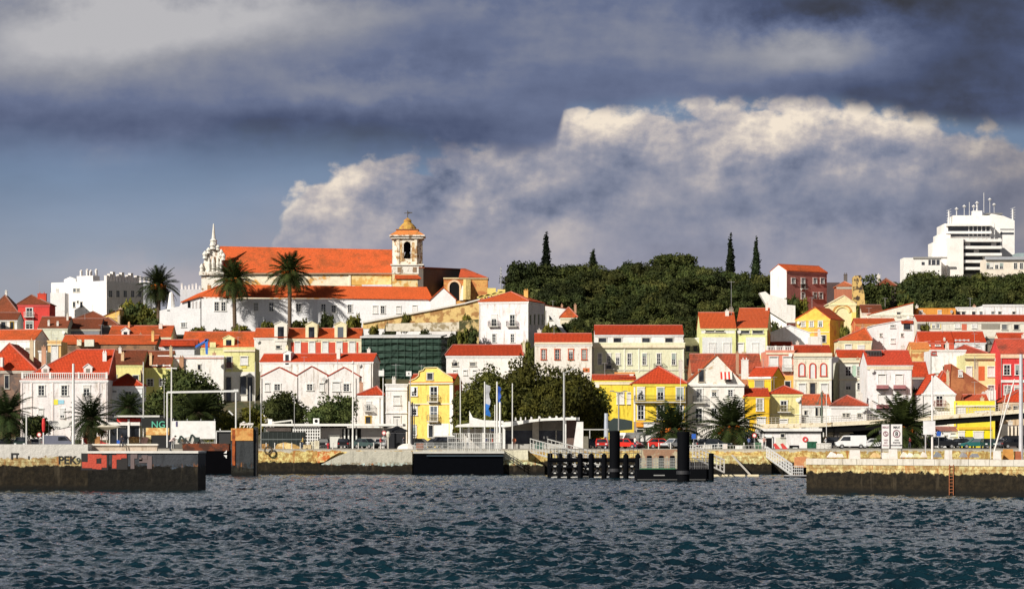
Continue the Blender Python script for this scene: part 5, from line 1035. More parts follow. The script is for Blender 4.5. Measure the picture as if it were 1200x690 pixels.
# ---------------------------------------------------------------- trees
FD = foliage((.014, .026, .009), (.062, .078, .024)); FM = foliage((.024, .036, .009), (.15, .15, .03), 'olive'); FP = foliage((.008, .016, .006), (.036, .052, .016), 'palm'); FC = foliage((.008, .016, .007), (.022, .036, .014), 'cypress')
BARK = plain((.10, .07, .045), .95)
def crown_mesh(seed, lobes, n, leaf, mat, name='crown'):
    """many small leaf clumps through the outer shell of uneven lobes, over a dark inner mass of twigs"""
    rng = np.random.default_rng(seed); per = np.array([l[3]*l[4] for l in lobes]); per = per/per.sum(); V_, F_ = [], []
    for (cx, cy, cz, r, rz), p in zip(lobes, per):
        k = int(n*p); d = rng.normal(size=(k, 3)); d /= np.linalg.norm(d, axis=1)[:, None]
        bump = 1+.16*np.sin(d[:, 0]*5+seed)*np.sin(d[:, 1]*6+cx)+.12*np.sin(d[:, 2]*9+cy*3)
        rad = (rng.uniform(.55, 1.0, k)**.5)*bump*(1+(rng.random(k) > .93)*rng.uniform(0, .16, k))
        c = d*rad[:, None]*np.array([r, r, rz])+np.array([cx, cy, cz])
        a = rng.normal(size=(k, 3)); a += d*.9; a /= np.linalg.norm(a, axis=1)[:, None]      # facing roughly outwards
        u = np.cross(a, rng.normal(size=(k, 3))); u /= np.linalg.norm(u, axis=1)[:, None]; v = np.cross(a, u)
        s = leaf*rng.uniform(.5, 1.25, k)[:, None]
        V_.append(np.stack([c-u*s, c+v*s*.5-a*s*.1, c+u*s, c-v*s*.6+a*s*.15], 1).reshape(-1, 3))
    co = np.concatenate(V_); nq = len(co)//4; fs = np.arange(nq*4).reshape(-1, 4).tolist(); vs = co.tolist()
    for (cx, cy, cz, r, rz) in lobes:      # inner mass
        o = len(vs); nu, nv = 9, 6
        for j in range(nv+1):
            th = math.pi*j/nv
            for i in range(nu): ph = 2*math.pi*i/nu; q = .66+.10*math.sin(i*2.3+j*1.7+cx); vs.append((cx+r*q*math.sin(th)*math.cos(ph), cy+r*q*math.sin(th)*math.sin(ph), cz+rz*q*math.cos(th)))
        for j in range(nv):
            for i in range(nu): fs.append((o+j*nu+i, o+(j+1)*nu+i, o+(j+1)*nu+(i+1) % nu, o+j*nu+(i+1) % nu))
    me = bpy.data.meshes.new(name); me.from_pydata(vs, [], fs); me.materials.append(mat); me.update(); return me
def trunk_mesh(h, r, seed, spread):
    rnd = random.Random(seed); m = MB(); top = Vector((rnd.uniform(-.2, .2), rnd.uniform(-.2, .2), h)); m.tube((0, 0, -1.0), top, r, r*.7, 8)
    for i in range(5):
        a = i*1.26+rnd.uniform(-.3, .3); m.tube(top-Vector((0, 0, h*.12*i/4)), top+Vector((math.cos(a)*spread, math.sin(a)*spread, spread*rnd.uniform(.6, 1.1))), r*.45, r*.12, 6)
    return m.mesh('trunk', BARK)
def lobes(seed, R, Hh, n, zc):
    rnd = random.Random(seed); L = [(0, 0, zc, R*.72, Hh*.42)]
    for i in range(n):
        a = i*2.4+rnd.uniform(-.3, .3); q = rnd.uniform(.45, .75)*R; z = zc+rnd.uniform(-.28, .28)*Hh
        L.append((math.cos(a)*q, math.sin(a)*q, z, R*rnd.uniform(.30, .48), Hh*rnd.uniform(.18, .30)))
    return L
def make_tree(name, label, cat, seed, R, Hh, n, leaf, mat, trunk=2.0, nl=9, group=None):
    """R crown radius, Hh crown height; crown sits on a trunk of given height"""
    t = empty(name, (0, 0, 0), 0, label, cat, group)
    inst('crown', crown_mesh(seed, lobes(seed, R, Hh, nl, trunk+Hh*.5), n, leaf, mat), t); inst('trunk', trunk_mesh(trunk+Hh*.2, max(.18, R*.09), seed, R*.5), t); return t
def put_tree(t, px, py_base, Y, sc=1, rz=0, z=None):
    x = U(px, Y); t.location = (x, Y, ter(x, Y) if z is None else z); t.rotation_euler.z = rz; t.scale = (sc, sc, sc) if not isinstance(sc, tuple) else sc; return t
# the wood on the hill: crown tops follow the photo's skyline
protos = [make_tree('evergreen_tree', 'dense dark evergreen tree in the wood on the hilltop', 'tree', 40+i, 4.6, 6.6, 3600, .33, FD if i != 1 else foliage((.026, .038, .012), (.10, .11, .036), 'oak'), 2.2, 10, 'trees of the wood on the hilltop') for i in range(4)]
used = set()
skyl = [(592, 345), (600, 328), (608, 318), (620, 310), (632, 305), (645, 304), (660, 306), (668, 303), (680, 308), (692, 301), (700, 300), (712, 304), (725, 306), (738, 303), (750, 308), (765, 305), (778, 299), (790, 296), (802, 299), (815, 303), (830, 307), (842, 308), (855, 311), (868, 315), (882, 315), (894, 316), (903, 322)]
sk = lambda px: float(np.interp(px, [a for a, b in skyl], [b for a, b in skyl]))
def plant(label, protos_, px, top, Y, i, group, used_, base_h=8.8, mn=.55, mx=1.7, wid=1.0):
    x = U(px, Y); g = ter(x, Y); hh = V(top, Y)-g; sc = hh/base_h; lift = 0
    if sc < mn: lift = hh-base_h*mn; sc = mn
    if sc > mx: sc_z = sc; sc = mx
    else: sc_z = sc
    p = protos_[i % len(protos_)]; t = p if (i % len(protos_)) not in used_ else copy_tree(p); used_.add(i % len(protos_))
    t.location = (x, Y, g+lift); t.rotation_euler.z = i*1.9; t.scale = (sc*wid, sc*wid, sc_z); t['label'] = label; t['category'] = 'tree'; t['group'] = group; return t
rnd = random.Random(12); i = 0
GW = 'trees of the wood on the hilltop'; LW = 'dense dark evergreen tree in the wood on the hilltop'
for row, (Y, drop, x0, x1, st) in enumerate(((735, 2, 604, 905, 17), (712, 12, 600, 905, 17), (690, 24, 606, 900, 18), (668, 38, 618, 895, 18), (645, 52, 640, 892, 19), (622, 66, 662, 815, 18), (600, 78, 690, 812, 20))):
    px = x0
    while px <= x1:
        q = px+rnd.uniform(-4, 4); plant(LW, protos, q, sk(q)+drop+rnd.uniform(-3, 7), Y+rnd.uniform(-6, 6), i, GW, used, mn=.7, wid=rnd.uniform(.8, 1.1)); i += 1; px += st
# the trees below the hospital
GR = 'trees on the right-hand ridge below the hospital'; LR = 'dark rounded evergreen on the right-hand ridge below the hospital'
skr = [(1010, 330), (1022, 320), (1032, 336), (1046, 330), (1056, 322), (1070, 314), (1085, 312), (1098, 315), (1108, 322), (1116, 319), (1130, 318), (1145, 321), (1158, 318), (1175, 314), (1190, 317), (1205, 318)]
s2 = lambda px: float(np.interp(px, [a for a, b in skr], [b for a, b in skr]))
for row, (Y, drop, x0, x1, st) in enumerate(((745, 0, 1054, 1215, 17), (715, 10, 1050, 1215, 19), (685, 22, 1046, 1215, 20), (655, 34, 1050, 1100, 18))):
    px = x0
    while px <= x1: q = px+rnd.uniform(-3, 3); plant(LR, protos, q, s2(q)+drop+rnd.uniform(-1, 6), Y+rnd.uniform(-6, 6), i, GR, used, mn=.6, wid=rnd.uniform(.8, 1.05)); i += 1; px += st
plant('dark tree beside the ruined ochre stone tower on the ridge', protos, 1019, 320, 650, i, None, used, wid=.7); i += 1
def cyp(label, px, top, Y, w, g='cypresses rising over the wood'):
    t = empty('cypress_tree', (0, 0, 0), 0, label, 'cypress', g); hh = 14.0
    L = [(.12*math.sin(z*3), .1*math.cos(z*2), z, r, 2.3) for z, r in ((2.2, .75), (3.6, .95), (5.0, 1.0), (6.4, .98), (7.8, .9), (9.2, .78), (10.6, .6), (11.9, .42), (12.9, .26))]
    inst('crown', crown_mesh(int(px), L, 2600, .24, FC), t); inst('trunk', trunk_mesh(2.0, .22, 3, .3), t)
    x = U(px, Y); g_ = ter(x, Y); s = (V(top, Y)-g_)/13.6; t.location = (x, Y, g_); t.scale = (w, w, s)
cyp('cypress with a broad base at the left end of the wood', 640, 280, 738, 1.55); cyp('small cypress tip in the left part of the wood', 695, 298.5, 742, 1.7)
cyp('left one of the two tall slim cypresses at the right end of the wood', 856, 281, 738, 1.25); cyp('right one of the two tall slim cypresses at the right end of the wood', 886, 285.5, 738, 1.3)
# feathery tree at the left end of the wood
plant('thin feathery tree at the left tip of the wood, beside the antenna mast', protos, 612, 304, 728, 3, None, used, wid=.6)
# quayside round trees
big = make_tree('round_tree', 'huge spreading round tree behind the ferry terminal', 'tree', 71, 10.2, 11.6, 24000, .30, FM, 1.2, 16); put_tree(big, 643, 0, 449, 1, .4); big.scale = (.86, .8, 1.05)
bl = make_tree('round_tree', 'dark round tree at the left of the spreading tree behind the terminal, over the flags', 'tree', 77, 5.4, 10.0, 9000, .28, FM, 1.0, 10); put_tree(bl, 573, 0, 446, 1.0, 0); bl.scale = (1.05, .9, 1.1)
b3 = make_tree('round_tree', 'round tree filling the right end of the tree group beside the yellow houses', 'tree', 79, 5.2, 8.6, 8000, .28, FM, .9, 10); put_tree(b3, 686, 0, 455, 1, 1); b3.scale = (1, .9, 1)
lt = make_tree('round_tree', 'big dark dome-shaped tree in front of the white blank-walled house', 'tree', 83, 6.1, 10.6, 12000, .27, FD, 2.2, 12); put_tree(lt, 217, 0, 452, 1, .3)
for k, (px, R, Hh, lab) in enumerate(((333, 4.2, 7.4, 'left one of two round dark trees in front of the three white gables'), (388, 4.1, 7.5, 'right one of two round dark trees in front of the three white gables'), (45, 2.6, 4.0, 'small bushy tree in front of the white manor, left of the white flagpole'), (262, 3.6, 4.6, 'low olive-brown tree right of the dome-shaped tree, beside the lamp posts'), (293, 2.3, 5.4, 'narrow dark tree between the lamp posts and the pair of round trees'))):
    t = make_tree('round_tree', lab, 'tree', 90+k, R, Hh, int(900*R), .25, FD if k < 3 else FM, 1.2, 9); put_tree(t, px, 0, 446-k, 1, k)
# bushes: on the convent terrace and hillside
bp = [inst('bush', crown_mesh(120+k, lobes(120+k, 1.5, 2.2, 6, .8), 700, .2, FD if k else FM), None) for k in range(2)]
GB = 'bushes along the convent terrace'; ub = set()
def bush(px, top, Y, w, label, g=None, i=0):
    b = bp[i % 2] if (i % 2) not in ub else copy_tree(bp[i % 2]); ub.add(i % 2); x = U(px, Y); g_ = ter(x, Y); z1 = V(top, Y); s = w/F*Y/3.0; sz = min(max((z1-g_)/2.0, .5), 2.2*s+.3)
    b.location = (x, Y, z1-2.0*sz); b.scale = (s, s, sz); b.rotation_euler.z = i; tag(b, label, 'bush', g)
LB = 'rounded dark bush along the foot of the white convent wall'
for k, (px, top, w) in enumerate(((232, 382, 22), (254, 384, 22), (278, 379, 24), (292, 384, 12), (315, 375, 22), (330, 378, 14), (351, 373, 26), (362, 378, 10))): bush(px, top, 640, w, LB, GB, k)
bush(381, 364, 632, 20, 'dark rounded shrub standing before the convent windows, right of the hill palms', None, 1)
bush(414, 367, 630, 22, 'thin pale-twigged shrub beside the dark rounded one before the convent', None, 0)
LH = 'dark scrubby bush on the hillside between the houses'; GH = 'scrub on the hillside'
for k, (px, top, Y, w) in enumerate(((438, 380, 625, 14), (455, 377, 618, 18), (475, 366, 630, 14), (500, 383, 600, 20), (548, 367, 628, 14), (552, 380, 600, 18), (541, 385, 590, 18), (530, 388, 585, 12), (150, 350, 690, 40), (165, 352, 680, 40), (178, 358, 670, 36), (140, 358, 675, 22), (160, 366, 655, 40), (176, 370, 650, 30), (641, 378, 596, 20), (653, 384, 590, 22), (680, 382, 590, 24), (930, 344, 622, 20), (941, 349, 622, 16), (906, 374, 606, 18), (913, 382, 590, 20), (985, 360, 620, 16), (1008, 345, 640, 26), (1016, 358, 628, 22), (1085, 378, 570, 14), (1110, 407, 540, 16), (1060, 346, 640, 24), (1035, 346, 645, 16), (990, 380, 580, 14), (625, 405, 560, 14), (618, 398, 575, 14), (665, 388, 580, 30), (760, 380, 585, 40), (800, 378, 585, 30), (812, 395, 560, 14), (975, 428, 545, 14), (1080, 430, 530, 18), (1070, 452, 500, 14), (447, 440, 520, 12), (300, 470, 470, 14))): bush(px, top, Y, w, LH, GH, k)
# ---------------------------------------------------------------- palms
def palm_crown(seed, n, Lf, mat, droop=1.0, up=.5):
    rnd = random.Random(seed); m = MB()
    for i in range(n):
        az = i*2.39996+rnd.uniform(-.15, .15); q = (i+.5)/n; el = math.radians(88-118*q**.95+rnd.uniform(-6, 6)); L = Lf*rnd.uniform(.85, 1.1)*(1-.12*(1-q)); ns = 9
        p = Vector((math.cos(az)*.15, math.sin(az)*.15, .1)); e = el; side = Vector((-math.sin(az), math.cos(az), 0)); ps = [p.copy()]
        for s in range(ns):
            d = Vector((math.cos(az)*math.cos(e), math.sin(az)*math.cos(e), math.sin(e))); p = p+d*(L/ns); ps.append(p.copy()); e -= math.radians((2.5+5.5*q+s*.35)*droop)
        for s in range(ns):
            a, b = ps[s], ps[s+1]; d = (b-a).normalized(); nrm = d.cross(side).normalized()
            m.bar(a, b, .07*(1-s/ns)+.02)
            if s == 0: continue
            for h_ in (0, .5):
                o = a.lerp(b, h_); ll = L*.24*math.sin(math.pi*min(1, (s+h_+.6)/(ns+.6)))**.7+.12
                for sg in (-1, 1):
                    tip = o+side*sg*ll*.85+d*ll*.55-Vector((0, 0, 1))*ll*.28*rnd.uniform(.6, 1.4)
                    w_ = d*(L/ns*.42); m.add([o-w_*.4, o+w_*.6, tip], [(0, 1, 2)])
    return m.mesh('crown', mat)
def palm(label, px, base_py, crown_py, Y, Lf, seed, tr=.42, n=58, z=None, group=None, fruit=True, droop=1.0, lean=0):
    x = U(px, Y); g = ter(x, Y)-.3 if z is None else z; t = empty('palm_tree', (x, Y, g), 0, label, 'palm tree', group); hh = V(crown_py, Y)-g
    inst('crown', palm_crown(seed, n, Lf, FP, droop), t, (lean, 0, hh))
    m = MB(); k = 8; r = tr
    prof = []
    for i in range(int(hh/.3)+1):
        zz = i*.3; rr = r*(1.25 if zz < .8 else 1.0)*(1+(.07 if i % 2 else 0)); prof.append((rr, zz))
    prof += [(r*1.7, hh-.4), (r*1.5, hh+.3), (.1, hh+.7)] if tr > .3 else [(r, hh)]
    m.lathe(0, 0, prof, 10); m.v = [(a+lean*(c/max(hh, .1)), b, c) for a, b, c in m.v]; m.build('trunk', plain((.13, .09, .06), .95), t)
    rs = random.Random(seed+50); sk_ = MB()
    for i in range(16 if tr < .5 else 26):
        a = i*2.4+rs.uniform(-.2, .2); ll = Lf*rs.uniform(.35, .6); p0 = Vector((math.cos(a)*.4, math.sin(a)*.4, -.1)); p1 = p0+Vector((math.cos(a)*ll*.42, math.sin(a)*ll*.42, -ll*.45)); p2 = p1+Vector((math.cos(a)*ll*.05, math.sin(a)*ll*.05, -ll*.6)); sd_ = Vector((-math.sin(a), math.cos(a), 0))*.28
        sk_.add([p0-sd_*.3, p0+sd_*.3, p1+sd_, p1-sd_], [(0, 1, 2, 3)]); sk_.add([p1-sd_, p1+sd_, p2+sd_*.4, p2-sd_*.5], [(0, 1, 2, 3)])
    so_ = sk_.build('dead_fronds', plain((.13, .085, .04), .95), t); so_.location = (lean, 0, hh)
    if fruit:
        rnd = random.Random(seed); f = MB()
        for i in range(7):
            a = i*.9+rnd.uniform(-.2, .2)
            for k in range(26): q = Vector((math.cos(a)*rnd.uniform(1.1, 1.9), math.sin(a)*rnd.uniform(1.1, 1.9), rnd.uniform(-.7, .5)))+Vector((rnd.gauss(0, .12), rnd.gauss(0, .12), 0)); s = .16; f.add([q+Vector((-s, 0, 0)), q+Vector((0, -s, 0)), q+Vector((s, 0, 0)), q+Vector((0, 0, s)), q+Vector((0, 0, -s))], [(0,1,3), (1,2,3), (0,4,1), (1,4,2), (0,3,4), (2,4,3)])
            f.tube((math.cos(a)*.3, math.sin(a)*.3, 0), (math.cos(a)*1.0, math.sin(a)*1.0, .1), .04, n=4)
        o = f.build('fruit', plain((.62, .16, .02)), t); o.location = (lean, 0, hh)
    return t
GP = 'three tall palms on the hill'
palm('leftmost tall palm on the hill, beside the white apartment block', 186, 385, 336, 655, 5.9, 1, n=72, group=GP, lean=-.1); palm('middle tall palm on the hill, in front of the left end of the church roof', 275.5, 385, 329, 639.5, 6.0, 2, n=72, group=GP, lean=-.3); palm('rightmost tall palm on the hill, in front of the church roof and the convent', 339.5, 385, 320, 639.5, 6.2, 3, n=72, group=GP)
GQ = 'palms along the quay'
palm('spreading palm at the left edge of the quay', 8, 505, 488, 425, 5.2, 4, .6, group=GQ, fruit=False); palm('spreading palm on the quay just right of the white flagpole', 107, 505, 492, 425, 4.4, 5, .5, group=GQ, fruit=False)
palm('small palm in front of the pyramid-roofed cottage', 151, 505, 479, 440, 3.3, 6, .4, group=GQ, fruit=False); palm('low golden-green palm below the dome-shaped dark tree', 232, 505, 486, 438, 5.0, 7, .6, group=GQ, fruit=False)
palm('bushy palm with orange fruit in front of the yellow house with the long balcony', 787, 520, 506, 425, 5.6, 8, .8, 74, group=GQ, droop=.95); palm('large bushy palm left of the white quay building', 856, 520, 503, 425, 6.2, 9, .85, 78, group=GQ, droop=.95)
palm('large dark palm behind the two speed limit boards', 1058, 520, 503, 425, 6.4, 10, .85, 78, group=GQ, droop=.9)
# ---------------------------------------------------------------- vehicles
TYRE = plain((.02, .02, .02), .9); RIM = plain((.5, .5, .5), .3, .6)
def _prof(kind):
    """side outline of the body and of the glass house: x forward, z up, metres"""
    if kind == 'van':   return 4.4, 1.75, [(-2.2, .35), (2.15, .35), (2.2, .85), (1.75, 1.12), (1.2, 1.75), (.9, 1.88), (-2.1, 1.9), (-2.2, 1.6)], [(1.62, 1.14), (1.15, 1.70), (.15, 1.72), (.15, 1.14)], None
    if kind == 'bigvan': return 5.2, 1.95, [(-2.6, .4), (2.5, .4), (2.6, .95), (2.2, 1.2), (1.7, 1.95), (1.5, 2.3), (-2.5, 2.35), (-2.6, 2.1)], [(2.1, 1.25), (1.65, 1.95), (.8, 1.95), (.8, 1.25)], None
    if kind == 'suv':   return 4.5, 1.85, [(-2.2, .4), (2.2, .4), (2.25, .95), (1.2, 1.1), (-2.25, 1.15), (-2.27, .8)], [(1.15, 1.1), (.55, 1.62), (-1.9, 1.66), (-2.15, 1.15)], 1
    if kind == 'estate': return 4.9, 1.75, [(-2.4, .33), (2.4, .33), (2.45, .7), (1.2, .92), (-2.4, .98), (-2.45, .7)], [(1.15, .92), (.45, 1.36), (-1.9, 1.42), (-2.3, .98)], 1
    return 4.0, 1.7, [(-1.95, .32), (1.95, .32), (2.0, .72), (1.05, .9), (-1.9, .98), (-2.0, .75)], [(1.0, .9), (.35, 1.38), (-1.25, 1.42), (-1.85, .98)], 1
def car(label, px, Y, kind, color, facing='R', group='vehicles along the quay', z=None, cat=None):
    L, Wd, body, gl, cab = _prof(kind); x = U(px, Y); g = QH+.135 if z is None else z
    rz = {'R': 0, 'L': math.pi, 'F': -math.pi/2, 'B': math.pi/2, 'FR': -.7, 'FL': math.pi+.7}[facing]
    name = {'van': 'parked_van', 'bigvan': 'parked_van'}.get(kind, 'parked_car')
    t = empty(name, (x, Y, g), rz, label, cat or ('van' if 'van' in kind else 'car'), group); pm = plain(color, .28, .0, .6)
    m = MB(); hw = Wd/2; ch = .12
    inner = [(a*.985, b) for a, b in body]
    m.extr([(a, -hw+ch, b) for a, b in body], (0, 2*(hw-ch), 0)); m.extr([(a*.985, -hw, b*.97+.02) for a, b in body], (0, ch, 0)); m.extr([(a*.985, hw-ch, b*.97+.02) for a, b in body], (0, ch, 0))
    m.build('body', pm, t)
    if cab:
        m = MB(); c_ = MB(); k = .84
        n = len(gl); lo = [(a, s*hw*.93, b) for s in (-1, 1) for a, b in gl]; vs = []
        for s in (-1, 1):
            for a, b in gl: vs.append((a, s*hw*(.93 if b < 1.2 else .76), b))
        m.add(vs, [(0, 1, 2, 3), (7, 6, 5, 4), (0, 4, 5, 1), (1, 5, 6, 2), (2, 6, 7, 3), (3, 7, 4, 0)]); m.build('window', glass(), t)
        rx0, rx1, rz_ = gl[2][0], gl[1][0], gl[1][1]; c_.box(rx0-.05, rx1+.02, -hw*.77, hw*.77, rz_-.02, rz_+.06)
        for s in (-1, 1):
            for i, j in ((0, 1), (2, 3)): c_.bar((gl[i][0], s*hw*(.93 if gl[i][1] < 1.2 else .77), gl[i][1]), (gl[j][0], s*hw*(.77 if gl[j][1] > 1.2 else .93), gl[j][1]), .09)
            xm = (gl[0][0]+gl[3][0])/2; c_.bar((xm, s*hw*.93, gl[0][1]), (xm, s*hw*.78, rz_), .07)
        c_.build('roof', pm, t)
    else:
        for s in (-1, 1):
            m = MB(); m.extr([(a, s*(hw+.012), b) for a, b in gl], (0, .01, 0)); m.build('window', glass(), t)
        m = MB(); i = [k for k in range(len(body)) if body[k][0] > 1 and body[k][1] > 1][:2]; p, q = Vector((body[i[0]][0], 0, body[i[0]][1])), Vector((body[i[1]][0], 0, body[i[1]][1]))
        nn = Vector((q.z-p.z, 0, p.x-q.x)).normalized()*.015; p2, q2 = p.lerp(q, .08)+nn, p.lerp(q, .95)+nn; m.extr([p2+Vector((0, -hw*.82, 0)), p2+Vector((0, hw*.82, 0)), q2+Vector((0, hw*.78, 0)), q2+Vector((0, -hw*.78, 0))], nn); m.build('windscreen', glass(), t)
        m = MB(); m.box(body[0][0]-.02, body[0][0]+.01, -hw*.7, hw*.7, 1.15, 1.6); m.build('rear_window', glass(), t)
    wx = L*.31
    for a in (-wx, wx):
        for s in (-1, 1):
            w = MB(); w.tube((a, s*(hw-.17), .32), (a, s*(hw+.02), .32), .32, n=14); wo = w.build('wheel', TYRE, t); r = MB(); r.tube((a, s*(hw+.021), .32), (a, s*(hw+.035), .32), .19, n=10); r.build('rim', RIM, wo)
    zl = .62 if 'van' not in kind else .8
    for s in (-1, 1):
        m = MB(); m.box(L/2-.12, L/2+.03, s*hw*.68-.15, s*hw*.68+.15, zl-.02, zl+.14); m.build('headlight', plain((.75, .76, .78), .1), t)
        m = MB(); m.box(-L/2-.03, -L/2+.1, s*hw*.8-.1, s*hw*.8+.1, zl, zl+.2); m.build('tail_light', plain((.4, .02, .02), .2), t)
    m = MB(); m.box(L/2-.06, L/2+.05, -hw*.9, hw*.9, .33, .5); m.box(-L/2-.05, -L/2+.06, -hw*.9, hw*.9, .33, .5); m.build('bumper', plain((.05, .05, .055), .6), t)
    return t
DK = (.006, .007, .009)
for a in (('dark hatchback at the left edge of the quay, half behind the palm', 9, 424, 'hatch', DK, 'R'), ('dark green off-roader seen end-on left of the white post', 26, 420, 'suv', (.015, .03, .028), 'F'),
          ('grey-blue van parked beside the white flagpole', 68, 424, 'van', (.14, .15, .20), 'R'), ('white car glimpsed between the posts left of the grey-blue van', 42, 432, 'hatch', (.6, .6, .6), 'F'),
          ('black car seen end-on below the white lattice wall', 379, 424, 'hatch', DK, 'F'), ('black car seen end-on by the striped windows', 403, 426, 'hatch', DK, 'B'), ('dark teal-grey hatchback right of the white lamp post, near the kiosk', 430, 424, 'hatch', (.05, .08, .08), 'FR'),
          ('silver car mostly hidden left of the dark kiosk', 446, 428, 'hatch', (.5, .5, .5), 'F'), ('dark car with two round lamps behind the fence of the landing stage', 526, 415, 'suv', DK, 'FR'), ('black car behind the fence, left of the ferry terminal canopy', 508, 428, 'hatch', (.1, .1, .1), 'L'),
          ('dark blue car right of the white sloping pillar', 695, 424, 'hatch', (.02, .06, .10), 'FL'), ('bright red car left of the tall black pile', 705, 412, 'hatch', (.62, .03, .02), 'F'), ('bright red car right of the tall black pile', 737, 412, 'hatch', (.62, .03, .02), 'FR'),
          ('boxy white van with one dark side window behind the red cars', 737, 430, 'bigvan', (.76, .76, .75), 'FL'), ('dark off-roader between the white van and the white pickup', 756, 430, 'suv', DK, 'F'),
          ('small red car in front of a white cabin, by the palm', 775, 420, 'hatch', (.62, .03, .02), 'R'), ('white van standing just behind the small red car', 768, 429, 'van', (.76, .75, .73), 'R'), ('silver car nose-on beside the thick black pile', 790, 417, 'hatch', (.55, .56, .57), 'FL'),
          ('long black estate car parked between the two quay palms', 837, 414, 'estate', (.012, .018, .024), 'R'), ('grey car behind the black estate car', 812, 424, 'hatch', (.45, .46, .47), 'F'), ('white van facing left beside the white quay building', 997, 418, 'van', (.78, .79, .80), 'L'), ('small white pickup behind the white van', 1023, 424, 'hatch', (.72, .73, .75), 'L'),
          ('dark car under the footbridge by the blank white board', 1103, 424, 'suv', DK, 'R'), ('black car in the row before the yellow low building', 1122, 430, 'hatch', DK, 'L'), ('teal green car in the row before the yellow low building', 1144, 422, 'estate', (.02, .13, .13), 'L'), ('dark green car nearest the white bollard at the right', 1158, 416, 'hatch', (.01, .05, .04), 'F'),
          ('grey car end-on under the right part of the footbridge', 1170, 430, 'hatch', (.2, .21, .24), 'F'), ('dark car by the orange crates at the right edge', 1190, 425, 'hatch', DK, 'R'), ('navy car behind the teal green one', 1134, 434, 'suv', (.02, .03, .06), 'F')):
    car(*a)
# ---------------------------------------------------------------- quay buildings and shelters
def bldg(name, label, cat, x, Y, z=None): return empty(name, (U(x, Y), Y, QH+.13 if z is None else z), 0, label, cat)
def bxp(t, name, x0, x1, y0, y1, Y, d, mat):
    o = t.location; m = MB(); m.box(U(x0, Y)-o.x, U(x1, Y)-o.x, Y-o.y, Y+d-o.y, V(y1, Y)-o.z, V(y0, Y)-o.z); return m.build(name, mat, t)
Y = 436; t = bldg('market_hall', 'long low grey building with a thin white flat roof and a white lattice screen', 'building', 390, Y)
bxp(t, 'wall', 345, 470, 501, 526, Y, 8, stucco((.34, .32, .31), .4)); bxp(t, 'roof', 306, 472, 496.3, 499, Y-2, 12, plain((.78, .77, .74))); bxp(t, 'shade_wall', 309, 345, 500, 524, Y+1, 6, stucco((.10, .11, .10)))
bxp(t, 'fascia', 312, 341, 501, 505, Y-.8, .3, plain((.5, .42, .38))); bxp(t, 'shutter', 385, 398, 509, 524, Y-.1, .12, plain((.62, .62, .58)))
for i in range(4): bxp(t, 'column', 403+i*4.6, 404.6+i*4.6, 502.5, 524, Y-.3, .3, plain((.72, .72, .70)))
bxp(t, 'dark_opening', 401, 423, 502, 526, Y-.05, .1, DARK)
def lattice():
    o = t.location; m = MB(); Yq = Y-1.5
    m.box(U(343, Yq)-o.x, U(375, Yq)-o.x, Yq-o.y, Yq+.2-o.y, V(501, Yq)-o.z, V(499, Yq)-o.z)
    for i in range(11): x = 343+i*3; 
    for i in range(12): px = 343+i*2.85; m.box(U(px, Yq)-o.x, U(px+1, Yq)-o.x, Yq-o.y, Yq+.15-o.y, V(506 if i < 5 else 523, Yq)-o.z, V(499.5, Yq)-o.z)
    for k in range(6): m.box(U(343 if k < 2 else 357, Yq)-o.x, U(375, Yq)-o.x, Yq-.01-o.y, Yq+.14-o.y, V(504+k*3.6, Yq)-o.z, V(503+k*3.6, Yq)-o.z)
    m.build('lattice', plain((.78, .78, .76)), t)
lattice()
for x, l in ((370.5, 'boxy white air conditioner with a round fan on the low grey building'), (316.5, 'small white roof vent at the left end of the low grey building')):
    m = MB(); Yr = 436; w = .45 if x > 350 else .3; m.box(-w, w, 0, .7, 0, .82 if x > 350 else .7); u = m.build('air_conditioner', plain((.78, .78, .75)), None, (U(x, Yr), Yr, V(496.3, Yr))); tag(u, l, 'air conditioner')
    if x > 350:
        m = MB(); m.tube((0, -.02, .4), (0, .01, .4), .26, n=14); m.build('fan', DARK, u)
m = MB(); m.tube((0, 0, .1), (3.0, 0, .45), .12, n=8); m.tube((3, 0, .45), (3.0, 0, 0), .1, n=8); tag(m.build('roof_duct', plain((.66, .66, .62)), None, (U(319, 436), 436, V(496.3, 436)+.05)), 'pale roof duct lying beside the small white vent', 'duct')
Y = 434; t = bldg('cafe_pavilion', 'glazed cafe pavilion with a red and white fascia and white columns, behind the left pier', 'cafe', 150, Y)
bxp(t, 'roof', 134, 187, 486.5, 488.5, Y-1.5, 9, plain((.70, .69, .66))); bxp(t, 'red_fascia', 137, 165, 490, 494.5, Y-.4, .4, plain((.60, .04, .03))); bxp(t, 'white_fascia', 119, 164, 494.5, 498.3, Y-.6, .6, plain((.78, .76, .72))); bxp(t, 'glazing', 128, 163.5, 498.5, 521, Y, 6, glass())
for x in (128, 137, 149.5, 163): bxp(t, 'column', x, x+(2.4 if x == 149.5 else .9), 491 if x == 149.5 else 498.5, 526, Y-.7 if x == 149.5 else Y-.1, .25, WP)
bxp(t, 'rail', 129, 148, 500, 501.2, Y-.12, .1, WP); bxp(t, 'counter', 100, 117, 511, 522, Y-3, .5, ragged((.60, .36, .14), (.4, .2, .08), .8)); bxp(t, 'counter', 151, 163, 511.5, 522, Y-3, .5, ragged((.62, .42, .18), (.4, .2, .08), .8)); bxp(t, 'red_panel', 98, 101.5, 510.5, 522, Y-3.1, .5, plain((.5, .03, .03)))
m = MB(); Y = 428; m.extr([PT(*p, Y) for p in ((56, 493), (66, 492.5), (84, 492.8), (84, 499), (66, 503), (57, 497))], (0, 3, 0)); m.tube(PT(57, 497, Y+1), PT(57, 524, Y+1), .05); m.tube(PT(84, 497, Y+1), PT(84, 524, Y+1), .05)
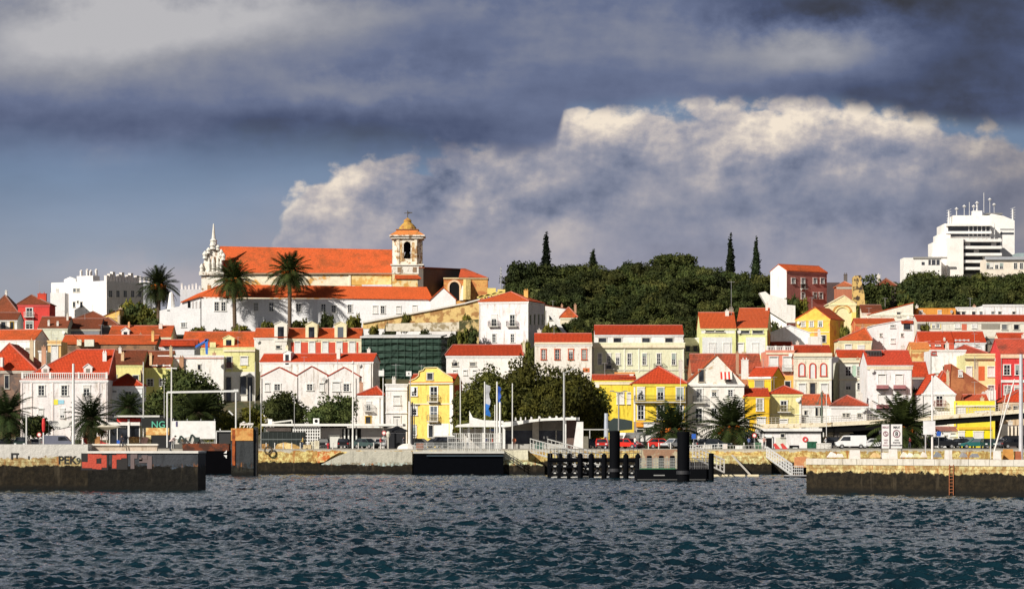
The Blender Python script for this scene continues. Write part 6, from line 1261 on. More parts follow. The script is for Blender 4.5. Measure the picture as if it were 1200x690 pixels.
tag(m.build('canvas_awning', plain((.74, .73, .70))), 'white canvas awning above the grey-blue van', 'awning')
Y = 428; t = bldg('container_kiosk', 'orange-brown kiosk wall with dark shutters and green painted letters, left of the white hoarding', 'kiosk', 185, Y)
bxp(t, 'upper_wall', 171, 198, 501, 509.5, Y, 5, ragged((.62, .34, .12), (.72, .55, .25), .7)); bxp(t, 'dark_wall', 166, 201, 489.5, 501, Y+.2, 5, plain((.008, .010, .010))); bxp(t, 'lower_wall', 177, 200, 509.5, 527, Y+.1, 5, plain((.008, .009, .010))); bxp(t, 'end_panel', 171, 177, 509.5, 521, Y+.05, 5, ragged((.7, .6, .35), (.4, .3, .15), .8))
text('NG', 185.5, 497, 8, Y+.1, (.10, .42, .30), 'painted_letters', t, bold=.02)
for k in range(2): m = MB(); m.bar(PT(165+k*4.5, 521, Y-.3)-t.location, PT(168+k*4.5, 512, Y-.3)-t.location, .2, .5); m.build('slanting_board', plain((.10, .05, .04)), t)
Y = 422; t = bldg('hoarding', 'big blank white hoarding with a small dark notice, behind the rusty barge deck', 'hoarding', 226, Y)
bxp(t, 'panel', 201.5, 252.5, 493, 514, Y, .2, plain((.74, .74, .73), .8)); bxp(t, 'notice', 206, 208, 493.5, 499.5, Y-.05, .05, plain((.08, .07, .16)))
for x in (203, 219, 235, 251): bxp(t, 'post', x, x+.7, 490.5, 526, Y+.21, .12, STEEL)
Y = 414
m = MB(); 
for k, (x0, x1, y0) in enumerate(((202, 214, 514), (214.4, 232, 511), (232.5, 240, 515))): m.extr([PT(x0, 520, Y+k*.3), PT(x1, 520, Y+k*.3), PT(x1-1, y0+4, Y+k*.3), PT((x0+x1)/2, y0, Y+k*.3), PT(x0+1, y0+2, Y+k*.3)], (0, 1.2, 0))
tag(m.build('rubble_heap', ragged((.62, .60, .56), (.2, .2, .2), 1.5), None, None), 'low heap of pale rubble sacks on the rusty barge deck', 'rubble')
for k, (x, y) in enumerate(((222, 511), (209, 512.5))):
    m = MB(); m.bar(PT(x, y+6, Y-.3), PT(x+3, y-2, Y-.3), .16, .3); m.bar(PT(x+3, y-2, Y-.3), PT(x+8, y+3, Y-.3), .14, .25); m.box(U(x+6, Y), U(x+12, Y), Y-.8, Y+.2, V(y+6, Y), V(y+1, Y)) if k == 0 else None
    tag(m.build('scrap_machinery', plain((.02, .035, .03))), ['dark folded crane arm lying on the barge deck before the hoarding', 'small dark winch beside the leaning person on the left pier'][k], 'machinery')
# rusty barge; shade of the void below is a near-black box
Y = 396
t = bldg('rusty_barge', 'rusty brown barge deck over a void painted black, between the left pier and the concrete pillar', 'barge', 245, Y, 0)
bxp(t, 'deck_edge', 214, 268, 519.5, 528, Y, 3, ragged((.20, .06, .03), (.08, .04, .03), .8)); bxp(t, 'hull', 226, 272, 528.01, 560, Y-.4, 3, plain((.002, .002, .003), .9, 0, .03)); bxp(t, 'cabin', 253.5, 270, 505, 519.4, Y+.5, 2, plain((.03, .03, .03)))  # hull: near-black box standing in for the shade of the void under the deck
m = MB(); o = t.location
for a, b in (((253, 505), (271, 505)), ((253.5, 505), (253.5, 520)), ((258, 505), (258, 502))): m.bar(PT(*a, Y+.3)-o, PT(*b, Y+.3)-o, .14)
m.build('rail', plain((.62, .62, .6)), t)
m = MB(); m.extr([PT(262, 531, Y-.6)-o, PT(266, 527, Y-.6)-o, PT(265.5, 531, Y-.6)-o], (0, .1, 0)); m.extr([PT(262, 533, Y-.6)-o, PT(266, 533, Y-.6)-o, PT(265.5, 537, Y-.6)-o], (0, .1, 0)); m.build('draught_mark', WP, t)
# concrete pillar dolphin, shadow under its cap put into the stone colour
Y = 381; t = empty('mooring_dolphin', (U(286, Y), Y, 0), 0, 'square concrete mooring pillar with an ochre rusty cap, standing in the water', 'mooring pillar')
bxp(t, 'pillar', 271, 297, 516, 562, Y, 3.2, harbour(1.1, head=(.045, .05, .055), stone=(.04, .04, .04), weed=(.02, .02, .016))); bxp(t, 'cap', 270.7, 296.6, 501.5, 516, Y-.1, 3.3, ragged((.66, .36, .12), (.50, .20, .06), .9)); bxp(t, 'side_strip', 297.05, 300.5, 500, 562, Y+.3, 3, plain((.02, .022, .026))); bxp(t, 'rust_streak', 272, 275.5, 503, 545, Y-.12, .11, ragged((.40, .10, .03), (.2, .06, .03), .9))  # narrow dark strip down the right side
m = MB(); [m.bar(PT(281+k*4.3, 501, Y+1), PT(283+k*4.3, 495+(k % 2)*3, Y+1), .12) for k in range(4)]; m.bar(PT(281, 497, Y+1), PT(297, 496.5, Y+1), .25); m.lathe(U(285, Y), Y+1, [(.1, V(496, Y)), (.28, V(495, Y)), (.1, V(493.5, Y))], 8)
tag(m.build('navigation_light', plain((.68, .68, .66))), 'white light bracket on top of the square concrete pillar', 'light')
# dark hut and post at 300..330
Y = 412; t = bldg('skip_container', 'long dark green-black container on the quay below the pair of round trees', 'container', 330, Y)
bxp(t, 'body', 306, 357, 506, 524, Y, 2.2, plain((.008, .014, .013), .7)); bxp(t, 'rim', 305.5, 357.5, 514, 515.2, Y-.06, 2.3, plain((.12, .14, .14)))
for i in range(9): bxp(t, 'rib', 309+i*5.4, 309.7+i*5.4, 506.3, 523.5, Y-.05, .05, plain((.04, .05, .05)))
Y = 408; m = MB(); m.extr([PT(*p, Y) for p in ((319, 528), (325, 520), (333, 518), (345, 520.5), (352, 524), (358, 528))], (0, 2.5, 0)); tag(m.build('gravel_heap', ragged((.78, .60, .30), (.45, .28, .10), 1.1), None), 'pale yellow gravel heap on the quay in front of the dark container', 'gravel heap')
for x, y, r in ((314.5, 527.5, 4.6),):
    Y = 397.4; m = MB()
    for i in range(16): a, b = 2*math.pi*i/16, 2*math.pi*(i+1)/16; m.tube((U(x, Y)+math.cos(a)*.5, Y, V(y, Y)+math.sin(a)*.5), (U(x, Y)+math.cos(b)*.5, Y, V(y, Y)+math.sin(b)*.5), .13, n=6)
    tag(m.build('tyre_fender', plain((.10, .07, .04), .9)), 'old tyre fender hanging on the ochre quay wall by the pillar', 'tyre')
Y = 404
for k, (x0, x1, y0) in enumerate(((363, 367, 517), (368, 374, 516))): 
    m = MB(); m.box(U(x0, Y), U(x1, Y), Y, Y+.8, QH+.13, V(y0, Y)); tag(m.build('concrete_block', stucco((.66, .62, .48), .6), None, None), ['narrow left one of two cream concrete blocks on the quay edge by the black car', 'broad right one of two cream concrete blocks on the quay edge by the black car'][k], 'block')
m = MB(); m.lathe(U(384.5, Y), Y, [(.08, QH+.13), (.09, QH+.5), (.22, QH+.6), (.22, QH+.85), (.05, QH+.95)], 10); tag(m.build('mooring_bollard', plain((.5, .03, .04))), 'small red-topped bollard on the quay below the black car', 'bollard')
m = MB(); Y = 397.9; m.extr([PT(*p, Y-.9) for p in ((372, 529), (400, 528.5), (388, 535), (380, 541), (372, 542))], (0, .8, 0)); tag(m.build('rusty_patch', ragged((.55, .16, .05), (.70, .56, .25), 1.0)), 'rust-red broken face of the quay wall left of the concrete apron', 'quay wall patch')
# dark pyramid-roofed kiosk
Y = 418; t = bldg('kiosk', 'dark kiosk with a pointed black roof in front of the narrow white house', 'kiosk', 465, Y)
x0, x1 = U(455, Y)-t.location.x, U(475, Y)-t.location.x; w = x1-x0; zb = V(505.5, Y)-t.location.z
m = MB(); m.box(x0, x1, 0, w, 0, zb); m.build('wall', plain((.008, .009, .013)), t); m = MB(); r = .35; m.add([(x0-r, -r, zb), (x1+r, -r, zb), (x1+r, w+r, zb), (x0-r, w+r, zb), (x0-r, -r, zb+.14), (x1+r, -r, zb+.14), (x1+r, w+r, zb+.14), (x0-r, w+r, zb+.14), ((x0+x1)/2, w/2, V(498.5, Y+1)-t.location.z)], [(3,2,1,0), (0,1,5,4), (1,2,6,5), (2,3,7,6), (3,0,4,7), (4,5,8), (5,6,8), (6,7,8), (7,4,8)]); m.tube(((x0+x1)/2, w/2, zb+.8), ((x0+x1)/2, w/2, V(491, Y)-t.location.z), .05, n=5); m.build('roof', plain((.010, .011, .014), .6), t)
m = MB(); m.box(x0-.05, x1+.05, -.06, -.003, zb-.25, zb-.1); m.build('trim', plain((.3, .3, .32)), t)
m = MB(); Y = 410; m.lathe(U(455, Y), Y, [(.07, QH), (.07, V(513, Y)), (.2, V(512, Y)), (.33, V(508, Y)), (.2, V(505.5, Y)), (.05, V(505, Y))], 10); tag(m.build('street_lamp', plain((.6, .58, .5))), 'short lamp with a pale egg-shaped globe in front of the dark kiosk', 'lamp')
m = MB(); Y = 402; m.lathe(U(478, Y), Y, [(1.5, QH+.13), (1.35, QH+.5), (.7, QH+.85), (.1, QH+.9)], 12); tag(m.build('white_mound', plain((.72, .70, .66), .8)), 'low white tarpaulin-covered mound at the end of the quay beside the dark landing stage', 'covered mound')
# ---------------------------------------------------------------- landing stage (dark)
def railing(name, label, pts, Y, h, n, mat, cat='railing', r=.03, rails=3, post=None, par=None, grp=None, d=0.0):
    """posts and rails following pixel points along the base; h in metres"""
    m = MB(); L = [PT(px, py, Y+(k*d)) for k, (px, py) in enumerate(pts)]; o = Vector((0, 0, 0)) if par is None else par.location
    L = [p-o for p in L]
    for a, b in zip(L, L[1:]):
        for k in range(rails): m.tube(a+Vector((0, 0, h*(k+1)/rails)), b+Vector((0, 0, h*(k+1)/rails)), r, n=5)
        for i in range(n+1): p = a.lerp(b, i/n); m.tube(p, p+Vector((0, 0, h)), r*(1.5 if post and i % post == 0 else .8), n=5)
    ob = m.build(name, mat, par)
    return tag(ob, label, cat, grp) if par is None else ob
Y = 392; t = empty('landing_stage', (U(540, Y), Y, 0), 0, 'long steel landing stage with a pale edge and its shaded side painted black, left of the concrete steps', 'landing stage')
bxp(t, 'deck', 484, 591, 528.5, 531, Y, 6, plain((.55, .54, .50), .8)); bxp(t, 'hull', 484.5, 590, 531.02, 557.5, Y+.2, 5.6, plain((.002, .0025, .004), .85, 0, .03)); bxp(t, 'fender_beam', 500, 590, 533, 534.5, Y-.1, .25, plain((.03, .05, .07)))  # near-black hull: dark shade of the recess put into its colour
railing('railing', None, [(486, 528.5), (588, 528.5)], Y+.6, 1.15, 74, plain((.42, .43, .42)), par=t, post=8, rails=3, r=.028)
railing('railing', None, [(525, 528.4), (588, 528.4)], Y+4.5, 2.4, 26, plain((.66, .66, .64)), par=t, post=4, rails=4, r=.035)
m = MB(); Y = 393; m.extr([PT(*p, Y) for p in ((590, 528), (618.5, 527), (619, 540), (638, 545), (638, 560), (590, 560))], (0, 5, 0)); tag(m.build('quay_steps_block', harbour(1.45, head=(.70, .66, .50), stone=(.6, .48, .24), cap=.6)), 'cream concrete quay block with an ochre foot below the start of the gangway', 'quay block')
m = MB(); Y = 392
for k in range(3): m.bar(PT(591, 528+k*3.2, Y), PT(613, 541.5+k*3.2, Y), .08)
for k in range(5): m.bar(PT(593+k*4.4, 529+k*2.7, Y), PT(593+k*4.4, 537+k*2.7, Y), .07)
tag(m.build('stair_rail', plain((.06, .06, .05))), 'dark sloping stair railing on the cream quay block', 'railing')
# ---------------------------------------------------------------- ferry terminal
Y = 418; t = bldg('ferry_terminal', 'modern ferry terminal with a sweeping white curved roof, dark glass and a white slanting pylon', 'ferry terminal', 630, Y); o = t.location
L = lambda px, py, Ya=Y: PT(px, py, Ya)-o
prof = [(589, 500.5, 494.5), (598, 499.5, 494), (610, 496.8, 492.6), (622, 494.4, 491.2), (636, 492.8, 490), (650, 492.3, 489.4), (664, 492, 489), (679, 492, 488.8)]
m = MB()
for a, b in zip(prof, prof[1:]): m.extr([L(a[0], a[1], Y-4), L(b[0], b[1], Y-4), L(b[0], b[2], Y-4), L(a[0], a[2], Y-4)], (0, 14, 0))
m.build('curved_roof', plain((.80, .79, .76), .5), t)
m = MB(); m.extr([L(533, 500, Y-3), L(590, 500, Y-3), L(590, 497, Y-3), L(560, 494.5, Y-3), L(536, 497.5, Y-3)], (0, 9, 0)); m.build('canopy_roof', plain((.78, .77, .74), .5), t)
m = MB(); m.extr([L(550, 496, Y+7), L(590, 496, Y+7), L(590, 493, Y+7), L(566, 492, Y+7), L(554, 489, Y+7), L(550, 481, Y+7)], (0, .4, 0)); m.build('roof_fin', plain((.78, .77, .75)), t)
bxp(t, 'glass_wall', 592, 662, 493, 527, Y+1, 8, glass()); bxp(t, 'frieze', 592, 661, 493.5, 502.4, Y+.7, .2, stucco((.24, .22, .20))); bxp(t, 'low_wall', 592, 660, 520, 527, Y-3, .2, stucco((.42, .41, .38))); bxp(t, 'concrete_pillar', 624, 631.5, 493.5, 527, Y-.4, 1, stucco((.46, .42, .36))); bxp(t, 'column', 589, 592, 499, 527, Y-3.4, .4, WP); bxp(t, 'column', 660.5, 663.5, 491.9, 527, Y-3.4, .4, WP)
bxp(t, 'brown_wall', 664, 676, 492.2, 526, Y-1, 3, stucco((.13, .09, .08))); bxp(t, 'transom', 592, 661, 502.5, 504, Y+.85, .15, plain((.28, .26, .22))); bxp(t, 'mullion', 651, 652.5, 504, 520, Y+.8, .2, plain((.4, .38, .34))); bxp(t, 'transom', 632, 661, 516, 517.2, Y+.8, .2, plain((.34, .32, .3)))
for x in (636.5, 640.3): bxp(t, 'ceiling_lamp', x, x+2, 511, 514, Y+.6, .2, plain((.8, .8, .78)))
m = MB(); m.extr([L(671, 530, Y-5), L(683.5, 530, Y-5), L(683.5, 494, Y-5), L(676, 494, Y-5)], (0, 1.2, 0)); m.build('slanting_pylon', plain((.78, .77, .76)), t)
for k, x in enumerate((541, 548, 556, 565, 574, 582)): bxp(t, 'canopy_post', x, x+(2.5 if k % 2 else 1.2), 500, 527, Y-1-(k % 2), .25, plain((.70, .69, .66)))
bxp(t, 'poster', 573.5, 582, 502, 505, Y-.9, .1, plain((.12, .20, .45))); bxp(t, 'back_wall', 543, 588, 502, 526, Y+3, .3, stucco((.55, .52, .48), .7))
for k, (x, y, w, h_) in enumerate(((603, 492, 3, 3), (609, 491, 3, 4), (615, 491, 2, 3.5), (621, 490.5, 4, 4.5), (630, 489, 5, 6), (642, 487, 5.5, 5.5), (650, 486, 5, 7), (656, 487, 5, 3.5), (668, 485, 6, 6), (663, 487, 4, 3))):
    Yk = 424; m = MB(); h_ *= .45; w *= .8; m.extr([PT(x, 492.5, Yk), PT(x+w, 492.5, Yk), PT(x+w*.8, 490-h_*.8, Yk), PT(x+w*.3, 490-h_, Yk)], (0, 1, 0)); tag(m.build('roof_vent', plain((.58, .57, .55))), 'small white vent cowl standing on the curved terminal roof', 'roof vent', 'white cowls along the curved terminal roof')
# flags and poles
def pole(label, px, y0, y1, Y, r, color=(.70, .70, .68), name='pole', cat='pole', grp=None, arm=None, top=None, z=None):
    x = U(px, Y); g = QH+.13 if z is None else z; zt = V(y0, Y); m = MB(); zb = max(g, V(y1, Y)) if z is not None else g
    m.tube((0, 0, 0), (0, 0, zt-g), r, r*.75, 8)
    if arm:
        for dx, dz in arm: m.tube((0, 0, zt-g-.1), (dx, 0, zt-g+dz), .06, n=6); m.box(dx-.32 if dx > 0 else dx-.3, dx+.3, -.14, .14, zt-g+dz-.05, zt-g+dz+.1)
    if top: m.lathe(0, 0, [(.05, zt-g), (top, zt-g+top*.8), (top, zt-g+top*1.6), (.05, zt-g+top*2.3)], 8)
    o = m.build(name, plain(color, .45), None, (x, Y, g)); return tag(o, label, cat, grp)
def flag(p, dx, y0, y1, w, cols, Y):
    m = MB(); n = 8; z0, z1 = V(y0, Y)-p.location.z, V(y1, Y)-p.location.z
    for i in range(n):
        za, zb = z0+(z1-z0)*i/n, z0+(z1-z0)*(i+1)/n; wa, wb = w*(.5+.5*abs(math.sin(i*.9+1))), w*(.5+.5*abs(math.sin((i+1)*.9+1)))
        m.extr([(dx, 0, za), (dx+wa, .12*math.sin(i), za-.25), (dx+wb, .12*math.sin(i+1), zb-.25), (dx, 0, zb)], (0, .03, 0), 0 if i/n < cols[2] else 1)
    m.build('flag', [plain(cols[0]), plain(cols[1])], p)
p = pole('flagpole with a grey and blue flag, leftmost by the terminal', 568, 447, 494, 410, .11, name='flagpole', cat='flagpole', z=QH+.13); flag(p, .1, 450, 486, .75, ((.45, .46, .5), (.02, .16, .55), .6), 410)
p = pole('flagpole with a limp dark blue flag, second by the terminal', 582.5, 447, 494, 410, .14, name='flagpole', cat='flagpole', z=QH+.13); flag(p, .1, 452, 471, .5, ((.02, .08, .40), (.02, .10, .45), .6), 410)
pole('bare thin flagpole, third by the terminal', 600.5, 449, 494, 410, .09, name='flagpole', cat='flagpole')
pole('thick white pole in front of the terminal canopy', 586, 471, 529, 400, .18, (.78, .77, .74)); pole('thinner white pole just left of the thick one at the canopy', 580, 474, 527, 404, .09)
pole('tall grey street lamp with one short arm over the terminal roof', 661, 436, 494, 412, .17, (.42, .43, .43), 'street_lamp', 'street lamp', arm=[(1.3, .4)])
pole('tall white lamp post in front of the long low grey building', 413.5, 427, 523, 412, .12, (.78, .77, .74), 'street_lamp', 'street lamp', top=.2)
pole('slim pale post with a white box, left of the narrow white house', 449, 432, 505, 436, .09); pole('thick two-tone pole with a black side before the yellow stepped-gable house', 480, 470, 525, 402, .22, (.70, .69, .67)); pole('black iron lamp with crossed arms before the yellow stepped-gable house', 485.5, 473, 525, 404, .07, (.03, .03, .03), 'street_lamp', 'street lamp', arm=[(-.5, -.25), (.5, -.25)])
pole('black square post beside the thick two-tone pole', 483, 471, 525, 401.5, .16, (.02, .02, .025))
pole('pale post between the orange side wall and the dark trees', 539.5, 443, 495, 432, .09); pole('thick white flagpole in front of the big white manor', 86, 426, 522, 300, .16, (.80, .78, .75), 'flagpole', 'flagpole', z=3.4)
pole('white post leftmost of three short posts on the left pier', 31, 485, 521, 290, .09, (.74, .74, .72), z=3.4); p = pole('white post with a furled red cloth on the left pier', 51, 489, 521, 290, .08, (.78, .76, .74), z=3.4)
m = MB(); m.lathe(.02, 0, [(.05, 2.1), (.16, 2.3), (.2, 3.0), (.14, 3.5), (.05, 3.6)], 8); m.build('furled_flag', plain((.62, .03, .03)), p)
pole('pale lamp post between the manor and its cottage, left one', 13, 424, 463, 520, .12, (.75, .68, .6), 'street_lamp', 'street lamp', top=.2, z=6); pole('pale lamp post beside the left one, at the left edge', 19, 424, 463, 520, .12, (.75, .68, .6), 'street_lamp', 'street lamp', top=.2, z=6)
pole('slender grey pole before the yellow-green house at the left', 168, 424, 524, 430, .09, (.62, .62, .60)); pole('tall white mast at the dome-shaped dark tree', 201, 430, 524, 428, .13, (.72, .72, .70), arm=[(-.5, -.2), (.5, -.2)]); pole('thin grey pole left of the gantry', 192.5, 450, 524, 432, .06, (.5, .5, .5))
pole('thin pole at the corner of the yellow-green house', 299, 424, 505, 470, .08, (.42, .40, .38)); pole('thin grey post in front of the pair of round trees, left', 306, 461, 500, 424, .06, (.5, .5, .5)); pole('thin grey post against the left round tree', 345, 465, 498, 424, .05, (.4, .4, .4)); pole('pale post near the low olive-brown tree', 293, 452, 500, 424, .07, (.55, .55, .55))
m = MB(); Y = 424; m.bar(PT(196, 459.5, Y), PT(279, 458, Y), .28); m.tube(PT(196, 459.5, Y), PT(196, 524, Y), .12); m.tube(PT(276.5, 458.5, Y), PT(276.5, 524, Y), .12); m.box(U(274, Y), U(279.5, Y), Y-.2, Y+.2, V(459, Y), V(456, Y)); m.bar(PT(268, 481, Y), PT(273, 486, Y), .2)
tag(m.build('goal_gantry', plain((.66, .67, .66))), 'wide white gantry frame spanning in front of the dome-shaped dark tree', 'gantry')
m = MB(); m.box(-.4, .4, -.1, .1, 0, .85); tag(m.build('sign_box', WP, None, (U(447, 436), 435.7, V(440.5, 436))), 'small white box sign on the slim pale post', 'sign'); m = MB(); m.box(-.42, .42, -.1, .1, 0, .75); s_ = tag(m.build('sign_box', WP, None, (U(479, 448), 448, V(440.5, 448))), 'small white box with a dark dot beside the stepped gable', 'sign'); m = MB(); m.tube((0, -.13, .38), (0, -.09, .38), .12, n=8); m.build('dot', DARK, s_); m = MB(); m.tube((.25, .02, -6.5), (.25, .02, 0), .06, n=6); m.build('bracket_post', STEEL, s_)
pole('grey utility pole with bent wires before the yellow house by the big tree', 725, 459, 525, 424, .12, (.28, .28, .27), arm=[(-1.0, .1), (1.0, .1)]); pole('thin white pole before the right corner of the yellow house with the long balcony', 797.5, 437, 505, 440, .05, (.72, .72, .72))
pole('dark statue-like lamp column behind the footbridge', 963, 459, 498, 452, .18, (.10, .13, .10), 'street_lamp', 'street lamp', arm=[(-.7, -1.9), (.7, -1.9)]); pole('thin white pole on the footbridge next to the statue-like lamp', 968.5, 461, 500, 446, .06)
pole('white mast rising before the gabled white house', 1092.5, 440, 534, 262, .10, (.80, .79, .78), 'flagpole', 'mast', z=3.1); pole('slim grey pole on the right pier left of the leaning spar', 1161, 478, 534, 264, .05, (.62, .62, .64), z=3.1); pole('thick grey lamp post at the far right of the right pier', 1196.5, 415, 536, 255, .2, (.52, .54, .58), 'street_lamp', 'street lamp', z=3.1)
m = MB(); Y = 258; m.tube(PT(1165, 529, Y), PT(1189, 444, Y), .08, .05); m.tube(PT(1172, 498, Y), PT(1181, 450, Y), .03); tag(m.build('leaning_spar', plain((.72, .71, .68))), 'white spar leaning to the right over the right pier', 'spar')
# ---------------------------------------------------------------- footbridge at the right
Y = 447; fp = [(885, 497.5), (962, 496), (1010, 493.5), (1060, 490.5), (1110, 486.5), (1160, 483), (1215, 478.5), (1330, 470)]
t = empty('footbridge', (U(1050, Y), Y, QH+.13), 0, 'long footbridge with a weathered cream parapet and a black girder rising to the right', 'footbridge'); o = t.location; L = lambda px, py, Ya=Y: PT(px, py, Ya)-o
m = MB(); g = MB(); r = MB()
for (a, ya), (b, yb) in zip(fp, fp[1:]):
    m.extr([L(a, ya+4), L(b, yb+4), L(b, yb-.8), L(a, ya-.8)], (0, 4, 0))
    if a > 900: g.extr([L(a, ya+10.5, Y+.35), L(b, yb+11, Y+.35), L(b, yb+4.02, Y+.35), L(a, ya+4.02, Y+.35)], (0, 3.3, 0))
    pa, pb = L(a, ya), L(b, yb); n = 16
    for k in (.35, .7, 1.05): r.tube(pa+Vector((0, .1, k)), pb+Vector((0, .1, k)), .035, n=5)
    for i in range(n): p = pa.lerp(pb, i/n); r.tube(p+Vector((0, .1, 0)), p+Vector((0, .1, 1.05)), .03, n=5)
m.build('parapet', ragged((.78, .70, .54), (.46, .34, .20), 1.3, .58), t); g.build('girder', plain((.005, .005, .005), .8, 0, .1), t); r.build('railing', plain((.52, .48, .42)), t)
for px in (978, 1072, 1175): bxp(t, 'pier_column', px, px+6, 496, 528, Y+1, 2, stucco((.12, .11, .1)))
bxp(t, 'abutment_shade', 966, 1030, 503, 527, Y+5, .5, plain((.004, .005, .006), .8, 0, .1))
m = MB(); m.box(U(966, 452), U(995, 452), 451.6, 452, V(512, 452), V(508.5, 452)); m.box(U(966, 452), U(1000, 452), 451.6, 451.9, V(507.5, 452), V(506.5, 452)); tag(m.build('pale_banner', plain((.72, .66, .50))), 'pale strip banner under the dark girder of the footbridge', 'banner')
# ---------------------------------------------------------------- pontoon group in the middle
BL = plain((.003, .0035, .005), .75, 0, .06)
def vpile(label, px, y0, py_w, r, grp, fender=True, name='mooring_pile'):
    Yp = CH*F/(py_w-HY); x = U(px, Yp); t = MB(); zt = V(y0, Yp); t.lathe(0, 0, [(r, -2), (r, zt-.1), (r*.85, zt), (.05, zt+.03)], 12)
    return tag(t.build(name, BL, None, (x, Yp, 0)), label, 'mooring pile', grp), Yp
GPL = 'short black piles of the landing jetty'
Yf = 356
for k, px in enumerate((644.5, 656, 667.5, 680, 693, 708, 733.5, 747.5)):
    Yp = 364-k*2.2; x = U(px, Yp); m = MB(); m.lathe(0, 0, [(.33, -2), (.33, V(531+k*.3, Yp)-.1), (.28, V(531+k*.3, Yp)), (.05, V(531, Yp)+.03)], 10)
    tag(m.build('mooring_pile', BL, None, (x, Yp, 0)), 'short black pile in the row along the landing jetty', 'mooring pile', GPL)
for k, px in enumerate((761, 775, 788, 833.5)):
    Yp = 347 if k < 3 else 331; m = MB(); m.lathe(0, 0, [(.3, -2), (.3, V(531 if k == 3 else 534, Yp)), (.1, V(530.6 if k == 3 else 533.6, Yp))], 10)
    tag(m.build('mooring_pile', BL, None, (U(px, Yp), Yp, 0)), 'short black pile in the row along the landing jetty', 'mooring pile', GPL)
for lab, px, y0, Yp, w in (('tall thick black pile, left one of the two that hold the pontoon', 720.3, 504.5, 352, 12.5), ('tall thick black pile, right one of the two that hold the pontoon', 800.8, 505.5, 329, 14.5)):
    r = w/2/F*Yp; m = MB(); m.lathe(0, 0, [(r, -3), (r, V(y0, Yp)-.1), (r*.93, V(y0, Yp)), (.1, V(y0, Yp)+.02)], 24); p_ = tag(m.build('guide_pile', BL, None, (U(px, Yp), Yp, 0)), lab, 'guide pile'); m = MB(); m.lathe(0, 0, [(r+.1, .9), (r+.1, 1.3)], 24); m.build('collar', plain((.03, .03, .035), .6), p_)
Y = 358; t = empty('landing_jetty', (U(690, Y), Y, 0), 0, 'black timber landing jetty with cross-braced fenders between the short piles', 'jetty'); o = t.location
m = MB(); m.box(U(642, Y)-o.x, U(752, Y)-o.x, 0, 1.4, 2.2, 2.55); m.build('walkway', BL, t)
m = MB()
for z in (.35, 1.3, 2.0): m.box(U(642, Y)-o.x, U(752, Y)-o.x, .1, .35, z, z+.35)
m.build('beam', BL, t)
m = MB()
xs = [U(p, Y)-o.x for p in (644.5, 656, 667.5, 680, 693, 708, 721, 733.5, 747.5)]
for a, b in zip(xs, xs[1:]): m.bar((a, .4, .2), (b, .4, 2.2), .16); m.bar((a, .5, 2.2), (b, .5, .2), .16)
m.build('cross_brace', plain((.05, .05, .055), .6), t)
m = MB(); c_ = (xs[0]+xs[-1])/2
for a, b in zip(xs, xs[1:]): 
    q = (a+b)/2; 
    for z, s in ((2.3, .22), (1.45, .16), (.62, .14)): m.box(q-s, q+s, .02, .09, z, z+s)
m.build('reflector', plain((.62, .62, .60)), t)
m = MB()
for a, b in zip(xs, xs[1:]): m.box(a+.15, b-.35, -.02, .05, .12, .22)
m.build('waterline_board', plain((.55, .54, .50)), t)
railing('railing', None, [(645, 536), (752, 536)], Y+.9, 1.1, 22, plain((.10, .10, .10)), par=t, rails=2, r=.035)
# pontoon
Y = 333; t = empty('pontoon', (U(790, Y), Y, 0), 0, 'floating black pontoon with wire mesh railings and a green edge strip', 'pontoon'); o = t.location
bxp(t, 'hull', 746, 832, 549.5, 566, Y, 6, BL); bxp(t, 'green_strip', 750, 792, 548.4, 549.48, Y+.1, .2, plain((.03, .17, .07))); bxp(t, 'rubbing_strake', 747, 831, 561.2, 562.2, Y-.12, .2, plain((.10, .10, .10))); bxp(t, 'hull_plate', 766, 779, 556, 557.2, Y-.05, .05, plain((.3, .3, .3)))
railing('railing', None, [(750, 549.5), (793, 549.5)], Y+.3, 1.25, 24, plain((.34, .36, .35)), par=t, rails=7, r=.022, post=6); railing('railing', None, [(805, 549.5), (831, 549.5)], Y+.3, 1.25, 16, plain((.06, .06, .07)), par=t, rails=6, r=.025, post=4); railing('railing', None, [(750, 549.5), (830, 549.5)], Y+5.6, 1.25, 30, plain((.3, .3, .3)), par=t, rails=4, r=.02, post=6)
# gangways
def gangway(label, a, b, Ya, Yb, h, wd, mat, n=14, cat='gangway', off=0):
    A, B = PT(*a, Ya), PT(*b, Yb); t = empty('gangway', A, 0, label, cat); A0 = A.copy(); B = B-A; A = Vector((0, 0, 0)); side = Vector((0, wd, 0))
    m = MB(); m.extr([A, B, B+side, A+side], (0, 0, -.14)); m.build('deck', mat, t)
    for s in (Vector((0, 0, 0)), side):
        m = MB(); 
        for k in (0, .34, .67, 1): m.bar(A+s+Vector((0, 0, h*k)), B+s+Vector((0, 0, h*k)), .11 if k in (0, 1) else .05)
        for i in range(n+1): p = A.lerp(B, i/n)+s; m.bar(p, p+Vector((0, 0, h)), .07)
        m.build('railing', mat, t)
    return t
gangway('long grey gangway sloping down to the right from the terminal to the jetty', (621.5, 529), (690, 549), 392, 366, 1.75, 2.0, plain((.52, .52, .50), .6), 18)
gangway('second gangway rail sloping down behind the first, by the white pylon', (642, 527), (708, 546), 400, 376, 1.5, 1.2, plain((.50, .50, .48), .6), 14)
gangway('pale gangway sloping down to the right from the pontoon fence to the float', (812, 535), (849, 553), 385, 352, 1.5, 1.4, plain((.55, .53, .50), .6), 9)
gangway('white gangway sloping down to the small dark float beside the right pier', (899, 535), (928, 556), 394, 366, 1.35, 1.3, plain((.74, .74, .74), .5), 10)
Y = 362; t = empty('small_float', (U(938, Y), Y, 0), 0, 'small dark float with a white handrail at the foot of the white gangway', 'float')
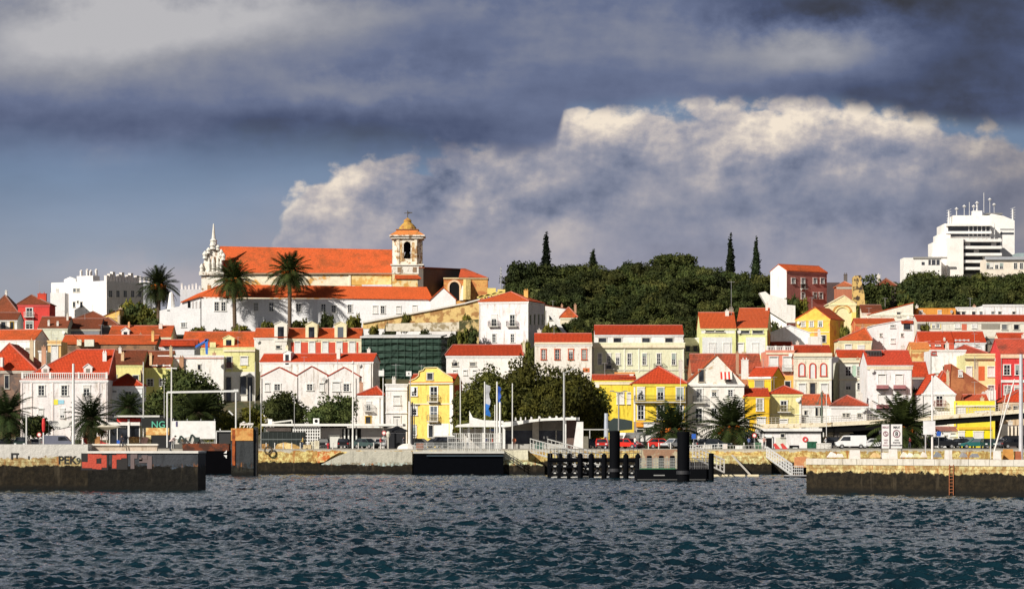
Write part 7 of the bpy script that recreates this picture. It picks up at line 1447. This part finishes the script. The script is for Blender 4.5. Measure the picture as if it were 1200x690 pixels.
bxp(t, 'hull', 921, 945, 557.5, 562, Y, 2.5, BL); bxp(t, 'deck', 921, 945, 556.5, 557.48, Y-.05, 2.6, plain((.4, .4, .42)))
railing('railing', None, [(929, 557), (941, 557)], Y+.3, 1.2, 5, plain((.72, .72, .72)), par=t, rails=3, r=.04)
for k, (x0, x1) in enumerate(((836, 844), (846, 873), (876, 889))):
    Y = 371; m = MB(); m.tube((U(x0, Y), Y, .15), (U(x1, Y), Y, .15), .2, n=8); tag(m.build('floating_log', plain((.66, .58, .40), .8)), ['short pale floating log nearest the pontoon', 'longest pale floating log left of the right pier', 'middle-sized pale floating log nearest the white gangway'][k], 'floating log')
m = MB(); m.bar(PT(858, 533, 396), PT(880, 557, 372), .22, .12); tag(m.build('mooring_boom', plain((.60, .56, .50))), 'single pale mooring boom slanting from the ochre quay wall to the floating logs', 'boom')
# quay wall pieces right of the pontoon
m = MB(); Y = 396.5; m.extr([PT(*p, Y) for p in ((836, 532), (895, 533), (904, 544), (904, 562), (836, 562))], (0, 1.47, 0)); tag(m.build('quay_facing', harbour(1.5, head=(.70, .50, .20), stone=(.70, .50, .20), cap=1.0)), 'ochre facing of the quay wall with a dark weedy foot, behind the slanting boom', 'quay wall')
m = MB(); Y = 395; m.box(U(750, Y), U(795, Y), Y+.5, Y+2.9, .2, V(526.5, Y)); tag(m.build('quay_facing', ragged((.50, .44, .30), (.34, .20, .13), .8)), 'cream quay wall panel seen behind the pontoon mesh', 'quay wall')
m = MB(); Y = 396; m.box(U(932, Y), U(949, Y), Y, Y+1.9, 1.0, V(535, Y)); tag(m.build('quay_facing', ragged((.60, .26, .12), (.72, .55, .3), .8)), 'rust-coloured block of quay wall just left of the right pier', 'quay wall')
railing('railing', 'white quay railing from the left gangway past the black estate car', [(806, 533), (850, 531)], 400, 1.3, 14, plain((.66, .66, .66)), rails=3, r=.045)
Y = 404
for k, (x, c, w, h_, l) in enumerate(((850, (.7, .62, .56), 5, 6, 'cream litter bin by the quay edge, right of the black estate car'), (866, (.74, .72, .68), 8, 4, 'low white block by the quay edge between the bin and the quay building'), (903, (.66, .1, .08), 7, 6, None))):
    if l is None: continue
    m = MB(); m.box(U(x-w/2, Y), U(x+w/2, Y), Y, Y+.7, QH+.13, QH+.13+h_/F*Y); tag(m.build('concrete_block' if k else 'litter_bin', plain(c)), l, 'block' if k else 'bin')
for k, x in enumerate((910, 918.5)):
    m = MB(); Y = 402; m.extr([PT(x-4, 520, Y), PT(x, 528, Y), PT(x+4, 530, Y), PT(x+5, 526, Y), PT(x-1, 519, Y)], (0, .3, 0)); tag(m.build('folded_umbrella', plain((.60, .06, .05))), ['red folded sunshade leaning by the white building door, left one', 'red folded sunshade leaning by the white building door, right one'][k], 'sunshade')
# ---------------------------------------------------------------- things on the right pier
def block(label, x0, x1, y0, Y, c=(.72, .71, .69), name='concrete_bollard', cat='bollard', y1=None, d=.7):
    m = MB(); z0 = 3.1 if y1 is None else V(y1, Y); w = (U(x1, Y)-U(x0, Y)); z1 = V(y0, Y); m.extr([(U(x0, Y), Y, z0), (U(x1, Y), Y, z0), (U(x1, Y)-w*.06, Y, z1), (U(x0, Y)+w*.06, Y, z1)], (0, d, 0)); return tag(m.build(name, stucco(c, .5)), label, cat)
block('white concrete bollard on the right pier, leftmost, by the white van', 996, 1008.5, 527, 261); block('white concrete bollard under the two speed limit boards', 1042, 1052, 526, 258); block('low white block left of the bollard under the speed limit boards', 1033, 1041.5, 530, 259); block('tall white bollard on the right pier before the dark cars', 1108, 1116, 527, 253); block('white bollard at the foot of the leaning spar', 1165, 1173.5, 528, 249)
block('orange-brown crate at the right edge of the right pier', 1176, 1188, 526, 250, (.55, .28, .08), 'crate', 'crate'); block('small brown box beside the orange-brown crate at the right edge', 1190, 1197, 528.5, 250, (.35, .12, .06), 'crate', 'crate')
for k, (x, s, c) in enumerate(((1060, 5, (.70, .68, .60)), (1067, 4, (.75, .75, .73)), (1074, 5, (.60, .62, .40)), (1083, 4, (.72, .68, .62)), (1026, 6, (.70, .50, .25)), (984, 5, (.74, .72, .70)), (976, 6, (.76, .74, .73)), (1130, 4, (.3, .3, .32)), (1143, 5, (.25, .26, .3)), (1100, 4, (.2, .22, .25)))):
    Y = 262-(x-945)/15+2.2; m = MB(); m.extr([PT(x-s, 535.5, Y), PT(x+s, 535.5, Y), PT(x+s*.6, 531.5, Y), PT(x-s*.2, 529.2+(k % 3), Y)], (0, .5+.1*k, 0)); tag(m.build('rubble_block', stucco(c, .6)), ['pale wedge-shaped rubble block nearest the palm trunk', 'white rubble block, second right of the palm trunk', 'greenish rubble block between two pale ones', 'cream rubble block just left of the white mast', 'orange-stained rubble block before the small white pickup', 'white rubble block just right of the ruined-looking white pair', 'largest white rubble block at the left end of the right pier', 'grey rubble block before the black car', 'dark bluish rubble block before the teal green car', 'dark rubble block between the white mast and the tall bollard'][k], 'rubble')
def speed_board(label, x0, x1, Y, first, num, lines, tc):
    cx = (x0+x1)/2; t = empty('speed_limit_board', (U(cx, Y), Y, 3.1), 0, label, 'sign'); o = t.location
    m = MB(); m.box(U(x0, Y)-o.x, U(x1, Y)-o.x, 0, .06, V(525, Y)-o.z, V(497, Y)-o.z); m.build('board', plain((.78, .77, .77), .5), t)
    m = MB(); w = U(x1, Y)-o.x
    for s in (-1, 1): m.box(s*w-.04, s*w+.04, .061, .14, 0, V(497, Y)-o.z)
    m.build('post', plain((.10, .09, .10)), t)
    text(first, cx, 500.3, 2.6, Y, tc, 'lettering', t, bold=.03); text(num, cx, 508, 5, Y, tc, 'numeral', t, bold=.02)
    for k, l in enumerate(lines): text(l, cx, 515.3+k*3.1, 1.7, Y, tc, 'lettering', t, bold=.02)
    m = MB(); r = (x1-x0)*.34/F*Y; zc = V(508, Y)-o.z
    for i in range(20): a, b = 2*math.pi*i/20, 2*math.pi*(i+1)/20; m.extr([(math.cos(q)*rr, -.03, zc+math.sin(q)*rr*1.05) for q, rr in ((a, r*.8), (a, r), (b, r), (b, r*.8))], (0, .03, 0))
    m.build('ring', plain((.20, .05, .08)), t)
speed_board('narrower white board with a faint ringed number, left of the pair', 1033.5, 1042.2, 259, 'MAX', '5', ['NOS', 'RIO', 'DOCA'], (.35, .22, .25)); speed_board('wider white board with a dark ringed number, right of the pair', 1044.2, 1057, 258, 'MAX', '8', ['NOS', 'POSTOS', 'ACOSTAGEM'], (.03, .03, .04))
Y = 262; t = empty('blank_board', (U(1089, Y), Y, 3.1), 0, 'blank white square board on posts before the white mast', 'sign'); o = t.location
bxp(t, 'board', 1082, 1096, 493, 509, Y-.3, .1, plain((.74, .76, .78), .5)); bxp(t, 'post', 1084, 1085.2, 509, 534, Y-.28, .1, plain((.5, .5, .52))); bxp(t, 'rim', 1081.6, 1096.4, 492.5, 493, Y-.32, .12, plain((.5, .5, .5)))
# ---------------------------------------------------------------- people
SKIN = plain((.45, .26, .18), .7)
def person(label, joints, radii, edges, loc, rz, bands, hair=(.02, .015, .01), head=None):
    """one continuous skinned body; bands give the material for each height/zone by a function of the face centre"""
    me = bpy.data.meshes.new('person'); me.from_pydata(joints, edges, []); o = bpy.data.objects.new('person', me); COL.objects.link(o)
    sk = o.modifiers.new('s', 'SKIN'); sk.use_smooth_shade = True; o.modifiers.new('d', 'SUBSURF').levels = 1
    for v, r in zip(me.skin_vertices[0].data, radii): v.radius = r if isinstance(r, tuple) else (r, r)
    me.skin_vertices[0].data[0].use_root = True
    dg = bpy.context.evaluated_depsgraph_get(); nm = bpy.data.meshes.new_from_object(o.evaluated_get(dg)); bpy.data.objects.remove(o)
    nm.name = 'person'; nm.materials.clear(); mats, fn = bands
    for m_ in mats: nm.materials.append(m_)
    for p in nm.polygons: p.material_index = fn(p.center); p.use_smooth = True
    o = bpy.data.objects.new('person', nm); COL.objects.link(o); o.location = loc; o.rotation_euler.z = rz; tag(o, label, 'person')
    h_ = MB(); hx, hy, hz = head or joints[3]; h_.lathe(hx, hy, [(.085, hz+.02), (.115, hz+.06), (.10, hz+.12), (.03, hz+.155)], 10); h_.build('hair', plain(hair, .9), o)
    return o
# skeleton: 0 pelvis 1 chest 2 neck 3 head 4/5 hips 6/7 knees 8/9 ankles 10/11 toes 12/13 shoulders 14/15 elbows 16/17 hands + fingers
E = [(0,1),(1,2),(2,3),(0,4),(0,5),(4,6),(5,7),(6,8),(7,9),(8,10),(9,11),(1,12),(1,13),(12,14),(13,15),(14,16),(15,17)]
R_ = [(.16,.12),(.17,.12),(.06,.06),(.10,.11),.10,.10,.065,.065,.045,.045,.04,.04,.07,.07,.045,.045,.035,.035]
def stand(lean=0, arms=0, step=0.12):
    s, c = math.sin(lean), math.cos(lean); T = lambda x, y, z: (x+0, y-(z-.92)*s if z > .92 else y, .92+(z-.92)*c if z > .92 else z)
    hand = (.05, -.35-arms, 1.0+arms)
    return [T(0, 0, .95), T(0, 0, 1.32), T(0, 0, 1.47), T(0, -.02, 1.60), (-.10, 0, .88), (.10, 0, .88), (-.11, -step, .48), (.12, .02, .48), (-.11, -step*.6, .09), (.12, step, .09), (-.12, -step-.16, .04), (.14, step-.14, .04), T(-.20, 0, 1.38), T(.20, 0, 1.38), T(-.25, -.08, 1.10), T(.25, -.08, 1.10), T(-.16, -.32-arms, 1.02), T(.16, -.32-arms, 1.02)]
def mats(top, legs): return [SKIN, plain(top, .9), plain(legs, .9), plain((.02, .02, .02), .8)]
def zone(p):
    if p.z > 1.47: return 0
    if p.z > .94: return 1 if (abs(p.y) < .26 or p.z > 1.12) else 0
    return 3 if p.z < .08 else 2
Y = 276.5; j = stand(.9, .1); 
def zl(p): return 2 if p.z < .93 and p.y > -.35 and p.z > .08 else (3 if p.z < .08 else (0 if p.y < -.62 else 1))
person('person in pale top and dark trousers leaning forward on the end of the left pier', j, R_, E, (U(199.5, Y), Y, V(528.3, Y)), 1.2, (mats((.62, .50, .48), (.03, .035, .05)), zl))
js = [(0, 0, .12), (0, -.08, .48), (0, -.14, .62), (0, -.2, .74), (-.10, 0, .1), (.10, 0, .1), (-.12, -.42, .14), (.12, -.42, .14), (-.12, -.5, -.28), (.12, -.5, -.28), (-.12, -.66, -.32), (.12, -.66, -.32), (-.19, -.1, .52), (.19, -.1, .52), (-.24, -.22, .30), (.24, -.22, .30), (-.12, -.44, .28), (.12, -.44, .28)]
def zs(p): return 0 if (p.z > .63 or (p.y < -.40 and p.z > .24 and abs(p.x) < .16)) else (1 if p.z > .17 and p.y > -.35 else (3 if p.z < -.25 else 2))
person('person in dark clothes sitting on the low parapet of the left pier', js, R_, E, (U(143, Y+.2), Y+.2, V(519.8, Y)+.02), 0, (mats((.03, .03, .04), (.05, .05, .07)), zs), head=(0, -.2, .74))
k = MB(); k.box(-.16, .16, .06, .26, .18, .52); tag(k.build('backpack', plain((.02, .10, .45), .8), None, (U(139.2, 277.3), 277.0, V(519.8, Y)-.16)), 'blue backpack set down beside the person sitting on the parapet', 'backpack')
for k, (px, Yq, top, legs, l) in enumerate(((602.5, 402, (.62, .20, .10), (.5, .3, .25), 'small figure in an orange top at the head of the terminal gangway'), (895.5, 408, (.6, .35, .3), (.08, .08, .1), 'figure in a pale pink top beside the door of the white quay building'), (473, 409, (.1, .1, .12), (.05, .05, .06), 'dark-clothed figure at the corner of the dark kiosk'), (446, 413, (.5, .08, .08), (.03, .03, .03), 'figure in a dark red top walking left of the dark kiosk'), (97, 282, (.7, .68, .66), (.05, .05, .06), 'figure in white standing right of the thick white flagpole'), (1066, 420, (.3, .05, .05), (.05, .05, .08), 'figure half hidden behind the palm trunk at the speed limit boards'))):
    person(l, stand(.03, 0, .1), R_, E, (U(px, Yq), Yq, QH+.135 if Yq > 390 else 3.42), .4*k, (mats(top, legs), zone))
# ground-level odds: parasol by the kiosk, canopies
m = MB(); Y = 424; m.lathe(U(125, Y), Y, [(.04, QH), (.04, V(504, Y)), (2.2, V(500, Y)), (.2, V(496.5, Y))], 10); tag(m.build('parasol', plain((.74, .68, .56), .8)), 'cream parasol left of the cafe pavilion', 'parasol')
m = MB(); Y = 430; m.lathe(U(119, Y), Y, [(.04, QH), (.04, V(508, Y)), (1.0, V(506.5, Y)), (.1, V(503.5, Y))], 10); tag(m.build('parasol', plain((.60, .14, .05), .8)), 'small orange-red parasol below the cream one', 'parasol')
m = MB(); Y = 440; m.lathe(U(452.5, Y), Y, [(.04, QH), (.04, V(501, Y)), (1.2, V(499.5, Y)), (.1, V(496.8, Y))], 10); tag(m.build('parasol', plain((.05, .30, .42), .8)), 'small teal parasol left of the dark kiosk roof', 'parasol')
Y = 440
m = MB(); m.extr([PT(*p, Y) for p in ((709, 506), (741, 503), (741, 493), (732, 491), (720, 489.5), (712, 496))], (0, 5, 0)); tag(m.build('market_canopy', plain((.03, .045, .045), .7)), 'dark green street canopy under the yellow house by the big tree', 'canopy')
m = MB(); m.box(U(666, Y), U(712, Y), Y-6, Y-5.7, V(503.8, Y), V(502.6, Y)); [m.tube((U(x, Y), Y-5.9, QH), (U(x, Y), Y-5.9, V(503, Y)), .07) for x in (668, 690, 710)]; tag(m.build('shelter_frame', plain((.55, .55, .53))), 'thin pale shelter frame behind the red cars', 'shelter')
pole('pale blue-grey box pillar at the edge of the dark trees', 710.5, 484, 510, 436, .38, (.42, .46, .54))
m = MB(); Y = 402; m.box(U(683.5, Y), U(689.5, Y), Y, Y+.8, QH-.5, V(511, Y)); tag(m.build('concrete_post', stucco((.20, .19, .15), .6)), 'thick dark concrete post beside the white slanting pylon', 'post')
m = MB(); Y = 405; m.box(U(696, Y), U(748, Y), Y, Y+.5, QH-.2, V(527.5, Y)); tag(m.build('kerb_barrier', stucco((.74, .70, .58), .6)), 'low cream barrier in front of the two bright red cars', 'barrier')
m = MB(); Y = 406; m.box(U(753, Y), U(796, Y), Y, Y+.5, QH-.2, V(526.5, Y)); tag(m.build('kerb_barrier', ragged((.72, .62, .44), (.5, .25, .2), 1)), 'low rust-stained barrier below the small red car', 'barrier')
# ---------------------------------------------------------------- small things every old house carries
_r = random.Random(99)
def _dish():
    m = MB(); m.lathe(0, 0, [(.05, 0), (.32, .1), (.36, .16)], 10); m.v = [(x, -z, y+.4) for x, y, z in m.v]; m.tube((0, .05, -.3), (0, 0, .4), .025, n=5); return m.mesh('satellite_dish', plain((.7, .7, .68)))
_dm = _dish()
for h in HOUSES:
    n = h.root.name
    if n.startswith(('attic', 'scaff', 'apartment', 'quay')) or h.w < 3: continue
    if h.Y > 545 and _r.random() < .3: continue
    k = _r.random()
    if h.kind != 'flat' or h.w > 4:
        if k < .45:
            x = _r.uniform(-.35, .35)*h.w; y = h.d*.45; z = max(h.hr, h.ze); m = MB(); hh = _r.uniform(1.2, 2.4); m.tube((x, y, z-.6), (x, y, z+hh), .035, n=5); m.bar((x-.55, y, z+hh-.1), (x+.55, y, z+hh-.1), .035)
            for i in range(4): m.bar((x-.5+i*.33, y-.25, z+hh-.1), (x-.5+i*.33, y+.25, z+hh-.1), .03)
            m.build('aerial', STEEL, h.root)
        if _r.random() < .55:
            x = _r.choice((-.42, .42, .3, -.3))*h.w; y = h.d*_r.uniform(.3, .7); z = max(h.hr, h.ze); w = _r.uniform(.4, .75); m = MB(); tall = _r.uniform(.3, .9)
            m.box(x-w/2, x+w/2, y, y+.5, h.ze-.3, z+tall); m.box(x-w/2-.05, x+w/2+.05, y-.05, y+.55, z+tall, z+tall+.1); m.tube((x, y+.25, z+tall+.1), (x, y+.25, z+tall+.4), .09, n=6)
            m.build('chimney', stucco(_r.choice([(.74, .71, .66), (.62, .50, .34), (.50, .30, .20), (.66, .62, .56)]), .6), h.roofo)
    if _r.random() < .4: inst('satellite_dish', _dm, h.root, (_r.choice((-.4, .38))*h.w, -.25, h.ze*1.0-_r.uniform(1.0, 1.6)), _r.uniform(-.5, .5))
    if _r.random() < .5:
        x = _r.choice((-.485, .485))*h.w; c = MB(); c.tube((x, -.09, -.3), (x, -.09, h.ze-.3), .055, n=6); c.build('drainpipe', plain((.36, .33, .30)), h.root)
# ---------------------------------------------------------------- more life on the quay
for a in (('small white car in the back row behind the grey-blue van', 60, 440, 'hatch', (.72, .72, .72), 'R'), ('beige car parked at the far left behind the off-roader', 14, 437, 'estate', (.42, .38, .30), 'L'), ('red car glimpsed behind the palm right of the white flagpole', 112, 438, 'hatch', (.5, .04, .03), 'R'),
          ('white delivery van behind the dark green-black container', 338, 441, 'bigvan', (.74, .74, .72), 'L'), ('dark blue car right of the kiosk, in front of the yellow stepped-gable house', 494, 440, 'hatch', (.02, .04, .10), 'R'), ('white van in front of the ground floor of the yellow stepped-gable house', 517, 444, 'van', (.72, .72, .70), 'L'),
          ('silver estate under the ferry terminal canopy', 560, 431, 'estate', (.5, .5, .52), 'R'), ('grey car behind the concrete post by the white pylon', 688, 436, 'hatch', (.3, .31, .33), 'R'), ('white car behind the dark off-roader near the street canopy', 748, 440, 'hatch', (.74, .74, .74), 'R'),
          ('dark red car between the palm and the black estate car', 806, 432, 'hatch', (.22, .02, .02), 'L'), ('white hatchback at the shaded end of the white quay building', 874, 426, 'hatch', (.7, .7, .7), 'F'), ('dark grey car deep under the footbridge behind the white van', 984, 440, 'suv', (.03, .03, .035), 'R'),
          ('silver car just right of the palm at the speed limit boards', 1078, 428, 'hatch', (.55, .56, .58), 'L'), ('white car in the back row before the low white house under the footbridge', 1112, 444, 'hatch', (.7, .7, .7), 'R'), ('black van before the bright posts at the right edge', 1184, 438, 'van', (.01, .01, .012), 'L')): car(*a)
GPB = 'low posts along the quay edge'
for k, px in enumerate((312, 322, 332, 342, 352, 390, 420, 438, 446, 500, 622, 760, 772, 786, 812, 826, 842, 872, 884, 894)):
    m = MB(); Yq = 400.6; m.lathe(0, 0, [(.07, 0), (.07, .75), (.09, .8), (.05, .88)], 8); tag(m.build('quay_post', plain((.62, .60, .56)), None, (U(px, Yq), Yq, QH+.13)), 'low pale post standing along the edge of the quay', 'post', GPB)
def road_sign(label, px, Y, py0, col, round_=True):
    m = MB(); z = V(py0, Y)-QH-.13; m.tube((0, 0, 0), (0, 0, z), .035, n=6); o = m.build('road_sign', STEEL, None, (U(px, Y), Y, QH+.13)); tag(o, label, 'road sign')
    f = MB()
    if round_: f.tube((0, -.04, z), (0, -.07, z), .33, n=16); f.build('face', plain(col), o); g = MB(); g.tube((0, -.071, z), (0, -.08, z), .22, n=16); g.build('inner_face', WP, o)
    else: f.box(-.3, .3, -.07, -.04, z-.35, z+.35); f.build('face', plain(col), o)
road_sign('round red-rimmed road sign left of the grey-blue van', 46, 415, 509, (.55, .03, .03)); road_sign('blue rectangular road sign near the white hoarding', 258, 420, 509, (.02, .10, .45), False); road_sign('round red-rimmed road sign before the narrow white house', 450, 416, 507, (.55, .03, .03))
road_sign('blue rectangular parking sign between the red cars', 721, 409.5, 512, (.02, .10, .45), False) if False else None
road_sign('blue rectangular road sign right of the silver car and thick pile', 813, 412, 511, (.02, .10, .45), False); road_sign('round red-rimmed road sign beside the shaded end of the quay building', 884, 410, 510, (.55, .03, .03)); road_sign('blue rectangular road sign below the footbridge girder near the white mast', 1100, 420, 508, (.02, .10, .45), False)
for k, (px, Yq, top, legs, l) in enumerate(((548, 410, (.6, .6, .58), (.04, .05, .09), 'person in a white shirt waiting under the terminal canopy, left of the posts'), (570, 412, (.04, .06, .16), (.03, .03, .03), 'person in a dark blue jacket under the terminal canopy'), (577, 409, (.35, .08, .06), (.05, .05, .06), 'person in a brick-red jacket near the canopy posters'), (744, 407, (.7, .68, .62), (.06, .08, .14), 'person in a cream top behind the low cream barrier'), (801, 405, (.05, .05, .06), (.04, .04, .05), 'dark-clothed person beside the thick right-hand pile'), (878, 404, (.1, .14, .3), (.05, .05, .05), 'person in a blue top by the low white block and quay building'), (968, 418, (.6, .6, .6), (.05, .05, .07), 'person in a pale top in the shadow under the footbridge'), (355, 403, (.5, .35, .1), (.05, .06, .1), 'person in an ochre top at the right end of the dark container'))):
    person(l, stand(.03, 0, .08+.02*k), R_, E, (U(px, Yq), Yq, QH+.135), .7*k, (mats(top, legs), zone))
for k, (px, Yq, w, h_, c, l) in enumerate(((300.5+10, 404, .9, .7, (.45, .26, .10), 'brown crate at the left end of the dark container'), (360, 401.5, 1.1, .6, (.62, .50, .30), 'straw-coloured crate left of the cream concrete blocks'), (492, 399, 1.0, .8, (.30, .10, .05), 'rust-red box at the corner of the black landing stage'), (632, 400, 1.2, .9, (.10, .16, .14), 'dark green box at the head of the gangway'), (829, 403, 1.3, .6, (.60, .58, .52), 'pale box in front of the black estate car'), (888, 403, 1.0, .9, (.12, .22, .14), 'green bin beside the shaded end of the quay building'), (952, 430, 1.4, 1.0, (.03, .12, .07), 'dark green bin against the white wall of the quay building'), (966, 415, 2.0, .8, (.66, .64, .60), 'stack of white slabs right of the quay building'))):
    m = MB(); m.box(-w/2, w/2, 0, w*.7, 0, h_); m.box(-w/2-.04, w/2+.04, -.04, w*.7+.04, h_*.82, h_*.9); 
    for q in (-.3, 0, .3): m.box(q*w-.03, q*w+.03, -.03, .0, .02, h_*.8)
    tag(m.build('crate', ragged(c, tuple(x*.5 for x in c), 1.5, .55), None, (U(px, Yq), Yq, QH+.131)), l, 'crate' if 'bin' not in l else 'bin')
railing('railing', 'pale handrail along the quay edge between the pontoon and the white gangway', [(852, 530.3), (896, 530.3)], 400.2, 1.0, 12, plain((.55, .54, .50)), rails=2, r=.035)
railing('railing', 'low grey fence along the quay behind the left pier and rusty barge', [(236, 527.6), (269, 527.6)], 401, 1.1, 12, plain((.40, .40, .38)), rails=3, r=.03)
# overhead tram and telephone wires sagging between house fronts
def wire(label, a, b, Y, sag, r=.03):
    A, B = PT(*a, Y), PT(*b, Y); m = MB(); n = 10; pts = [A.lerp(B, i/n)-Vector((0, 0, 4*sag*(i/n)*(1-i/n))) for i in range(n+1)]
    for p, q in zip(pts, pts[1:]): m.tube(p, q, r, n=4)
    tag(m.build('overhead_wire', DARK), label, 'wire')
wire('black wire sagging from the utility pole to the yellow house with the long balcony', (725, 461), (745, 466), 424, .5); wire('black wire sagging left from the utility pole into the big tree', (725, 462), (695, 466), 424, .6); wire('thin wire hanging across the upper left roofs', (78, 382), (100, 404), 545, .4)
# ---------------------------------------------------------------- the town goes on past both edges of the view
_q = random.Random(31)
for side, xa, xb, grp, lab in ((1, 1212, 1400, 'houses beyond the right edge of the view', 'plain hillside house beyond the right edge of the view'), (-1, -190, -16, 'houses beyond the left edge of the view', 'plain hillside house beyond the left edge of the view')):
    for Yr, ye, st in ((598, 372, 46), (560, 398, 42), (520, 424, 40), (484, 458, 44)):
        x = xa+_q.uniform(4, 14)
        while x < xb-30:
            w = st*_q.uniform(.75, 1.0); e = ye+_q.uniform(-6, 8); k = _q.choice(('gx', 'hip', 'gx')); Yh = Yr+_q.uniform(-4, 4)
            h = H(lab, x, x+w, e, Yh, _q.choice((WHITE, CREAM, YGREEN, YEL, WHITE, PINKW)), k, e-_q.uniform(9, 13), _q.choice((RO, RR, RB)), d=9, group=grp)
            h.win([x+w*(i+.5)/3 for i in range(3)], e+7, e+16, 5, _q.choice('dsr')); x += w+_q.uniform(1, 5)
for k in range(26):
    sx_ = 1212+(k % 13)*15; Yt_ = (742, 712)[k//13]
    plant('dark rounded evergreen on the ridge beyond the right edge of the view', protos, sx_+_q.uniform(-3, 3), 322+_q.uniform(-4, 8)+(k//13)*12, Yt_, k, 'trees on the ridge beyond the right edge of the view', used, mn=.6)
